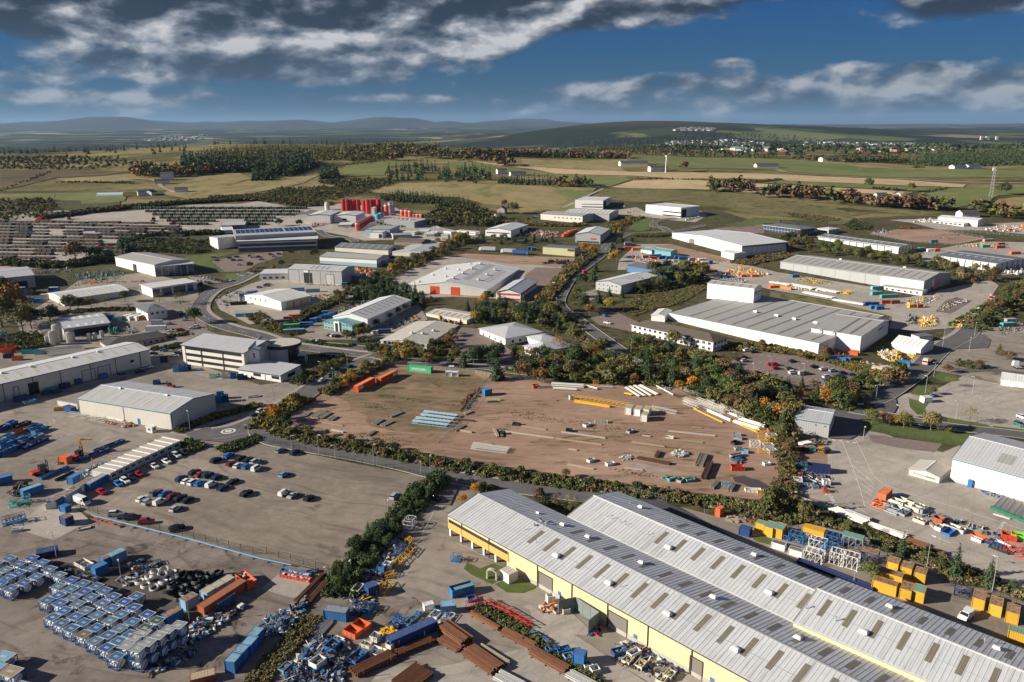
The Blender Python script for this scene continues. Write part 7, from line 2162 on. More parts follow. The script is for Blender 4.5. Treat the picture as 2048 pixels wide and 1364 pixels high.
cont(MA(548,1128),aC,9,'white','long white storage container, middle of row beside panel van','row of storage containers',at='m',name='storage_container',top=rsty)
cont(MA(660,1090),aC,9,'blue','blue storage container with pale roof behind portable cabins','row of storage containers',at='m',name='storage_container',roofcol='grey')
cont(MA(477,1180),aC,6.1,'lblue','pale blue container at near end of storage row','row of storage containers',at='m',name='storage_container',top=rsty)
cont(MA(390,1218),aC,5,'blue','short blue container with brown roof left of panel van',h=2.3,at='m',top=rsty)
cont(MA(503,1072),aC,4,'blue','small blue container behind white storage container',at='m')
cont(MA(215,1150),ANG(MA(150,1175),MA(280,1130)),6.1,'blue','blue twenty foot container with patched pale roof standing alone',at='m',roofcol='lblue')
cont(MA(440,940),ANG(MA(390,950),MA(455,960)),3.8,'orange','bright orange box container with open dark doorway',at='m')
cont(ZA(450,268),ANG(ZA(400,285),ZA(455,310)),3.2,'dblue','open fronted dark blue hut with sandy roof on concrete apron',at='m',top=rsty,roofcol='brown',name='work_hut')
cont(ZA(440,190),ANG(ZA(400,205),ZA(440,215)),2.6,'blue','small bright blue tool store with white notices',at='m',h=2,w=2)
cont(MA(20,1080),ANG(MA(0,1085),MA(40,1075)),5,'blue','blue container cut by left edge of yard',at='m')
aF=ANG(YA(880,430),YA(1085,350))
for(x,y,L,w,h,c,a,l,lat)in((985,375,12,1.8,1,'dblue',aF,'long dark blue cargo basket beside mast truck',False),(1150,280,12,1.8,.9,'dblue',aF,'long blue cargo basket loaded with wooden crates',False),(575,565,10.5,1.1,.9,'blue',ANG(YA(460,610),YA(690,510)),'narrow empty blue trough in front of orange box',False),(680,600,7,.8,.8,'black',ANG(YA(610,640),YA(750,575)),'short black trough behind small blue container',False),(150,1075,6,2.4,2.4,'blue',ANG(YA(50,1110),YA(240,1060)),'open blue transport frame with white pipework at left edge',True),(210,880,6,2.6,2.4,'teal',ANG(YA(130,920),YA(310,870)),'open dark teal lattice frame beside lone blue container',True),(885,1140,3.4,1.6,.5,'cream',.5,'low pale rimmed tray on concrete apron',False),(185,1165,2.6,1.2,.9,'white',.3,'small pale boat shaped tank by blue transport frame',False),(620,460,2.4,1.2,1,'brass',.4,'small yellow wire cage in front of orange box',True),(545,920,2.6,2,2,'cream',.3,'cream tank on a trailer by bright blue store',False)):
 bskt(YA(x,y),a,L,w,h,c,l,ltc=lat,load=(L>8 or lat))
heap(PL(YA,100,800,180,690,290,690,300,760,180,810),70,[blk,metl,rusd],2.6,'steel_tooling')
heap(EL(YA,925,590,85,50),40,[wod,metl,blu],.8)
heap(PL(YA,900,540,980,480,1110,440,1110,490,990,560),50,MIX,.9)
def fork(p,ang,lbl,mastcol=blk,s=1):
 r=empty('forklift',G(p),ang,lbl,'forklift')
 mb=MB();mb.box(-2.8*s,-.6*s,-1*s,1*s,.5*s,1.4*s);mb.box(-.6*s,1.4*s,-1*s,1*s,.5*s,1*s);mb.box(-3*s,-2.6*s,-.9*s,.9*s,.6*s,1.2*s);mb.obj('chassis',m_red,r)
 mb=MB()
 for x,y in((-.5,-.8),(-.5,.8),(1,-.8),(1,.8)):mb.bar((x*s,y*s,1*s),(x*s,y*s,2.6*s),.12*s)
 mb.box(-.7*s,1.2*s,-.95*s,.95*s,2.6*s,2.72*s);mb.obj('cab_frame',blk,r)
 mb=MB();mb.box(-.4*s,.9*s,-.75*s,.75*s,1.1*s,2.5*s);mb.obj('cab_glass',m_carg,r)
 mb=MB()
 for y in(-.6,.6):mb.bar((1.7*s,y*s,.1),(1.7*s,y*s,3.9*s),.2*s)
 for z in(.6,2,3.4):mb.bar((1.7*s,-.6*s,z*s),(1.7*s,.6*s,z*s),.16*s)
 mb.obj('mast',mastcol,r)
 for y in(-.45,.45):
  mb=MB();mb.box(1.8*s,3.4*s,y*s-.08,y*s+.08,.15,.27);mb.obj('fork',metl,r)
 for x in(-2,1):
  for y in(-1,1):inst('wheel',_mesh['wheel'],(x*s,y*s,.5*s),0,1.5*s,r)
fork(YA(440,560),ANG(YA(360,570),YA(530,515)),'big red forklift truck with dark cab on open yard',s=1.15)
fork(YA(825,395),ANG(YA(800,400),YA(880,360)),'red forklift with raised dark mast beside long blue basket',s=1)
mb=MB();b_=G(YA(860,350));mb.bar((0,0,5.4),(3.8,1.4,5),.35);mb.bar((0,0,0),(0,0,5.8),.5);mb.bar((-.5,0,4.6),(.6,0,5.6),.8)
tag(mb.obj('loader_crane',yel,None,b_),'yellow loader crane arm raised on a dark mast over blue baskets','crane')
fork(MA(1150,455),2.9,'dark forklift with raised mast parked behind grey workshop',s=.8)
def person(p,ang,coat,legs,lbl):
 b=G(p);r=empty('person',b,ang,lbl,'person')
 me=D.meshes.new('body')
 V=[(0,0,.92),(0,0,1.2),(0,0,1.45),(0,0,1.58),(.01,0,1.72),(0,-.1,.88),(.06,-.11,.48),(0,-.12,.06),(.14,-.12,.03),(0,.1,.88),(-.05,.11,.48),(-.12,.12,.06),(.02,.12,.03),(0,-.2,1.42),(.03,-.27,1.12),(.14,-.25,.9),(0,.2,1.42),(.0,.27,1.14),(.1,.27,.9)]
 E_=QL(0,1,1,2,2,3,3,4,0,5,5,6,6,7,7,8,0,9,9,10,10,11,11,12,2,13,13,14,14,15,2,16,16,17,17,18)
 Rr=[.15,.14,.15,.065,.11,.1,.075,.055,.05,.1,.075,.055,.05,.07,.05,.04,.07,.05,.04]
 me.from_pydata(V,E_,[]);o=D.objects.new('body',me);COL.objects.link(o)
 o.modifiers.new('s','SKIN');o.modifiers.new('u','SUBSURF').levels=1
 for i,q in enum(me.skin_vertices[0].data):q.radius=(Rr[i],Rr[i]);q.use_root=(i==0)
 dg=bpy.context.evaluated_depsgraph_get();m2=D.meshes.new_from_object(o.evaluated_get(dg));D.objects.remove(o)
 skin=surf('skin',(.45,.28,.2));m2.materials.clear()
 for m in(coat,legs,skin,twht):m2.materials.append(m)
 for f in m2.polygons:
  z=f.center.z;f.material_index=3 if z>1.76 else 2 if z>1.54 else(0 if z>.85 else 1)
 m2.name='body';inst('body',m2,parent=r)
m_hio=surf('orange_workwear',(.75,.18,.03),var=.08);m_hiy=surf('lime_workwear',(.35,.5,.06),var=.08);m_navyw=surf('navy_workwear',(.02,.03,.07),var=.1)
person(YA(972,445),2.6,m_hio,m_hio,'person in orange workwear standing beside long blue basket')
person(YA(805,440),.5,m_hiy,m_navyw,'person in lime jacket and dark trousers by red forklift')
person(YA(1020,330),2,m_red,m_navyw,'person in red jacket standing on long blue basket end')
bl=0
for(x,y,L,w,h,c,z)in T("130 60 3.4 2.4 2.3 blue 0|20 105 5 2.4 2 dblue 0|240 50 6 2.4 1.2 black 0|225 125 6.5 2.4 1.4 rust 0|360 85 6 2.4 1.4 blue 0|420 115 6 2.4 1.6 blue 0|70 185 6 2.4 1.4 lblue 0|170 215 6.2 2.4 1.4 blue 0|285 205 6 2.4 1.3 blue 0|400 175 4 2 1.2 lblue 0|380 250 10 1.6 1.2 dblue 0|60 270 5.5 2.4 1.8 blue 0|200 285 4.6 2.4 1.8 dblue 0|-10 235 5 2.4 1.6 lblue 0|80 340 6.2 2.4 2.2 blue 0|20 365 4 2.4 2.2 dblue 0"):
 bskt(YA(x,y+10),ANG(YA(20,400),YA(460,210)),L,w,h,c,'%s blue or rusty basket of packed block at left edge'%nth(bl),load=1,mats=[rusd,gwod,metl]if bl%2 else[metl,wod,blu]);bl+=1
aT=ANG(ZA(575,1090),ZA(620,1050))
aT2=ANG(ZA(620,1050),ZA(708,1080))
tk=[(62,527),(212,525),(128,565),(285,555),(35,605),(210,595),(125,625),(335,600),(50,660),(400,640),(245,650),(160,690),(72,730),(0,700),(-30,560),(-40,640),(482,672),(560,695),(650,715),(390,715),(480,735),(570,750),(705,745),(395,775),(495,790),(615,790),(765,785),(318,810),(405,830),(525,835),(690,830),(840,820),(920,780),(435,880),(580,880),(755,865),(905,858),(355,925),(510,920),(655,910),(820,905),(995,905),(415,965),(565,960),(745,945),(895,955),(1060,945),(480,1000),(650,995),(810,1000),(980,995),(565,1040),(730,1045),(880,1040),(640,1085),(800,1085),(720,1130),(785,1190)]
for i,(x,y)in enum(tk):
 top=[(.05,.14,.28),(.035,.12,.30),(.025,.09,.27),(.09,.17,.25),(.045,.12,.25)][(i*7)%5]
 if i in(46,50):top=(.05,.09,.07)
 if i in(51,):top=(.16,.12,.08)
 g='left block of'if i<16 else'main block of'
 tank_unit(ZA(x,y),aT2+RU(-.05,.05),'%s blue framed white tank counting down rows in %s tanks'%(nth(i if i<16 else i-16),'left block of'if i<16 else'main block of'),'blue framed white tanks standing on yard',top=top,L=2.9,w=2.6)
for i,(x,y)in enum(((930,1130),(1000,1090),(1070,1045),(1135,1005),(1205,975))):
 q=Pz(ZA(x,y),5.25)
 for z,nm in((0,'lower'),(2.62,'upper')):
  r=tank_unit(ZA(x,y),aT2+.12,'%s blue framed tank of %s from near end, stacked two high'%(nm,nth(i)),'blue framed tanks stacked two high',top=(.25,.27,.27),L=2.9,w=2.7)
  r.location=(q.x,q.y,q.z+z)
for i,(x,y)in enum(((860,1095),(920,1040),(975,1010))):
 tank_unit(ZA(x-10,y+20),aT2+.12,'%s grey topped framed tank behind stacked pair row'%nth(i),top=(.3,.3,.28),L=2.9,w=2.6)
for i,(x,y)in enum(((20,1190),(70,1290),(-40,1260),(150,1400))):
 tank_unit(ZA(x,y),aT2+.1,'%s framed tank cut by bottom left corner'%nth(i),top=(.2,.35,.45)if i!=1 else(.3,.24,.15),L=4.2,w=3.2)
cont(ZA(320,490),ANG(ZA(280,520),ZA(370,500)),5,'navy','dark navy stack of tote boxes beside lamp post',h=1.9,at='m',w=3,roofcol='dblue',name='tote_stack')
for(x,y,L,c,h,l,tp)in((672,600,3.4,'blue',2.5,'bright blue tool container beside tyre and hose heap',None),(735,535,4,'blue',2.6,'blue container with tan roof standing behind bright blue one',rsty),(790,515,4,'lblue',2.8,'pale blue topped container, rearmost of three by tyre and hose heap',None),(1165,915,4.2,'blue',2.3,'blue container with grey roof between tanks and rusty container',rsty),(1278,820,3.6,'lblue',2.8,'pale blue container with rusty lid by end of long rust red container',rsty)):
 cont(ZA(x,y),ANG(ZA(1320,850),ZA(1600,690)),L,c,l,at='m',h=h,top=tp)
aX=ANG(ZA(1395,915),ZA(1655,745))
cont(ZA(1505,790),aX,13.5,'rust','long rust red container with faded brown roof and open door',at='m',top=surf('faded_red_roof',(.33,.12,.06),var=.2,rustamt=.3))
for i,(x,y)in enum(((1405,735),(1470,700),(1530,665))):
 cont(ZA(x,y),aX,3,'lblue','%s tan roofed box from near end behind long rust red container'%nth(i),at='t',h=2.4,w=2.6,top=surf('tan_box_roof',(.45,.38,.24),var=.2))
bskt(ZA(1665,700),aX+1.3,6.5,2.6,2,'orange','orange open skip full of white scrap at end of rust red container',load=1,mats=[wht,metl,wht])
bskt(ZA(570,580),ANG(ZA(510,570),ZA(615,625)),5.2,2.6,1,'cream','low open tray with orange end beside bright blue container')
bskt(ZA(560,650),ANG(ZA(420,590),ZA(650,660)),13,1.6,.7,'black','long black tray lying behind tank rows')
bskt(ZA(1520,845),aX,5.2,1.6,2.2,'blue','blue lidded rack standing right of rust red container',ltc=1)
bskt(ZA(1455,850),aX,3.4,1.6,1.6,'navy','dark rack in shade of rust red container',ltc=1)
heap(PL(ZA,1310,980,1400,900,1500,900,1660,850,1560,940,1420,1040,1290,1110,1200,1150,1260,1060),260,MIX,1.1)
heap(PL(ZA,1010,1290,1200,1190,1310,1130,1330,1180,1150,1270,1020,1320),110,MIX,.7)
heap(PL(ZA,770,680,870,640,900,590,1040,560,1100,570,1000,640,860,720),110,MIX,.7)
for i,(x0,y0,x1,y1)in enum(((850,590,960,545),(960,600,1090,560))):
 bskt(ZA((x0+x1)/2,(y0+y1)/2),ANG(ZA(x0,y0),ZA(x1,y1)),5,2.4,.8,'black','%s of two low black racks behind hose coils'%('left','right')[i],ltc=1)
def coil(p,r,h,mat,tilt,lbl,gp=None,z=0):
 b=G(p);o=empty('hose_coil',b,RU(0,6.28),lbl,'coil',gp)
 def ring():
  mb=MB();n=16
  for k in range(3):
   R_=r*(1-.1*k)
   for j,zz in enum((.12,.36,.6)):
    vs=[];fs=[]
    for i in range(n):
     a=2*pi*i/n
     for q in range(4):
      b2=q*pi/2;rr=R_+.13*cos(b2);vs.append((rr*cos(a),rr*sin(a),(zz+.13*sin(b2))*h/.75))
    for i in range(n):
     for q in range(4):fs.append((i*4+q,i*4+(q+1)%4,((i+1)%n)*4+(q+1)%4,((i+1)%n)*4+q))
    mb.add(vs,fs)
  return mb.mesh('coil',mat)
 c=inst('coil',chd(('coil',r,h,mat.name),ring),(0,0,z),parent=o);c.rotation_euler=(tilt,tilt*.6,0)
for i,(x,y,z)in enum(((1058,620,0),(1165,620,0),(945,680,0),(1015,660,.7),(1100,650,.8),(1045,665,.9),(985,705,0),(1180,665,0),(1045,720,0),(1105,695,.5),(1112,605,.3),(1050,640,1.2))):
 coil(ZA(x,y+15),1.15,.8,m_hose_w,RU(-.25,.35),'%s grey white hose coil in pale heap'%nth(i),'',z)
dk=QL(1145,770,1210,720,1210,800,1245,650,1245,700,1290,640,1330,640,1305,680,1270,740,1340,700,1380,690,1300,760,1180,700,1250,770,1480,640,1420,660,1360,650,1170,730,1230,745,1330,735,1290,790,1395,655,1370,725,1205,760,1270,690,1220,640)
for i,(x,y)in enum(dk):
 coil(ZA(x,y+10),1.3 if i%3 else 1.6,.8,blk,RU(-.4,.5),'%s black hose coil or tyre in dark heap'%nth(i),'',RU(0,.9))
A_=G(ZA(620,252));
pl=PL(ZA,620,252,1250,405,1756,545)+PL(ZB,280,590)
pts=[G(q)+V_((0,0,.75))for q in pl]
r=empty('pipeline',pts[0],0,'long pale blue test pipe carried on small blue trestles along wire fence','pipe')
mb=MB()
for a,b in zip(pts,pts[1:]):mb.cyl(a-pts[0],b-pts[0],.17,n=8)
mb.obj('pipe',surf('pale_blue_pipe',(.16,.34,.52),var=.1),r)
tot=sum((b-a).length for a,b in zip(pts,pts[1:]));nT=15
def along(pts,f):
 L=[(b-a).length for a,b in zip(pts,pts[1:])];d=f*sum(L)
 for(a,b),l in zip(zip(pts,pts[1:]),L):
  if d<=l:return a.lerp(b,d/l)
  d-=l
 return pts[-1]
tm=MB();tm.bar((-.5,0,-.7),(0,0,-.1),.1);tm.bar((.5,0,-.7),(0,0,-.1),.1);tm.bar((0,-.7,-.7),(0,.7,-.7),.12);tm=tm.mesh('trestle',blu)
for i in range(nT):inst('trestle',tm,along(pts,(i+.5)/nT)-pts[0],0,1,r)
bskt(ZA(720,290),ANG(ZA(610,262),ZA(810,320)),13,1,.4,'rust','long low rusty tray parallel to pale blue pipe')
sht('concrete_slab',PL(ZB,75,735,190,640,480,690,380,780,290,800),yrd2,lift=.06)
for i,c in enum(('blue','red')):
 bskt(ZB(310,640+i*28),ANG(ZB(225,625),ZB(400,660)),9,1.3,.9,c if i==0 else'red',('long pale blue battery tray with white caps','long red battery tray under blue one')[i],load=1,mats=[wht,wht])
bskt(ZB(425,625),.3,3.2,1.4,.5,'dblue','flat blue tarpaulin covered pallet beside battery trays')
for i,(a,b,w)in enum(((ZB(310,825),ZB(495,640),1.6),(ZB(395,830),ZB(520,690),2))):
 pipes(a,b,w,2,.14,rstp,('nearer bundle of long rusty tubes leading to slab','farther bundle of long rusty tubes beside hedge')[i],'rusty tubes by slab')
heap(PL(ZB,60,1020,110,930,260,880,380,800,400,850,330,960,240,1060,100,1060),190,MIX,1.2)
bskt(ZB(190,1000),ANG(ZB(150,1040),ZB(230,930)),6,2,2.6,'blue','blue staging frame with sandy deck left of dry grass strip',ltc=1)
bskt(ZB(320,870),.4,3.4,2.2,1,'dblue','blue sheeted bundle at top of mixed plant pile')
for i,(x,y)in enum(((40,1060),(0,1120),(-60,1180),(-105,1230))):
 cont(ZB(x,y),ANG(ZA(1500,1290),ZA(1740,1030)),3.6,'blue','%s blue container from far end of stepped row'%nth(i),at='m',h=2.9,roofcol='lblue')
cont(ZA(1370,1330),.4,5,'rust','red box with timber load cut by bottom edge',h=1.6,at='m',top=wod)
cont(ZB(585,900),ANG(ZB(510,930),ZB(660,950)),5.8,'blue','blue container with dented pale roof at lower end of dark bank',at='m',roofcol='grey')
cont(ZB(820,735),ANG(ZB(780,750),ZB(860,720)),2.8,'dblue','dark blue box unit beside road below dark bank',at='m',w=2.6,h=2.8)
for i,(x,y,L,w,h,c,lat)in enum(((730,740,3.5,2,1.4,'white',False),(790,660,4.5,2.4,1.6,'navy',True),(740,880,4,2.4,1.8,'navy',True),(800,870,3,2,1.6,'blue',True),(895,605,2.2,2,2,'blue',False),(930,590,1.8,1.8,2,'white',False),(1015,480,3.8,2,1.8,'blue',True),(1080,300,3.6,2.6,2.6,'white',True))):
 bskt(ZB(x,y+12),ANG(ZB(780,750),ZB(1000,500)),L,w,h,c,'%s frame up storage strip between dark bank and road'%nth(i),ltc=lat)
for i,(a,b,w,n)in enum(((ZB(880,785),ZB(955,700),2.2,4),(ZB(905,665),ZB(985,640),1.6,3),(ZB(975,595),ZB(1035,530),1.8,5),(ZB(1045,530),ZB(1100,465),2,6),(ZB(1060,430),ZB(1095,405),1.5,3))):
 ltc(a,b,w,.9,yel,'%s yellow lattice frame up edge of road'%nth(i))
pipes(ZB(930,470),ZB(1015,370),1.4,2,.18,blu,'bundle of long blue tubes under dark bank')
heap(PL(ZB,650,800,700,720,860,600,900,520,1000,400,1060,380,1030,480,940,620,850,780,840,860,700,860),420,[blu,metl,blk,yel,wht,rusd,blu],1.1)
pipes(ZB(430,1040),ZB(520,940),5,1,.12,metl,'spread of thin silver tubes left of blue dented container',jit=1.2)
for i,(x,y)in enum(((695,1040),(755,1000))):
 bskt(ZB(x,y),ANG(ZB(650,1040),ZB(740,1080)),3.9,2.6,1.3,'orange','bright red orange open skip, %s of pair'%('nearer','farther')[i],'red orange skips',name='skip',load=0)
cont(ZB(1095,1035),ANG(ZB(960,1130),ZB(1255,1000)),12.2,'dblue','long royal blue container beside rusty pipe stacks',at='m')
bskt(ZB(1430,765),ANG(ZB(1370,800),ZB(1510,760)),6,2.4,2.2,'blue','open blue half container with green floor behind red gangway',load=0)
mb=MB();b_=G(ZB(1430,765));mb.box(-2.9,2.9,-1.1,1.1,.4,1.8);
tag(mb.obj('tarpaulin_load',m_tarp,None,b_,ANG(ZB(1370,800),ZB(1510,760))),'green tarpaulin covered load lying inside open blue half container','load')
cont(ZB(1340,860),ANG(ZB(1290,880),ZB(1400,870)),3.6,'lblue','pale blue tank container with domed grey lid',at='m',h=2.4)
cont(ZB(1205,850),.4,2.4,'white','small white box beside pale blue tank container',at='m',h=1.6,w=1.6)
for i,(x,y,L,w,h,c,lat)in enum(((560,1130,3.2,2.4,1.6,'blue',False),(520,1200,3.6,2,1.6,'blue',True),(460,1250,3,2.4,2,'white',False),(330,1310,3.4,2.4,1.8,'navy',True),(590,1230,5,2.4,1.8,'black',True),(730,1200,4,2.4,1.4,'blue',False),(1015,950,3.2,2,1.8,'blue',True),(1100,930,6,1.2,.9,'lblue',True),(985,970,3,1.6,.8,'navy',False),(860,1160,3.4,2.6,.9,'white',False),(850,1070,2,2,1.6,'cream',False),(785,1110,2.4,1.4,.9,'cream',False),(950,1130,1.6,1.6,1.8,'cream',False),(1330,930,4.4,2.2,.8,'white',True),(1255,900,3,2,.6,'white',False),(600,1075,2.6,1.2,.8,'white',False),(240,1265,3,1.5,1,'lblue',False),(480,1090,3.6,1.6,1,'blue',True))):
 bskt(ZB(x,y+14),RC((aX,aX+1.57))+RU(-.1,.1),L,w,h,c,'%s small unit in crowded plant yard by pipe stacks'%nth(i),ltc=lat)
heap(PL(ZB,300,1230,400,1100,520,1050,680,1100,640,1250,640,1364,200,1400),420,MIX,1.1)
heap(EL(ZB,935,1030,55,30),30,[yel],.8)
ltc(ZC(400,870),ZC(620,1000),1.6,1,m_red,'long red lattice gangway lying beside hedge')
ltc(ZC(310,825),ZC(400,870),1.6,.8,m_red,'short red gangway section before long one')
ltc(ZC(175,880),ZC(285,830),.8,2,m_red,'tall red portal frame beside blue half container')
bskt(ZC(215,812),.3,2.2,2,.8,'blue','small round topped blue drum tray by red portal frame',load=0)
pipes(ZC(615,1030),ZC(735,1100),1.2,1,.28,blu,'short bright blue pipe section beyond red gangway')
cont(ZC(943,1200),ANG(ZC(905,1235),ZC(960,1250)),2.6,'blue','upright bright blue cabinet on tarmac beside hedge',at='m',h=3,w=2.4)
for i,(x,y,c,L)in enum(T("760 1150 blue 3|835 1155 blue 3.2|870 1200 lblue 2.2|995 1255 white 1.9|1045 1285 white 1.9|1210 1165 dblue 3.2")):
 bskt(ZC(x,y+10),.35,L,1.8,1.1,c,'%s small tray along tarmac edge below red gangway'%nth(i))
bskt(ZC(112,545),ANG(ZC(85,560),ZC(140,570)),2.6,2,1.9,'blue','blue framed unit with pale panels standing alone before undercroft',ltc=1)
cont(ZC(465,640),ANG(ZC(420,650),ZC(470,682)),3.4,'white','white electrical cabinet on small lawn',at='m',h=2.8,w=3,top=m_roof_t,name='electrical_cabinet')
mb=MB()
for y_ in(-1.3,1.3):
 mb.box(-.5,.5,y_-.22,y_+.22,0,2.2)
vs=[(.5*s,1.5*cos(a),2.2+.9*sin(a))for a in[i*pi/8 for i in range(9)]for s in(-1,1)]+[(.5*s,1.1*cos(a),2.2+.6*sin(a))for a in[i*pi/8 for i in range(9)]for s in(-1,1)]
fs=[]
for i in range(8):fs+=[(2*i,2*i+1,2*i+3,2*i+2),(18+2*i,18+2*i+2,18+2*i+3,18+2*i+1),(2*i,2*i+2,18+2*i+2,18+2*i),(2*i+1,18+2*i+1,18+2*i+3,2*i+3)]
mb.add(vs,fs)
tag(mb.obj('stone_arch',m_conc,None,G(ZC(352,670)),1.2),'pale stone arch standing on small lawn','arch')
N=G(ZC(800,905));r=empty('wash_bay',N,0,'open wash bay of tall grey green screens on a concrete pad','wash bay')
pA,pB,pC,pD=G(ZC(800,905)),G(ZC(915,880)),G(ZC(1072,985)),G(ZC(998,1045))
for a,b in((pA,pB),(pB,pC),(pC,pD)):
 d=(b-a);l=d.to_2d().length;n=3
 for i in range(n):
  mb=MB();mb.bar(a-N+d*(i/n)+V_((0,0,1.9)),a-N+d*((i+1)/n-.01)+V_((0,0,1.9)),.15,3.8);mb.obj('screen_panel',surf('screen_panel',(.17,.20,.19),var=.25,scale=.5,rustamt=.3),r)
for i,(x,y,w_,h_,c)in enum(T("850 890 1.4 1.4 cream|868 870 1.2 2.2 white|745 820 1.6 2.2 white")):
 bskt(ZC(x,y+8),.3,1.8,w_,h_,c,'%s small tank by wash bay'%nth(i),load=0)
heap(EL(ZC,735,867,55,37),60,[m_org,m_org,rusd,wht],.9)
heap(EL(ZC,1042,1010,42,40),40,[blu,blk,m_red],.9)
heap(PL(ZC,1180,1180,1230,1110,1340,1110,1500,1220,1640,1310,1500,1360,1400,1320,1240,1260),190,MIX,1)
for i,(x,y)in enum(((1270,1220),(1355,1250),(1500,1350),(1550,1320))):
 bskt(ZC(x,y+12),.9,2.6,1.8,1.1,'cream','%s open wooden crate by yellow wall'%nth(i),name='wooden_crate',load=1,mats=[wod,wod])
bskt(ZC(1310,1190),.6,3,1.6,1.4,'white','long white capsule tank among wooden crates',load=0)
for(a,b,w,n,r_,m_,l,st)in((ZC(20,1000),ZC(185,1120),4,6,.17,rstp,'tall stack of rusty tubes with white end caps, nearest royal blue container',0),(ZC(0,1085),ZC(140,1155),2.4,3,.15,rstp,'low rusty tube bundle leaning before tall stack',0),(ZC(215,905),ZC(400,1015),1.6,2,.2,rstp,'short bundle of bright rusty tubes beside red gangway',0),(ZC(425,1030),ZC(640,1140),2.4,3,.15,rstp,'second rusty bundle down row beside hedge',0),(ZC(620,1165),ZC(860,1300),3,3,.17,rstp,'third rusty bundle down row beside hedge',0),(ZC(190,1160),ZC(390,1300),4.2,4,.17,rstp,'wide stack of dark rusty tubes in middle of concrete yard',0),(ZC(270,1130),ZC(460,1250),2,2,.18,wod,'pale timber coloured tubes with white ends beside wide stack',0),(ZC(390,1330),ZC(560,1420),3.4,3,.17,metl,'grey tubes with white caps cut by bottom edge',0),(ZC(870,1320),ZC(1060,1420),2.6,3,.17,metl,'grey tube bundle at lower end of hedge row',0),(ZB(990,1185),ZB(1235,1090),2.4,3,.16,rstp,'rusty tube rack with upright stakes below royal blue container',2.4),(ZB(700,1320),ZB(965,1195),3.4,4,.16,rstp,'long rusty tube rack with red stakes in plant yard',2.4),(ZB(1010,1420),ZB(1180,1290),6,3,.17,rstp,'broad rusty tube stack cut by bottom edge',0)):
 pipes(a,b,w,n,r_,m_,l,'rusty tube stacks on concrete yard',stakes=st,nmax=60,sides=6)
aY=ANG(ZD(1115,650),ZD(1280,700))
for i,(x,y,L,tp,l,ang)in enum(((1195,650,5.6,rsty,'yellow generator housing with rusty roof and small white hatches, front left of cluster',aY),(1230,595,5.6,rsty,'yellow housing with pale rusty roof behind front one',aY),(1248,520,3.6,rsty,'yellow box with rusty sunken roof, rear left of cluster',aY+1.57),(1330,550,3.6,rsty,'yellow box with grey lid, rear middle of cluster',aY+1.57),(1413,585,3.4,rsty,'yellow box with brown rusted lid, rear right of cluster',aY+1.57),(1328,680,4.2,rsty,'tall yellow box with sunken rusty top, front middle of cluster',aY+1.57),(1405,695,4,m_tarp,'yellow box under a green canvas roof, front right of cluster',aY+1.57),(1772,735,4.6,rsty,'yellow box with louvred white doors, left of row of three',aY+1.57),(1875,775,4.4,rsty,'yellow box with pale roof, middle of row of three',aY+1.57),(1978,820,4.4,rsty,'yellow box with an open front and red cylinder, right of row of three',aY+1.57),(2030,960,5,m_tarp,'yellow unit under green canvas cut by right edge',aY),(760,315,6,yel,'long plain yellow container behind blue frames',aY),(433,285,2.6,m_tarp,'narrow yellow unit with green canvas top, leftmost of three',aY+1.57),(492,300,4.4,m_tarp,'yellow unit with green canvas top, middle of three',aY+1.57),(550,310,4.4,m_tarp,'yellow unit with green canvas top, rightmost of three',aY+1.57))):
 cont(ZD(x,y),ang,L,'yellow',l,'yellow plant units',at='m',h=3 if i not in(11,)else 2.4,w=2.6,top=tp,name='plant_housing')
cont(ZD(340,312),aY,3,'dblue','small dark blue box alone on shaded tarmac',at='m',h=2.4)
cont(ZD(182,192),aY+1.3,2.2,'orange','upright red orange cabinet by hedge',at='m',h=2.8,w=1.8)
for i,(x,y,L,w,h,c)in enum(T("655 350 4 2.6 2.8 blue|730 365 4.2 2.6 2.6 blue|785 385 4.4 2.6 2.8 white|760 465 4.8 3.2 3.6 white|850 420 4.4 2.8 3.2 blue|905 470 3.6 3 3.8 white|985 490 4 3 3.8 white|890 360 5 2.8 2.8 blue|1000 375 5.4 3 3.6 grey|1100 470 4.4 3.2 3.8 navy|1678 685 4 2.6 2.2 navy|590 345 2.4 2 1.6 blue")):
 b=Pz(ZD(x,y),h/2);r=empty('transport_frame',b,aY+RU(-.06,.06),'%s open steel frame from left behind rear warehouse, %s'%(nth(i),c if c!='navy'else'dark'),'frame','open frames behind rear warehouse')
 inst('frame',chd(('cage2',L,w,h),lambda:cage_mesh(L,w,h,m_obj,3)),parent=r,color=CL[c])
 inst('inner_plant',chd(('ld',L,w,h*.7,i%3,'x'+c),lambda:load_mesh(L,w,h*.75,i%3,[metl,wht if c=='white'else blu,blk])),parent=r)
 if i in(8,9):
  mb=MB();mb.box(-L/2,L/2,-w/2,w/2,h,h+.08);mb.obj('cover',m_tarp if i==8 else rsty,r)
bskt(ZD(885,590),ANG(ZD(730,520),ZD(1045,640)),20,1.3,1.2,'navy','very long dark blue trough along rear warehouse wall',load=0)
for i,(x,y)in enum(((545,400),(650,440))):
 cont(ZD(x,y),aY,3.6,'white','grey white skip unit on small lawn, %s of two'%('left','right')[i],at='m',h=1.9,w=2,top=gwod,roofcol='grey')
for i,(x,y,c)in enum(((240,245,wod),(280,250,wod),(320,215,gwod),(325,245,gwod))):
 beams(ZD(x-22,y),ZD(x+22,y+10),1.6,5,.5,c,'%s timber stack by green sign'%nth(i),name='timber_stack')
heap(PL(ZD,200,200,400,240,440,250,420,270,230,230),30,[wod,metl,m_red],.7)
heap(EL(ZD,1060,522,40,22),40,[metl,wht],.6)
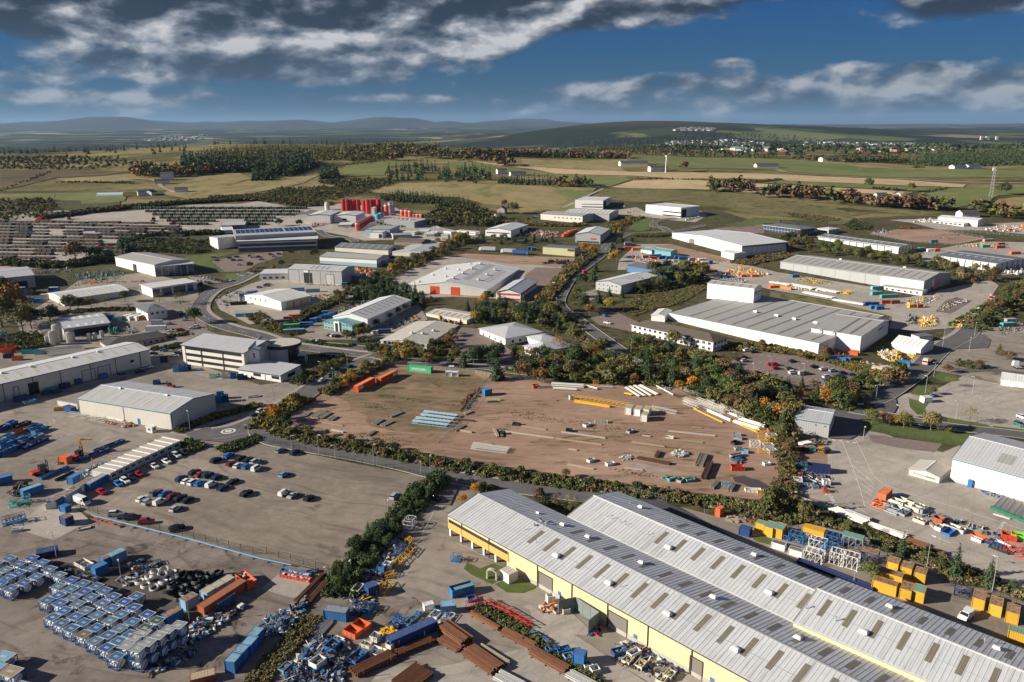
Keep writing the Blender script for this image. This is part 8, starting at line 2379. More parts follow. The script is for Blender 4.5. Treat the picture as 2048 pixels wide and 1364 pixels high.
for(a,b,w,n,m_,l)in((YC(240,1010),YC(880,1200),3.2,2,metl,'grey white pipe stack, first along access road from left'),(YC(860,1200),YR(180,480),4.2,3,wht,'white pipe stack, second along access road'),(YR(-60,330),YR(230,440),2,3,metl,'grey pipe stack behind second white one'),(YR(225,470),YR(660,640),2.2,2,wht,'thin white pipe stack, third along access road'),(YR(300,480),YR(680,610),1,2,metl,'narrow silver pipe line behind third white stack'),(YR(660,655),YR(920,740),3.4,2,rstp,'bright orange rusty tube stack at road side'),(YR(930,775),YR(1110,830),3,2,rusd,'dark brown tube stack below orange one')):
 pipes(a,b,w,n,.22 if m_ is not rstp else .15,m_,l,'pipe stacks along access road',nmax=70)
cont(YR(410,115),ANG(YR(425,200),YR(490,140)),5.6,'orangec','rusty orange container standing at end of white road hatching',at='m',h=2.7,flip=1)
ltc(YR(250,235),YR(415,290),1.6,1.4,m_org,'orange steel frame before rusty orange container')
heap(EL(YR,345,210,85,50),40,[metl,m_red,blk],.9)
for i,(x,y,L,w,h,c)in enum(T("480 195 4 2 1.2 cream|560 225 4 2.2 1.6 cream|580 175 4 2.2 1 cream|665 230 4 2 1.3 cream|460 245 3 1.8 1.2 grey|530 300 4 1.6 .7 grey|480 320 4 1.2 .5 grey|630 330 4 2.4 .8 grey|640 275 3.6 1.6 .9 cream|735 280 4.6 2.2 1.3 cream|800 300 3.4 2 1.4 grey|845 270 3.2 1.8 1.1 cream|1040 450 2.6 2.4 2.2 rust|1050 515 2.6 1.6 1.2 white|1200 505 7 2.2 1.1 cream|1165 560 4.6 2.2 .9 blue|820 430 3.4 1.8 1 cream|1490 650 2.6 1.2 .9 white|1530 620 4.6 1.8 .8 orange|1690 700 5 1.6 .9 navy|1760 760 5 1.8 .7 black|1800 700 4 1.2 .7 white")):
 bskt(YR(x,y+8),ANG(YR(600,300),YR(1000,450))+RC((0,1.57))*(L<5)*(i%2),L,w,h,c,'%s pallet unit of long storage line on access yard'%nth(i),load=(i%3!=0),name='pallet_unit')
for i,(x0,y0,x1,y1,m_)in enum(((740,370,930,425,wod),(720,340,860,380,gwod),(920,440,1000,520,m_conc),(1120,480,1260,545,m_conc))):
 beams(YR(x0,y0),YR(x1,y1),.9,3,.4,m_,'%s long timber or concrete beam bundle on access yard'%nth(i))
for i,(x,y,r_)in enum(((940,345,1.5),(1020,345,1.5),(900,370,1.8),(985,385,1.6),(1120,395,2.4),(1250,440,2.6),(1310,450,2.6),(1420,500,3.6),(1570,520,2),(1580,570,2.6),(1710,600,2.4),(1730,640,2))):
 b=G(YR(x,y));q=r_*8
 heap([YR(x-q,y-q*.3),YR(x,y-q*.9),YR(x+q,y+q*.2),YR(x,y+q*.8)],int(26*r_),MIX,1,'rusty_parts')
for c,x,l in(('red',1865,'bright red open topped skip at right edge of access yard'),('lime',1975,'lime green skip beside bright red one')):
 bskt(YR(x,640),ANG(YR(1830,640),YR(1930,660)),3.6,2.6,1.9,c,l,name='skip',load=0)
b=G(YR(1990,830));r=empty('transport_frame',b,ANG(YR(1880,830),YR(2040,890)),'large open red steel frame cut by right edge','frame');inst('frame',cage_mesh(7,3,3,m_red,4),parent=r);inst('inner_plant',load_mesh(7,3,2,5,[m_red,metl]),parent=r)
for i in range(5):
 x=1760+i*85;y=240+i*36
 pipes(YR(x-45,y+55),YR(x+60,y-70),2.6,2,.2,metl,'%s bundle of silver gutters with green feet beside white hangar'%nth(i),base=.35)
 mb=MB();q=G(YR(x-50,y+58));mb.box(-.4,.4,-1.4,1.4,0,1.1);tag(mb.obj('green_cradle',m_grn,None,q,ANG(YR(x-45,y+55),YR(x+60,y-70))),'%s green end cradle holding silver gutter bundles'%nth(i),'cradle','green cradles')
beams(YR(1685,345),YR(1880,405),.7,2,.3,wht,'single white beam with green ends before silver gutter bundles')
heap(PL(YR,1540,60,1600,80,1790,140,1760,155,1600,110),50,[metl,blu],.3)
bskt(YC(655,540),ANG(YC(500,530),YC(810,570)),7.4,2.6,2.6,'navy','navy skip with rusty inside and white lettering by road edge',name='skip',load=0)
cont(YC(430,75),ANG(YC(310,100),YC(500,60)),4.4,'white','stack of white topped bins above black boxes',at='m',h=1.8,w=2.4)
for i,(x,y,c)in enum(T("365 140 black|443 145 black|540 145 teal|800 180 black")):
 cont(YC(x,y),.0,2,c,'%s dark box from left in row below white bins'%nth(i),at='m',h=1.8,w=2.2,top=rsty if i<3 else None)
ltc(YC(640,195),YC(750,205),1,1.8,yel,'yellow a-frame stand beside dark boxes')
for i,(x,y,L,c,h)in enum(T("330 470 3 navy 2.4|420 470 2.4 teal 2|310 610 2.4 orange 1.4|640 640 3.6 navy 1.2|690 670 2.6 grey 1.4|300 730 2.6 white 1.8|130 770 2 white 1|215 775 2.6 cream 1|400 780 2.4 sb .9|520 800 2 grey 1|590 825 2 grey 1|780 760 2.2 white 1.8|770 890 2 orange 1.4")):
 bskt(YC(x,y),RU(-.3,.3),L,1.8,h,c if c!='sb'else'lblue','%s small unit down strip left of white road line'%nth(i),ltc=i%2==0)
heap(PL(YC,220,400,480,380,480,560,800,620,820,820,500,840,250,800,260,600),190,MIX,.8)
heap(PL(YC,500,0,800,20,800,90,640,90),60,[metl,rusd,blk],.9)
aR=ANG(MB_(828,548),MB_(942,483))
def sign_on(root,w,h,x,y,z,ang,col=twht):
 mb=MB();mb.box(-w/2,w/2,-.02,.02,-h/2,h/2);o=mb.obj('white_logo_panel',col,root);o.location=(x,y,z);o.rotation_euler=(0,0,ang);return o
for i,(a,b,l)in enum(((MB_(828,546),MB_(942,484),'red orange forty foot container, left of pair'),(MB_(1003,482),MB_(1110,428),'red orange forty foot container, right of pair'))):
 A_=G(a);B_=G(b);d=(B_-A_).normalized();nn=V_((-d.y,d.x,0))*1.25
 c=(A_+B_)/2+nn
 r=empty('shipping_container',V_((c.x,c.y,zt(c.x,c.y))),atan2(d.y,d.x)+pi,l,'container','red orange containers')
 Bm,Rm,Dm=cont_meshes(13.7,2.9,2.44,m_paintr)
 inst('shell',Bm,parent=r,color=(.68,.10,.025));inst('roof',Rm,parent=r,color=(.72,.20,.07));inst('door',Dm,parent=r,color=(.70,.12,.03))
 sign_on(r,3.4,1.5,4.6 if i==0 else-4.6,1.30,1.7,0)
g=cont(MB_(1290,370),ANG(MB_(1198,383),MB_(1383,402)),12.2,'green','bright green forty foot container with white lettering at back fence',at='m',h=2.9)
cu=D.curves.new('lettering','FONT');cu.body='EVERGREEN';cu.size=1.5;cu.align_x='CENTER';cu.align_y='CENTER';cu.extrude=.02;cu.offset=.03
tmp=D.objects.new('t',cu);COL.objects.link(tmp);me=D.meshes.new_from_object(tmp.evaluated_get(bpy.context.evaluated_depsgraph_get()));D.objects.remove(tmp);me.name='lettering'
me.materials.clear();me.materials.append(twht);o=inst('lettering',me,(0,-1.32,1.5),0,1,g);o.rotation_euler=(pi/2,0,0)
for i,(x,y,z,L)in enum(((1505,405,0,3),(1555,408,0,3),(1525,362,2.4,2.4))):
 cont(MB_(x,y),.05,L,'white',('left white tank box by back fence','right white tank box by back fence','small white box on top of two by back fence')[i],'white boxes by back fence',at='m'if not z else'm',h=2.3 if not z else 1.9,w=2.4,z=0)
cont(MB_(1795,545),ANG(MB_(1765,575),MB_(1830,560)),3.6,'blue','blue open topped tank standing by inner wire fence',at='m',h=2.9,w=2.4)
b=Pz(MB_(1795,545),1.4)
for i in range(4):
 a=MB_(1232+i*22+(18 if i>1 else 0),780-i*24);b_=MB_(1500+i*22+(6 if i>1 else 0),812-i*24)
 r=ltc(a,b_,1.6,1,surf('sky_blue_paint',(.30,.55,.70),var=.1),'sky blue and white lattice section, %s from front'%nth(i))
 A_=G(a);B_=G(b_);d=(B_-A_).to_2d();mb=MB();mb.box(-d.length/2,d.length/2,-.75,.75,.95,1.12);mb.obj('white_deck',wht,r)
for i,(a,b_,w,n,m_)in enum(((MB_(300,745),MB_(430,725),3,5,gwod),(MB_(330,770),MB_(420,755),2.6,4,gwod),(MB_(420,725),MB_(450,700),2.5,4,gwod),(MB_(480,735),MB_(560,690),3.5,5,gwod),(MB_(530,750),MB_(600,705),3,5,gwod),(MB_(600,765),MB_(650,735),3,4,gwod),(MB_(1060,735),MB_(1150,700),2.6,4,gwod),(MB_(940,795),MB_(1000,755),2.8,4,gwod),(MB_(1000,805),MB_(1075,770),2.6,4,gwod),(MB_(890,880),MB_(945,845),2,3,gwod),(MB_(1540,840),MB_(1610,800),3.2,5,gwod),(MB_(1625,715),MB_(1680,695),2.2,4,wod),(MB_(480,770),MB_(700,805),.6,2,wod),(MB_(380,795),MB_(480,815),.6,2,wod),(MB_(620,835),MB_(710,855),.8,2,m_conc))):
 beams(a,b_,w,n,.45,m_,'%s timber sleeper stack of left dirt yard'%nth(i),name='timber_stack')
heap(PL(MB_,1590,640,1660,570,1740,520,1750,545,1680,610,1610,690,1580,710,1600,670),150,[rstp,rusd],1.3,'rusty_frames')
lw=[((1785,600,1900,610),wod),((1800,625,1880,620),gwod),((1850,830,1880,890),wod),((1900,835,1910,890),gwod),((1700,770,1600,760),rusd),((1770,940,1830,945),wod),((1590,840,1680,855),wod)]
for i,((x0,y0,x1,y1),m_)in enum(lw):beams(MB_(x0,y0),MB_(x1,y1),1,3,.5,m_,'%s loose timber group right of inner fence'%nth(i))
for i in range(3):ltc(MB_(1675+i*8,975-i*14),MB_(1950+i*8,1010-i*12),.9,.8,wht,'white ladder like lattice beam, %s from front'%nth(i))
for i,(a,b_,w,n,m_)in enum(((MC(380,480),MC(615,495),2.4,3,wht),(MC(390,505),MC(560,515),1.6,2,wht),(MC(630,490),MC(710,510),1.4,2,metl),(MC(720,495),MC(830,498),1,2,m_conc),(MC(275,500),MC(380,495),1.2,2,metl))):
 pipes(a,b_,w,n,.25,m_,'%s pale pipe stack along back of dirt yard'%nth(i))
bskt(MC(262,495),.3,3,2.2,1.4,'red','red brown skip at left end of pale pipe stacks',name='skip')
bskt(MC(700,480),.1,2.2,1.2,2.4,'yellow','small yellow portal frame at end of pale pipe stacks',ltc=1,load=0)
for i,(x0,y0,x1,y1,w)in enum(((920,500,1020,565,1.5),(950,492,1060,562,1.5),(985,485,1105,560,1.5),(1020,482,1150,550,1.8))):
 pipes(MC(x0,y0),MC(x1,y1),w,1,.3,wht,'%s white pipe group from left of slanting four'%nth(i),nmax=8)
pipes(MC(1130,480),MC(1265,552),.6,1,.3,wht,'single thin white pipe right of slanting groups')
heap(EL(MC,1207,502,47,22),40,[wht,metl],.6)
pipes(MC(915,540),MC(970,552),1.6,1,.25,yel,'small yellow bundle beside slanting white pipes')
ltc(MC(545,580),MC(935,640),2,1.6,yel,'long yellow crane boom lying across dirt yard')
beams(MC(545,600),MC(800,640),1.2,2,1,yel,'orange yellow box girder beside yellow crane boom',name='box_girder')
ltc(MC(1105,650),MC(1290,690),1.2,1.2,wht,'white lattice boom behind pale boxes')
bskt(MC(522,580),.3,1.8,1.4,1.8,'cream','pale block at left tip of yellow crane boom',load=0)
for i,(x,y)in enum(((945,655),(1010,665),(1060,705),(1075,665))):
 cont(MC(x,y),ANG(MC(1050,755),MC(1100,680)),4.5,'white','%s white container with blue base and sandy roof'%nth(i),at='m',h=2.9,top=surf('sandy_roof',(.42,.33,.2),var=.3,rustamt=.3))
for i,(x0,y0,x1,y1)in enum(((1340,590,1640,690),(1350,610,1450,650),(1440,590,1640,670),(1520,600,1690,690))):
 ltc(MC(x0,y0),MC(x1,y1),1.6,1.3,wht,'%s white lattice frame of pile by wood'%nth(i))
pipes(MC(1520,670),MC(1690,745),1.8,2,.25,wht,'white tube bundle below lattice frames')
pipes(MC(1420,655),MC(1630,755),.9,1,.2,yel,'pale yellow timbers in front of lattice frames')
pipes(MC(1680,690),MC(1780,730),1.4,2,.2,wht,'short white bundle between two big piles')
for i in range(3):pipes(MC(1715+i*35,752-i*22),MC(1900+i*38,808-i*20),2.2,2,.3,wht,'%s big white pipe stack by yellow frames'%nth(i),nmax=20)
beams(MC(1700,745),MC(1880,822),.7,2,.6,yel,'yellow girder along front of big white pipes',name='box_girder')
for i,(x,y,c,L,h)in enum(T("1920 815 yellow 4 2|1985 850 white 3.5 1.8|1930 865 yellow 4 2|1865 905 white 3.6 2.2|1960 925 white 3.5 2|1980 885 yellow 3.4 1.8|1930 960 yellow 4 1.4|1990 960 white 3 1.6")):
 b=Pz(MC(x,y),h/2);r=empty('steel_stand',b,RU(-.3,.3),'%s %s steel stand of cluster at yard corner'%(nth(i),c),'frame','steel stands at yard corner');inst('frame',chd(('st',L,h),lambda:cage_mesh(L,2.4,h,m_obj,3)),parent=r,color=CL[c])
bt=[(0,812,400,868),(400,868,740,915),(150,775,340,805),(450,822,770,868),(965,895,1200,930),(940,945,1170,985),(1225,815,1570,850),(1190,870,1480,900),(500,1060,690,1095),(910,1085,1040,1100),(500,945,560,955),(1410,790,1475,792),(1040,848,1100,855),(320,585,420,592)]
for i,(x0,y0,x1,y1)in enum(bt):
 beams(MC(x0,y0),MC(x1,y1),.9,2,.35,wod if i%3 else m_conc,'%s long thin timber line across dirt yard'%nth(i))
for i,(x,y,L,c)in enum(T("665 1035 2.6 cream|805 1060 3 white|740 752 5 cream|505 815 2.4 black|15 835 2.6 black|120 770 3 black|635 775 3 white|950 822 3 grey|1250 1170 3 teal|1320 1180 3 grey|1390 1180 3 teal|1730 845 3 grey|1740 870 3 grey|1720 905 3 black|1745 950 3 grey|1790 970 2.5 lblue|1730 1000 5 grey|1950 1060 2.4 white|1660 1215 3.4 sb|1850 1255 5 white|1905 1270 2 yellow|1240 870 3 cream")):
 bskt(MC(x,y),RU(-.4,.9),L,1.7,1,'lblue'if c=='sb'else c,'%s odd crate scattered on dirt yard'%nth(i),load=i%2==0,name='crate')
bskt(MC(1735,1095),.0,4.4,2.4,1.6,'red','bright red open skip beside large puddle',name='skip',load=0)
pipes(MC(1490,1165),MC(1540,1055),2,3,.2,rusd,'dark rusty tube stack pointing away near red skip')
for i,(x0,y0,x1,y1)in enum(((1435,1070,1470,985),(1470,1075,1505,990),(1550,1235,1590,1190),(1680,1255,1710,1205),(1010,1015,1250,1060),(1140,1010,1165,970))):
 beams(MC(x0,y0),MC(x1,y1),1.6,3,.8,gwod if i<4 else rusd,'%s dark beam stack in near right of dirt yard'%nth(i))
heap(EL(MC,1312,982,62,27),150,[wht,m_conc],1.3,'rubble')
sht('spilled_gravel',PL(MC,890,1045,1000,1050,1200,1085,1290,1105,1200,1115,1010,1085),yrd2,lift=.06,jag=.8)
heap(EL(MC,930,1010,50,20),40,[wht,metl],.5)
heap(EL(MC,1735,1022,45,37),90,[metl,blk,blu],.9)
heap(PL(MC,1180,1140,1430,1160,1430,1185,1200,1175),60,[m_grn,metl,gwod],.6)
sht('puddle',PL(MC,1700,1150,1780,1140,1900,1175,1965,1215,1900,1240,1780,1200,1720,1185),surf('puddle_water',(.09,.07,.06),ro=.12,spec=.6,var=.1),lift=.06,jag=.8)
for i in range(6):
 f=i/6
 ltc(MA(470+i*66,650+i*12),MA(530+i*66,655+i*13),1.4,1.6,wht,'%s white pipe rack from left before grey workshop'%nth(i))
for i in range(5):pipes(MA(535+i*62,615+i*14),MA(600+i*62,632+i*14),2.4,3,.16,wht if i%2 else metl,'%s pipe pile from left against grey workshop wall'%nth(i))
heap(PL(MA,700,680,880,700,920,720,840,728,720,705),80,[wod,m_org,wht,rstp],.8)
cont(MA(473,600),ANG(MA(425,600),MA(520,630)),5.5,'dblue','blue and white container against low yard wall',at='m',h=2.3)
bskt(MA(395,610),.3,3,1.6,1.2,'yellow','small yellow machine by low yard wall')
for i,(x,y,L,c,h)in enum(T("145 545 5.5 dblue 2.2|200 565 4.5 lblue 1.6|205 530 4 navy 1.6|350 480 4.5 teal 1.6|385 490 4 navy 1.5|440 460 4.2 navy 2.2|530 430 2.6 dblue 2.2|505 425 1.8 black 2.2|700 395 3.4 blue 2.2|320 500 4 navy 1.4|820 365 3 navy .8|865 355 3 green .8|785 345 2 black 2.2")):
 bskt(MA(x,y),ANG(MA(100,560),MA(300,510)),L,2.2,h,c,'%s unit from left along long workshop front'%nth(i),ltc=i%3==1)
for i,(x,y,L,c,h)in enum(T("1200 345 4 lblue 2|1240 345 4 blue 2.4|1270 335 3 dblue 2.2|1200 325 3 blue 2.4|1110 285 3.4 navy 3|1455 385 5.5 teal 1.6|1520 390 3 white 2.2|1578 392 2.6 blue 2.4|1625 400 2.8 dblue 2.4|1655 400 2.4 navy 1.6|1480 555 3 blue 3|1520 550 3 dblue 3|1490 530 3 blue 3|1345 340 2.6 lblue .6|1715 520 5 cream .5|1060 432 3 blue 1.8")):
 bskt(MA(x,y),.35,L,2.2,h,c,'%s unit on yard behind grey workshop'%nth(i),ltc=i in(5,3),load=1)
for i,(x,y,c)in enum(T("10 215 orange|50 220 orange|85 205 orange|65 190 orange|20 190 orange|60 255 navy|118 270 orange|180 225 teal|220 225 teal|270 230 lblue|0 130 blue|40 120 lblue|15 100 lblue|60 145 blue")):
 bskt(MA(x,y),.3,4.4,2.3,2,c,'%s open skip in group left of steel tanks'%nth(i),name='skip',load=c=='lblue')
for i in range(11):
 beams(MA(305+i*2,205+i*4),MA(540+i*5,175+i*4),.5,1,.8,wht,'%s long white bottle row below steel tanks'%nth(i))if i%2==0 else None
for i in range(6):
 x=850+i*42
 bskt(UA(905+i*38,1115-i*7),.2,2.6,2.4,2.6,'white'if i%2 else'lblue','%s stack of white drums beside tank yard shed'%nth(i),load=0)
cont(UA(858,1080),.2,5,'blue','blue container at back corner of tank yard shed',at='m',h=3)
for i in range(4):cont(UA(1010+i*28,1075+(i%2)*8),1.2,6,'white','%s grey white tank container from left behind drum stacks'%nth(i),at='m',h=2.6)
heap(EL(UA,895,1190,55,40),160,[m_grn,m_grn,m_tarp],3.2,'drum_pile')
heap(EL(UA,1020,1190,60,25),80,[wht,metl],1.8,'drum_pile')
cont(UA(1230,1165),.15,11,'white','long white trailer tank beside small hipped office',at='m',h=2.8)
cont(UA(1235,1120),.15,6,'white','white and lime container behind long white trailer tank',at='m',h=3,roofcol='grey')
bskt(UA(1105,1100),.3,3,2.4,2.6,'orange','orange tank frame beside small hipped office')
for i,(x,y)in enum(((425,860),(160,860),(355,915),(300,950),(240,940),(200,890))):
 cont(UA(x,y),.1,6.5 if i<2 else 5,'blue'if i!=2 else'white','%s blue container of group left of long low shed'%nth(i),at='m',h=3,roofcol='white'if i<2 else None)
heap(PL(UA,550,760,650,740,950,710,980,750,900,790,600,800),330,[m_grn,metl,m_tarp,metl],2.4,'pipework_frames')
heap(PL(UA,270,725,540,700,560,720,280,745),130,[metl,metl,gwod],2,'racking')
heap(EL(UA,362,770,77,10),60,[m_tarp,metl],1.4)
heap(PL(UA,560,840,700,800,860,800,980,800,1130,790,1130,805,800,815),90,[m_red,m_grn,metl,m_org],1.5)
heap(PL(UA,1680,960,1740,890,1900,870,2000,880,1960,950,1780,1010),130,MIX,1.2)
for i,(x,y,c)in enum(T("1910 905 blue|1945 905 blue|1975 890 blue|2000 885 dblue|1925 1060 lblue|1880 970 black")):
 cont(UA(x,y),.2,4 if i<4 else 10,c,'%s blue unit beside white depot'%nth(i),at='m',h=2.2)
def crd(zf,lst,lbl,ang=.15,h=2.5):
 for i,(x,y,L,c)in enum(lst):cont(zf(x,y),ang+RU(-.1,.1),L,c,lbl%nth(i),at='m',h=h)
crd(UB,T("375 860 9 lblue|495 870 9 lblue|725 890 10 dblue|745 820 4 blue|10 890 4 blue|35 885 4 blue"),'%s blue container from left behind white depot')
crd(UB,T("270 1115 6 dblue|300 1090 5 red|350 1075 6 red|440 1135 8 blue|330 1150 9 green|345 1190 12 lblue|500 1105 4 blue|535 1095 4 blue|570 1080 4 dblue|605 1070 4 blue|640 1060 4 blue|665 1050 4 dblue|590 1045 4 blue|1060 1190 7 dblue"),'%s container in slanting line left of teal office')
heap(PL(UB,430,910,640,900,720,930,600,940,450,925),90,[yel,wod,wht,rstp],1.2)
heap(PL(UB,740,1000,820,960,960,950,880,990,700,1060,620,1080),160,[blu,metl,blk,yel],1.4)
heap(PL(UB,930,1190,1100,1130,1300,1060,1340,1100,1150,1170,1000,1220),220,[metl,blk,blu,yel,gwod],1.2)
heap(PL(UB,1480,1120,1500,1060,1600,1080,1680,1140,1600,1150),130,[metl,blk,yel],2.6)
heap(PL(UB,820,700,1000,700,1020,740,900,780,860,740),200,[blk,m_org,m_org,wht,blk],1.8)
heap(EL(UB,1105,707,25,17),26,[m_org],2)
heap(PL(UB,600,815,700,820,760,835,620,835,430,830,430,815),60,[wod,wod,metl],1)
crd(UC,T("940 497 8 orangec|1000 505 8 orangec|880 505 6 dblue|1135 555 10 blue|1190 565 6 dblue|1240 568 6 blue|1345 572 9 blue|1300 565 5 blue|1120 570 6 red|1060 560 5 grey|1400 580 5 grey|1445 600 3 yellow|1500 605 6 white|1530 600 5 blue|1415 622 9 orangec|1350 615 5 white|1480 585 7 white"),'%s container in crowded yard behind blue shed')
heap(PL(UC,900,560,1040,540,1100,580,1300,590,1500,600,1530,620,1360,615,1000,590),330,[wht,blu,metl,yel,m_red,wht],1.6)
heap(PL(UC,1640,670,1760,640,1980,690,1900,710,1700,700),320,[wht,yel,wht,yel,m_org],2)
heap(PL(UC,1560,690,1640,690,1820,740,1800,760,1650,730),130,[wht,metl,blu],1.6)
crd(UC,T("1550 665 8 rust|1780 700 4 orange|1860 700 5 orange|2010 780 8 orange"),'%s orange box behind white tower from left',h=1.8)
crd(UC,T("480 400 14 orange|505 385 14 orange|530 375 14 orange"),'%s long orange container from front beside grey gabled unit',ang=1)
heap(PL(UC,190,395,260,375,430,375,420,415,300,425,200,410),180,[blu,m_org,wht,metl],1.8)
heap(PL(UC,300,605,420,590,505,595,505,620,320,615),150,[blk],2.2,'coil_stack')
heap(EL(UC,975,230,55,15),60,[m_org,wht,metl],1.6)
crd(UC,T("225 500 5 blue|245 505 4 blue|935 465 6 grey|620 672 3 red"),'%s stray box along estate road from left')
for i,(a,b_,w)in enum(((UD(150,765),UD(300,790),5),(UD(300,780),UD(480,820),6),(UD(470,805),UD(660,850),6),(UD(400,840),UD(620,890),5),(UD(620,895),UD(850,940),4))):
 pipes(a,b_,w,1,.45,wht,'%s cream pipe field before long grey warehouse'%nth(i),nmax=14)
heap(PL(UD,150,760,300,780,660,830,660,850,300,810),150,[wht],1.3)
heap(PL(UD,320,750,420,735,600,765,600,780,440,775),120,[yel,m_grn,yel],1)
heap(EL(UD,715,845,55,15),60,[yel],1.4)
beams(UD(155,790),UD(310,825),2.2,2,1.4,m_org,'long orange red beams in front of first cream pipe field')
crd(UD,T("338 717 5.5 blue|945 805 8 lblue|945 845 8 teal|1040 868 12 teal|880 925 5 dblue|930 925 5 dblue|925 950 5 blue|965 955 5 blue|1030 910 9 rust|1080 910 6 rust|1205 940 4 yellow|1265 940 4 rust"),'%s container of yard in front of annex office',h=2.4)
heap(PL(UD,1160,920,1180,890,1300,880,1440,860,1440,875,1340,920,1290,950,1180,945),220,[yel,wht,metl,wod],1.3)
sht('planted_island',PL(UD,1385,985,1460,905,1540,880,1660,905,1500,1000),m_dirt2,lift=.30)
heap(PL(UD,1400,980,1480,920,1620,895,1630,910,1520,950,1430,985),140,[wht,metl,rstp],1.2)
heap(EL(UD,1740,980,60,30),130,[wht,wht,yel],1.4)
heap(PL(UD,1500,1100,1540,1050,1600,1060,1640,1020,1650,1060,1560,1110),150,[yel,wht],1.6)
heap(EL(UD,1327,1065,77,45),220,[yel,wht,yel],2.2)
heap(EL(UD,1205,1050,55,40),120,[metl,metl,blk],2.6)
heap(EL(UD,1825,890,45,40),110,[m_red,wht,metl],1.4)
crd(UD,[(1925,1080,8,'teal'),(1945,1050,6,'grey')],'%s box under diagonal belt at right edge')
heap(PL(UD,1850,1110,2040,1060,2100,1110,1880,1160),200,[blk,metl,gwod],1)
heap([MD(1200-340,235),MD(890,200),MD(1000,200),MD(1030,280),MD(930,280)],200,[yel,wht,wht],2)
heap(EL(MD,1105,240,45,20),60,[yel,wht],2)
heap(PL(MD,660,290,760,285,880,300,960,320,960,345,800,320),130,[rstp,wod,wht],1.1)
for i,(x,y,L,c)in enum(T("1040 290 5.5 blue|600 265 7 blue|645 265 5 blue|703 220 4 orange|860 330 5 cream|935 330 7 cream")):
 cont(MD(x,y),ANG(MD(850,320),MD(980,340)),L,c,'%s container by white warehouse loading corner'%nth(i),at='m',h=2.4)
heap(EL(MD,615,220,75,20),80,[m_red,rusd,metl],1.2)
cont(MD(1188,535),.15,3.6,'white','small white kiosk cabin on grass verge',at='m',h=2.6,w=3,top=m_roof_t,name='verge_kiosk')
bskt(MD(1245,520),.2,2.4,1.6,1.2,'dblue','small blue trailer beside verge kiosk')
heap(EL(UD,1175,362,65,12),130,[rstp],2.6)
heap(EL(UD,980,392,80,17),80,[blu,blk,wht],1.8)
heap(PL(UD,1330,420,1420,410,1560,400,1560,430,1470,440),110,[rstp,metl,gwod],.9)
crd(UD,T("1372 458 7 blue|1780 450 10 grey|1280 515 5 teal|1350 525 6 white|1400 522 4 orange|1760 495 7 teal|1870 500 8 rust|1870 478 7 rust|1980 545 9 orange"),'%s container of yards by panelled workshops')
heap(EL(UD,1235,552,65,12),80,[yel,blu,blk],1.4)
heap(PL(UD,1540,500,1640,480,1750,470,1900,480,1950,500,1700,500),220,[blu,yel,wht,metl,m_org],1.6)
heap(EL(UD,1315,307,85,17),110,[wht],2.4)
heap(PL(UD,1750,370,1850,350,2048,340,2048,390,1800,385),180,[wht,wht,metl,m_org],2)
heap(EL(UD,1969,685,79,35),150,[metl,blk,wht],3)
heap(PL(SI,400,430,270,440,150,460,160,520,300,500,380,470),130,[blu,m_org,m_red,wht],2.6)
heap(PL(SI,1050,450,1230,430,1400,470,1480,500,1400,520,1100,480),260,MIX,2)
heap(PL(SI,1650,480,1800,490,1920,510,1930,525,1780,510,1660,495),110,[wht],1.6)
heap(EL(SI,680,505,80,25),50,[metl,wht,blu],2)
heap(PL(UB,200,310,330,250,440,230,420,290),90,[wht,blu,metl],1.4)
m_pr=[surf('dark_brown_pipe',(.05,.031,.026),pvar=.8,ro=.8)]*2+[surf('purple_brown_pipe',(.075,.045,.042),pvar=.7,var=.3,scale=.6,ro=.8),surf('black_pipe',(.035,.033,.035),var=.3,ro=.7)]*2
rows=[]
nrk=0;rk=[]
for j in range(13):
 y=330+j*23+j*j*.25
 x0,x1=-60,1420-max(0,j-5)*105
 w=118+j*2
 x=x0+(j*53)%60
 while x<x1-60:
  if RN()<.05:x+=w;continue
  a=UA(x,y+(x*.012));b_=UA(x+w,y+3+(x*.012))
  if not(470<x+w and x<720 and y>560):
   m_=m_pr[(nrk*7+j)%5]
   A_=G(a);B_=G(b_);L_=(B_-A_).to_2d().length;c=(A_+B_)/2;c.z=zt(c.x,c.y)
   ang=atan2(B_.y-A_.y,B_.x-A_.x)
   r=empty('pipe_rack',c,ang,'rack of brown pipes, %s from left in %s rank of pipe yard'%(nth(len([1 for k in rk if k==j])),nth(j)),'pipes','racks of stacked pipes in pipe yard')
   dep=RC((5,6,7));hh=RC((1.4,1.9,2.4))
   def mk_():
    mb=MB()
    nn=9
    for q in range(nn):
     yy=-dep/2+dep*(q+.5)/nn;mb.cyl((-12,yy,hh-.35),(12,yy,hh-.35),dep/nn*.48,n=6)
    mb.box(-12,12,-dep/2,dep/2,.1,hh-.45)
    return mb.mesh('pipes',m_)
   inst('pipes',chd(('rk',dep,hh,m_.name),mk_),(0,0,0),0,(L_/24,1,1),r)
   def st_():
    mb=MB()
    for q in(-10,-3,4,11):
     for s in(-1,1):mb.bar((q,s*(dep/2+.2),0),(q,s*(dep/2+.2),hh+.5),.25)
     mb.bar((q,-dep/2,.1),(q,dep/2,.1),.2)
    mb.bar((-10,dep/2+.2,.1),(11,dep/2+.2,.1),.15)
    return mb.mesh('rack_post',m_grn if dep>5 else rusd)
   inst('rack_post',chd(('rs',dep,hh),st_),(0,0,0),0,(L_/24,1,1),r)
   nrk+=1;rk.append(j)
  x+=w+5+(nrk*37)%12
n2=0
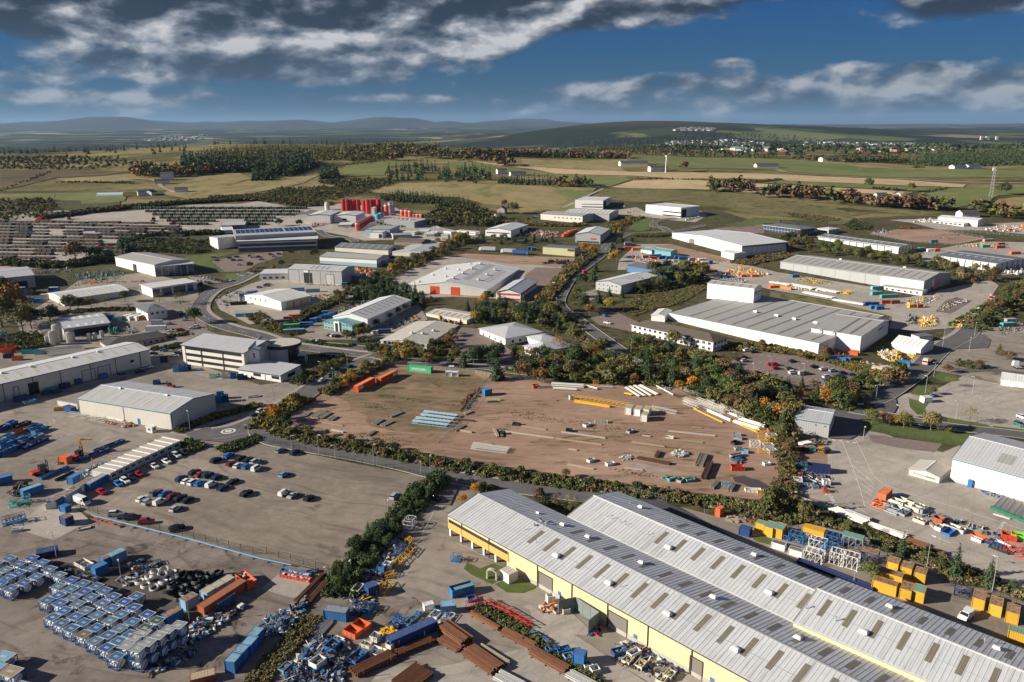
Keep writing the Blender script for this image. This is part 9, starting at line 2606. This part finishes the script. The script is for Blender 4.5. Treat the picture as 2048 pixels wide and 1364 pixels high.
for j in range(6):
 y=228+j*25
 x=1060+j*65+(j*31)%40
 while x<2048+(330 if j<3 else 100)-j*10:
  if not(1700<x+60<1990 and y>315):
   A_=G(UA(x,y));B_=G(UA(x+62,y+1));L_=(B_-A_).to_2d().length;c=(A_+B_)/2;c.z=zt(c.x,c.y)
   r=empty('pipe_rack',c,atan2(B_.y-A_.y,B_.x-A_.x),'black pipe rack, %s from left in %s rank of far pipe yard'%(nth(len([1 for k in rk if k==j+50])),nth(j)),'pipes','racks of black pipes with green posts')
   def f_():
    mb=MB()
    for q in range(7):
     yy=-3+6*(q+.5)/7;mb.cyl((-9,yy,1.9),(9,yy,1.9),.42,n=6)
    mb.box(-9,9,-3,3,.1,1.7);return mb.mesh('pipes',m_pr[3])
   inst('pipes',chd('rkb',f_),(0,0,0),0,(L_/18,1,1),r)
   def g_():
    mb=MB()
    for q in(-8,0,8):
     for s in(-1,1):mb.bar((q,s*3.3,0),(q,s*3.3,2.9),.4)
     mb.bar((q,-3.3,.1),(q,3.3,.1),.3)
    mb.box(-9,-6,-3.4,3.4,2.2,2.8);mb.box(-8,8,-.2,.2,.0,.2);return mb.mesh('rack_post',m_grn)
   inst('rack_post',chd('rsb',g_),(0,0,0),0,(L_/18,1,1),r)
   def h_():
    mb=MB()
    for q in(-4,4,9):mb.bar((q,-3.2,0),(q,-3.2,3.8),.45)
    return mb.mesh('yellow_marker_post',wod)
   inst('yellow_marker_post',chd('rsc',h_),(0,0,0),0,(L_/18,1,1),r)
   n2+=1;rk.append(j+50)
  x+=76
cont(UA(212,412),.0,14,'blue','single bright blue container among brown pipe racks',at='m',h=2.8)
cont(UA(718,395),.0,14,'dblue','low dark blue container among brown pipe racks',at='m',h=1.8)
for i,(x,y)in enum(((335,325),(1410,330),(1365,350),(795,525),(1210,325),(545,310))):
 fork(UA(x,y),.4*i,'%s red handling machine in pipe yard'%nth(i),s=1.5)
b=G(UA(335,325));tip=UA(438,115)
d=ray(*tip);t=(b.y+8)/d.y;T_=CAM+d*t
r=empty('mobile_crane',b,0,'tall mobile crane with red lower boom leaning right over pipe yard','crane')
v=T_-b;mb=MB();mb.bar((0,0,3),v*.45,1.3,1.3);mb.obj('lower_boom',surf('crane_red',(.55,.10,.07),var=.1),r)
mb=MB();mb.bar(v*.45,v,.7,.7);mb.obj('upper_boom',surf('crane_grey',(.30,.26,.24),var=.1),r)
mb=MB();mb.box(-7,7,-1.6,1.6,.6,2.2);mb.box(-5,0,-1.5,1.5,2.2,4.4);mb.obj('carrier',m_red,r)
mb=MB();mb.box(1.5,4,-1.4,1.4,2.2,4.2);mb.obj('cab',m_carg,r)
# LAMPS, FENCES, MARKINGS, FAR HOUSES
def lamps(zf,lst):
 for x0,y0,x1,y1 in lst:
  b=G(zf(x1,y1));h=max(4,min(14,HT(zf(x1,y1),zf(x0,y0))))
  r=empty('lamp_post',b,RU(0,6),'','lamp post','grey lamp posts of estate');lampl.append((PX(b),r))
  inst('pole',chd(('lp',round(h)),lambda:MB().cyl((0,0,0),(0,0,round(h)),.12,.06,n=6).mesh('pole',m_steel)),parent=r)
  mb=MB();hh=round(h);mb.bar((0,0,hh),(.8,0,hh+.1),.1);mb.box(.5,1.2,-.16,.16,hh,hh+.16)
  inst('lamp_head',chd(('lh',hh),lambda:mb.mesh('lamp_head',twht)),parent=r)
lampl=[]
lamps(ZA,((360,355,382,525),(805,545,825,712),(1262,780,1280,955)))
lamps(ZB,((930,150,933,245),(683,560,685,625),(530,590,532,680)))
lamps(MA,((1275,618,1285,745),(1670,698,1680,805),(1635,498,1640,610),(558,1010,568,1190)))
lamps(MB_,((515,865,522,1025),(935,945,938,1108),(1365,1030,1367,1175),(313,885,316,975),(643,955,645,1045),(965,1015,966,1110),(1295,1075,1295,1170),(1707,1155,1707,1225),(737,228,738,340),(617,370,627,445),(533,318,535,375),(163,455,172,600)))
lamps(MD,((855,448,848,545),(1253,280,1240,382),(1193,385,1183,495),(1515,390,1500,500),(1403,545,1388,672),(770,715,765,800),(618,485,610,590),(1490,118,1478,215),(1305,55,1300,180),(1008,585,1000,640),(1525,20,1515,110),(140,250,140,300),(365,290,365,350),(20,290,22,350)))
lamps(ZD,((1483,345,1450,545),(1893,478,1852,685),(1005,560,1003,635)))
lamps(YC,((190,860,200,1180),(770,900,755,1110)))
lamps(UC,((468,690,470,755),(415,860,415,920),(768,505,768,560),(607,565,607,628),(850,575,850,615),(1115,280,1115,350)))
lamps(MC,((955,138,957,245),(1103,198,1102,305),(480,310,480,375),(1275,258,1275,320)))
lamps(UA,((1652,1100,1655,1175),(1668,868,1672,925),(1720,800,1722,860)))
lampl.sort(key=lambda q:q[0][0])
for i,(q,r)in enum(lampl):r['label']='grey street lamp, %s of lamps counted from left of view'%nth(i)
def fence(pix,h,lbl,step=3,mat=None,boards=0):
 line=[G(p).to_2d()for p in pix];tot=sum((b-a).length for a,b in zip(line,line[1:]));n=max(1,min(300,int(tot/step)))
 P3=[]
 for i in range(n+1):
  d=tot*i/n
  for a,b in zip(line,line[1:]):
   l=(b-a).length
   if d<=l+1e-6:q=a.lerp(b,d/l);break
   d-=l
  P3.append(V_((q.x,q.y,zt(q.x,q.y))))
 r=empty('fence',P3[0],0,lbl,'fence');m=mat or m_steel
 for a,b in zip(P3,P3[1:]):
  o=a-P3[0];d=b-a;ang=atan2(d.y,d.x);l=round(d.length,1)
  if boards:
   inst('fence_panel',chd(('fp',l,h),lambda:MB().box(0,l-.12,-.05,.05,.1,h).mesh('fence_panel',m)),o,ang,(1,1,RU(.96,1.03)),r)
  else:
   def w_():
    mb=MB()
    for z in(.3,h*.5,h-.1):mb.box(0,l,-.012,.012,z-.015,z+.015)
    for k in range(int(l/.5)):mb.box(k*.5,k*.5+.03,-.01,.01,.2,h-.1)
    return mb.mesh('wire_panel',m)
   inst('wire_panel',chd(('fw',l,h,m.name),w_),o,ang,1,r)
 pm=chd(('fpost',h,m.name),lambda:MB().box(-.06,.06,-.06,.06,-.2,h+.1).mesh('post',m))
 for a in P3:inst('post',pm,a-P3[0],0,1,r)
m_wf=surf('weathered_fence',(.20,.165,.135),var=.25,scale=.6,ro=.9)
m_wire=surf('dark_fence_wire',(.05,.055,.05),ro=.7)
fence(PL(ZA,490,170,640,225,900,300,1150,360,1440,430,1756,512)+PL(ZB,110,500,350,570,530,625),2.2,'tall dark wire fence between gravel car park and tank yard',4.2,m_wire)
fence(PL(MB_,130,930,300,965,520,1030,940,1115,1100,1140,1330,1190),2,'dark wire fence between gravel car park and estate road',3.2,m_wire)
fence(PL(MB_,1840,450,1700,600,1560,790,1420,930),2,'wire fence dividing dirt yard in two',3)
fence(PL(MB_,600,578,700,505,900,400,1040,348,1195,342),2.1,'weathered board fence behind red orange containers',2.4,m_wf,True)
fence(PL(MB_,1390,372,1480,382,1700,402,1840,430,1930,442),1.8,'weathered board fence behind white boxes',2.4,m_wf,True)
fence(PL(MB_,390,665,480,620,575,585),2.2,'dark gate fence at entrance of dirt yard',3,m_wire)
fence(PL(MC,1280,492,1440,560,1600,630,1790,725),2,'pale board fence between dirt yard and wood',2.4,gwod,True)
fence(PL(ZC,1250,80,1380,112,1530,152),2.2,'galvanised palisade fence behind rear warehouse',2.4)
fence(PL(MB_,1330,1190,1600,1120,1970,1195)[1:],1.8,'green wire fence along dark hedge',3,m_wire)
fence(PL(MD,820,745,1000,790,1260,825,1430,860),2,'dark wire fence below lawn with row of trees',3,m_wire)
fence(PL(UD,900,408,1200,470,1540,490),2.4,'pale palisade fence of dirt compound',4,tgry)
fence(PL(UD,1540,490,1750,440,1400,372,2100,430),2.4,'long palisade fence before pale depot',5,tgry)
fence([MC(1000-1000,430),MC(190,440),MC(380,455)],1.8,'grey fence beside far gate of dirt yard',3)
fence(PL(ZD,150,205,600,290,1150,440,1500,600,2000,760),1.9,'dark wire fence along scrub strip behind yellow units',3.4,m_wire)
for a,b in zip(QL(1000,0,1015,35,1030,65,1040,95,1052,125,1062,150),QL(1150,95,1150,110,1140,125,1130,140,1105,150,1085,160)):paint([MD(668+(a[0]-1000)*1.15,960+a[1]*1.7),MD(800+(b[0]-1085)*.6,1110+(a[1])*.85)],.14)
paint(PL(MD,612,790,625,830,650,890,700,1010,745,1150,775,1260,850,1290,1100,1364),.16)
paint(PL(MD,700,785,760,900,830,1050,900,1110,1100,1180,1400,1270,1850,1420),.14)
paint(PL(MD,553,800,553,1130,545,1200,590,1260,760,1330),.14,m_yline)
paint(PL(MD,655,650,640,700,615,790),.14);paint(PL(MD,575,640,660,660,775,672),.3,dash=(.8,));paint(PL(MD,555,810,718,832),.7,dash=(1.1,));paint(PL(MD,540,1180,580,1258),1.2,dash=(.5,))
paint(PL(MD,785,1055,812,1085),.2);paint(PL(YR,75,270,195,330),.2);paint(PL(YR,805,165,940,210),.2);paint(PL(YR,1030,625,1185,685),.2);paint(PL(YR,1350,280,1400,300),.3)
for i in range(5):paint([YR(1795-i*14,437+i*17),YR(1835-i*12,449+i*17)],.5)
paint(PL(YR,80,340,500,480,1000,660,2040,1000),.12,m_yline);paint(PL(YR,800,210,1150,320,1720,500),.12,m_yline);paint(PL(YR,1690,545,1850,440),.12)
def bays(zf,p0,p1,n,dx,dy,w=.11):
 for i in range(n):
  f=i/(n-1);x=p0[0]+(p1[0]-p0[0])*f;y=p0[1]+(p1[1]-p0[1])*f
  paint([zf(x,y),zf(x+dx,y+dy)],w)
bays(MD,(30,235),(640,355),18,34,-14);bays(MD,(60,290),(560,395),16,50,-20);bays(MD,(20,345),(480,430),14,44,-18);bays(MD,(1285,465),(1720,560),12,-18,16,.09)
bays(ZC,(130,435),(300,520),4,60,25);bays(MC,(1500,200),(1700,240),5,20,-10)
paint(PL(MB_,350,960,435,910),.16);paint(PL(ZB,1160,370,1250,200),.12)
c=G(MA(1543,757));mb=MB();n=20
for k in range(n):
 a=2*pi*k/n;b=a+2*pi/n
 mb.add([(2.1*cos(a),2.1*sin(a),0),(2.1*cos(b),2.1*sin(b),0),(2.8*cos(b),2.8*sin(b),0),(2.8*cos(a),2.8*sin(a),0)],[(0,1,2,3)])
 if k%5:mb.add([(0,0,0),(1.4*cos(a),1.4*sin(a),0),(1.4*cos(b),1.4*sin(b),0)],[(0,1,2)])
tag(mb.obj('road_marking',m_white,None,c+V_((0,0,.42))),kind='structure')
def board(p,w,h,z,lbl,mat=twht,ang=.2):
 r=empty('sign',G(p),ang,lbl,'sign');mb=MB();mb.box(-w/2,w/2,-.05,.05,z,z+h);mb.obj('sign_board',mat,r)
 for s in(-1,1):mb=MB();mb.box(s*w*.4-.05,s*w*.4+.05,.05,.15,-.2,z+h);mb.obj('post',m_steel,r)
board(MB_(130,945),2.6,1.6,3.4,'tall white sign board on two posts beside estate road')
board(MB_(793,190),2.6,2,.6,'white notice board at end of clipped hedge');board(MD(745,585),3.2,.9,.6,'low grey name board at road junction');board(MC(845,145),2.4,1,.5,'low white name board among shrubs by road');board(ZD(98,205),1.2,.9,1.6,'small green assembly sign above hedge',m_grn);board(UA(1505,1225),1.4,2.2,.2,'white upright sign beside trimmed hedge');board(MD(1413,290),1.4,.9,1.6,'blue and white sign inside curved drive',m_door_b)
for i,x in enum((1455,1480,1495)):
 tag(MB().cyl((0,0,0),(0,0,9),.1,.05,n=6).obj('flagpole',twht,None,G(MC(x,285-i*3))),'%s white flagpole before end of brown roofed office'%nth(i),'flagpole')
def house(p,l,w,h,ang,lbl,wall=wwht,roof=m_tiled,name='house',rise=2.6,cat=None):
 r=empty(name,G(p),ang,lbl,cat or name)
 mb=MB();mb.add([(-l/2,-w/2,-1),(l/2,-w/2,-1),(l/2,w/2,-1),(-l/2,w/2,-1),(-l/2,-w/2,h),(l/2,-w/2,h),(l/2,w/2,h),(-l/2,w/2,h),(-l/2,0,h+rise),(l/2,0,h+rise)],[(0,1,5,4),(2,3,7,6),(1,2,6,9,5),(3,0,4,8,7)]);mb.obj('wall',wall,r)
 mb=MB();k=rise/(w/2)
 for s in(-1,1):mb.add([(-l/2-.3,s*(w/2+.3),h-.3*k+.05),(l/2+.3,s*(w/2+.3),h-.3*k+.05),(l/2+.3,0,h+rise+.05),(-l/2-.3,0,h+rise+.05),(-l/2-.3,s*(w/2+.3),h-.3*k+.25),(l/2+.3,s*(w/2+.3),h-.3*k+.25),(l/2+.3,0,h+rise+.3),(-l/2-.3,0,h+rise+.3)],[(0,1,2,3),(4,5,6,7),(0,1,5,4),(3,0,4,7),(1,2,6,5)])
 mb.obj('roof',roof,r)
for p,l,w,h,a,lb in((UD(1098,130),14,10,4.5,1.2,'white gabled cottage behind long brown tree line'),(UD(975,132),14,9,3.5,.1,'dark roofed cottage left of white gabled one'),(UD(1625,275),20,11,4.5,.1,'white cottage beside pale depot'),(UA(1150,118),20,12,4.5,.5,'grey roofed farmhouse above pipe yard'),(UA(1190,118),12,10,4,1.4,'smaller farmhouse with pale gable above pipe yard'),(UA(1430,95),16,10,4,.3,'white cottage among trees above pipe yard'),(FA(980,525),18,14,9,.4,'white square farmhouse on track to plantation'),(FA(950,548),20,8,4,.4,'low stone outbuilding below white farmhouse'),(FC(920,420),46,18,7,.1,'pale barn at far edge of green fields'),(FC(540,455),40,14,5,.1,'white farm sheds before dark motor road bank'),(FB(1715,442),50,18,6,.1,'long pale farm shed near wind turbine'),(FB(1860,475),30,14,6,.2,'white farm buildings at foot of wind turbine'),(FB(945,490),16,10,6,.3,'pale house between conifer blocks'),(FB(1040,500),26,10,4,.3,'long white house beside conifer clump'),(FC(1660,462),26,14,5,.2,'white farmhouse under dark conifer hill, left of two'),(FC(1745,460),26,14,5,.2,'white farmhouse under dark conifer hill, right of two')):
 house(p,l,w,h,a,lb)
house(UB(1985,262),11,9,5,1.3,'stone ruin with gable beside large brown tree',m_block,gwod);house(UB(1965,310),10,8,4,.4,'lower stone ruin in front of gabled one',m_block,gwod)
q=G(UA(875,130));r=empty('polytunnel',q,.15,'white polytunnel on green field above pipe yard','polytunnel')
vs=[(x,5.5*cos(a),5.2*sin(a))for x in(-16,16)for a in[pi*i/8 for i in range(9)]]
mb=MB();mb.add(vs,[(i,i+1,i+10,i+9)for i in range(8)]+[tuple(range(9)),tuple(range(17,8,-1))]);mb.obj('cover',surf('polythene',(.55,.68,.66),var=.05,ro=.3),r)
b=G(FB(1905,487));r=empty('wind_turbine',b,.3,'white wind turbine standing in stubble beside farm','wind turbine')
mb=MB();mb.cyl((0,0,0),(0,0,27),1,.5,n=8);mb.obj('tower',twht,r)
for k in range(3):
 a=.6+k*2.094;mb=MB();mb.bar((0,-1.6,27),(8*cos(a),-1.6,27+8*sin(a)),.5,.3);mb.obj('blade',twht,r)
mb=MB();mb.box(-.8,.8,-2,2,26,28);mb.obj('nacelle',twht,r)
b=G(FC(1852,632));r=empty('lattice_mast',b,0,'grey lattice communications mast on right hand pasture','mast')
mb=MB();H=38
for k in range(4):
 a=k*pi/2;c2=a+pi/2
 mb.bar((2.6*cos(a),2.6*sin(a),0),(1.2*cos(a),1.2*sin(a),H),.25)
 for j in range(8):
  f0=2.6-1.4*j/8;f1=2.6-1.4*(j+1)/8;mb.bar((f0*cos(a),f0*sin(a),H*j/8),(f1*cos(c2),f1*sin(c2),H*(j+1)/8),.14)
mb.obj('lattice',tgry,r);mb=MB();mb.box(-2.5,2.5,-.6,.6,H-5,H-1);mb.obj('dish_panel',twht,r)
for i,(x,w)in enum(((1798,16),(1833,22),(1838,10),(1888,16))):
 if i==2:continue
 b=G(FC(x,292));h=HT(FC(x,292),FC(x,271));s=h/45
 r=empty('tower_block',b,0,'pale distant tower block on right skyline, %s'%('left of three','widest, middle of three','','right of three')[i],'tower block')
 mb=MB();mb.box(-w*s,w*s,-10*s,10*s,-20,h);mb.obj('wall',wcrm,r)
 for k in(-.5,.5):
  mb=MB();mb.box(w*s*k-2*s,w*s*k+2*s,-10.3*s,-10*s,4,h*.95);mb.obj('window_bay',tgry,r)
def town(poly,n,lbl,sz=(7,13)):
 mb=MB()
 for x,y in scatter(poly,n,9,6):
  z=zt(x,y);l,w,h,a=RU(*sz),RU(6,9),RU(4,7),RU(0,3.1);ca,sa=cos(a),sin(a)
  Q=[(x+ca*i*l-sa*j*w,y+sa*i*l+ca*j*w)for i,j in((-1,-1),(1,-1),(1,1),(-1,1))]
  m0=(Q[3][0]+Q[0][0])/2,(Q[3][1]+Q[0][1])/2;m1=(Q[1][0]+Q[2][0])/2,(Q[1][1]+Q[2][1])/2
  c=RC((0,0,1,2));mb.prism(Q,z-2,z+h,c)
  mb.add([(*Q[0],z+h),(*Q[1],z+h),(*Q[2],z+h),(*Q[3],z+h),(*m0,z+h+5),(*m1,z+h+5)],[(0,1,5,4),(3,2,5,4)],3)
 tag(mb.obj('distant_houses',[wwht,wcrm,m_brick,rdrk]),lbl,kind='stuff')
town(PL(FA,840,300,900,270,1220,262,1230,285,1050,300),260,'small distant town in a hollow on left',(9,16))
town(PL(FC,-120,330,0,300,300,290,520,305,700,360,400,372,0,350),700,'distant housing estate in dark valley')
town(PL(FC,730,320,800,300,1420,312,1400,335,1650,360,1100,368,900,345),700,'distant pale town across valley on right',(9,15))
town(PL(FC,0,238,30,222,230,225,230,238),150,'white estate on far hill right of centre',(14,22));town(PL(FC,1950,330,2100,300,2100,340),90,'distant houses at right edge')
wood('dark woods of valley beyond meadows',PL(FC,-700,320,-100,270,600,262,1700,330,2100,320,2100,370,1240,400,700,405,0,385,-700,340),2600,(16,26),'dark pine gorse dark',_lump,26)
heap(PL(FB,1200,455,1690,484)+PL(FC,60,486,700,502,700,525,0,518)+PL(FB,1300,488),130,[wod],1.6,'straw_bales')
# groups for repeats whose labels differ only by their number in the row
fam={}
for o in SC.objects:
 if o.parent is None and'category'in o and'group'not in o and'label'in o:
  w=[x for x in o['label'].split()if not(x in ORD or x.split('-')[-1]in ORD or x in TENTH.values())]
  if len(w)<len(o['label'].split()):fam.setdefault(' '.join(w),[]).append(o)
for k,v in fam.items():
 if len(v)>1:
  for o in v:o['group']=k
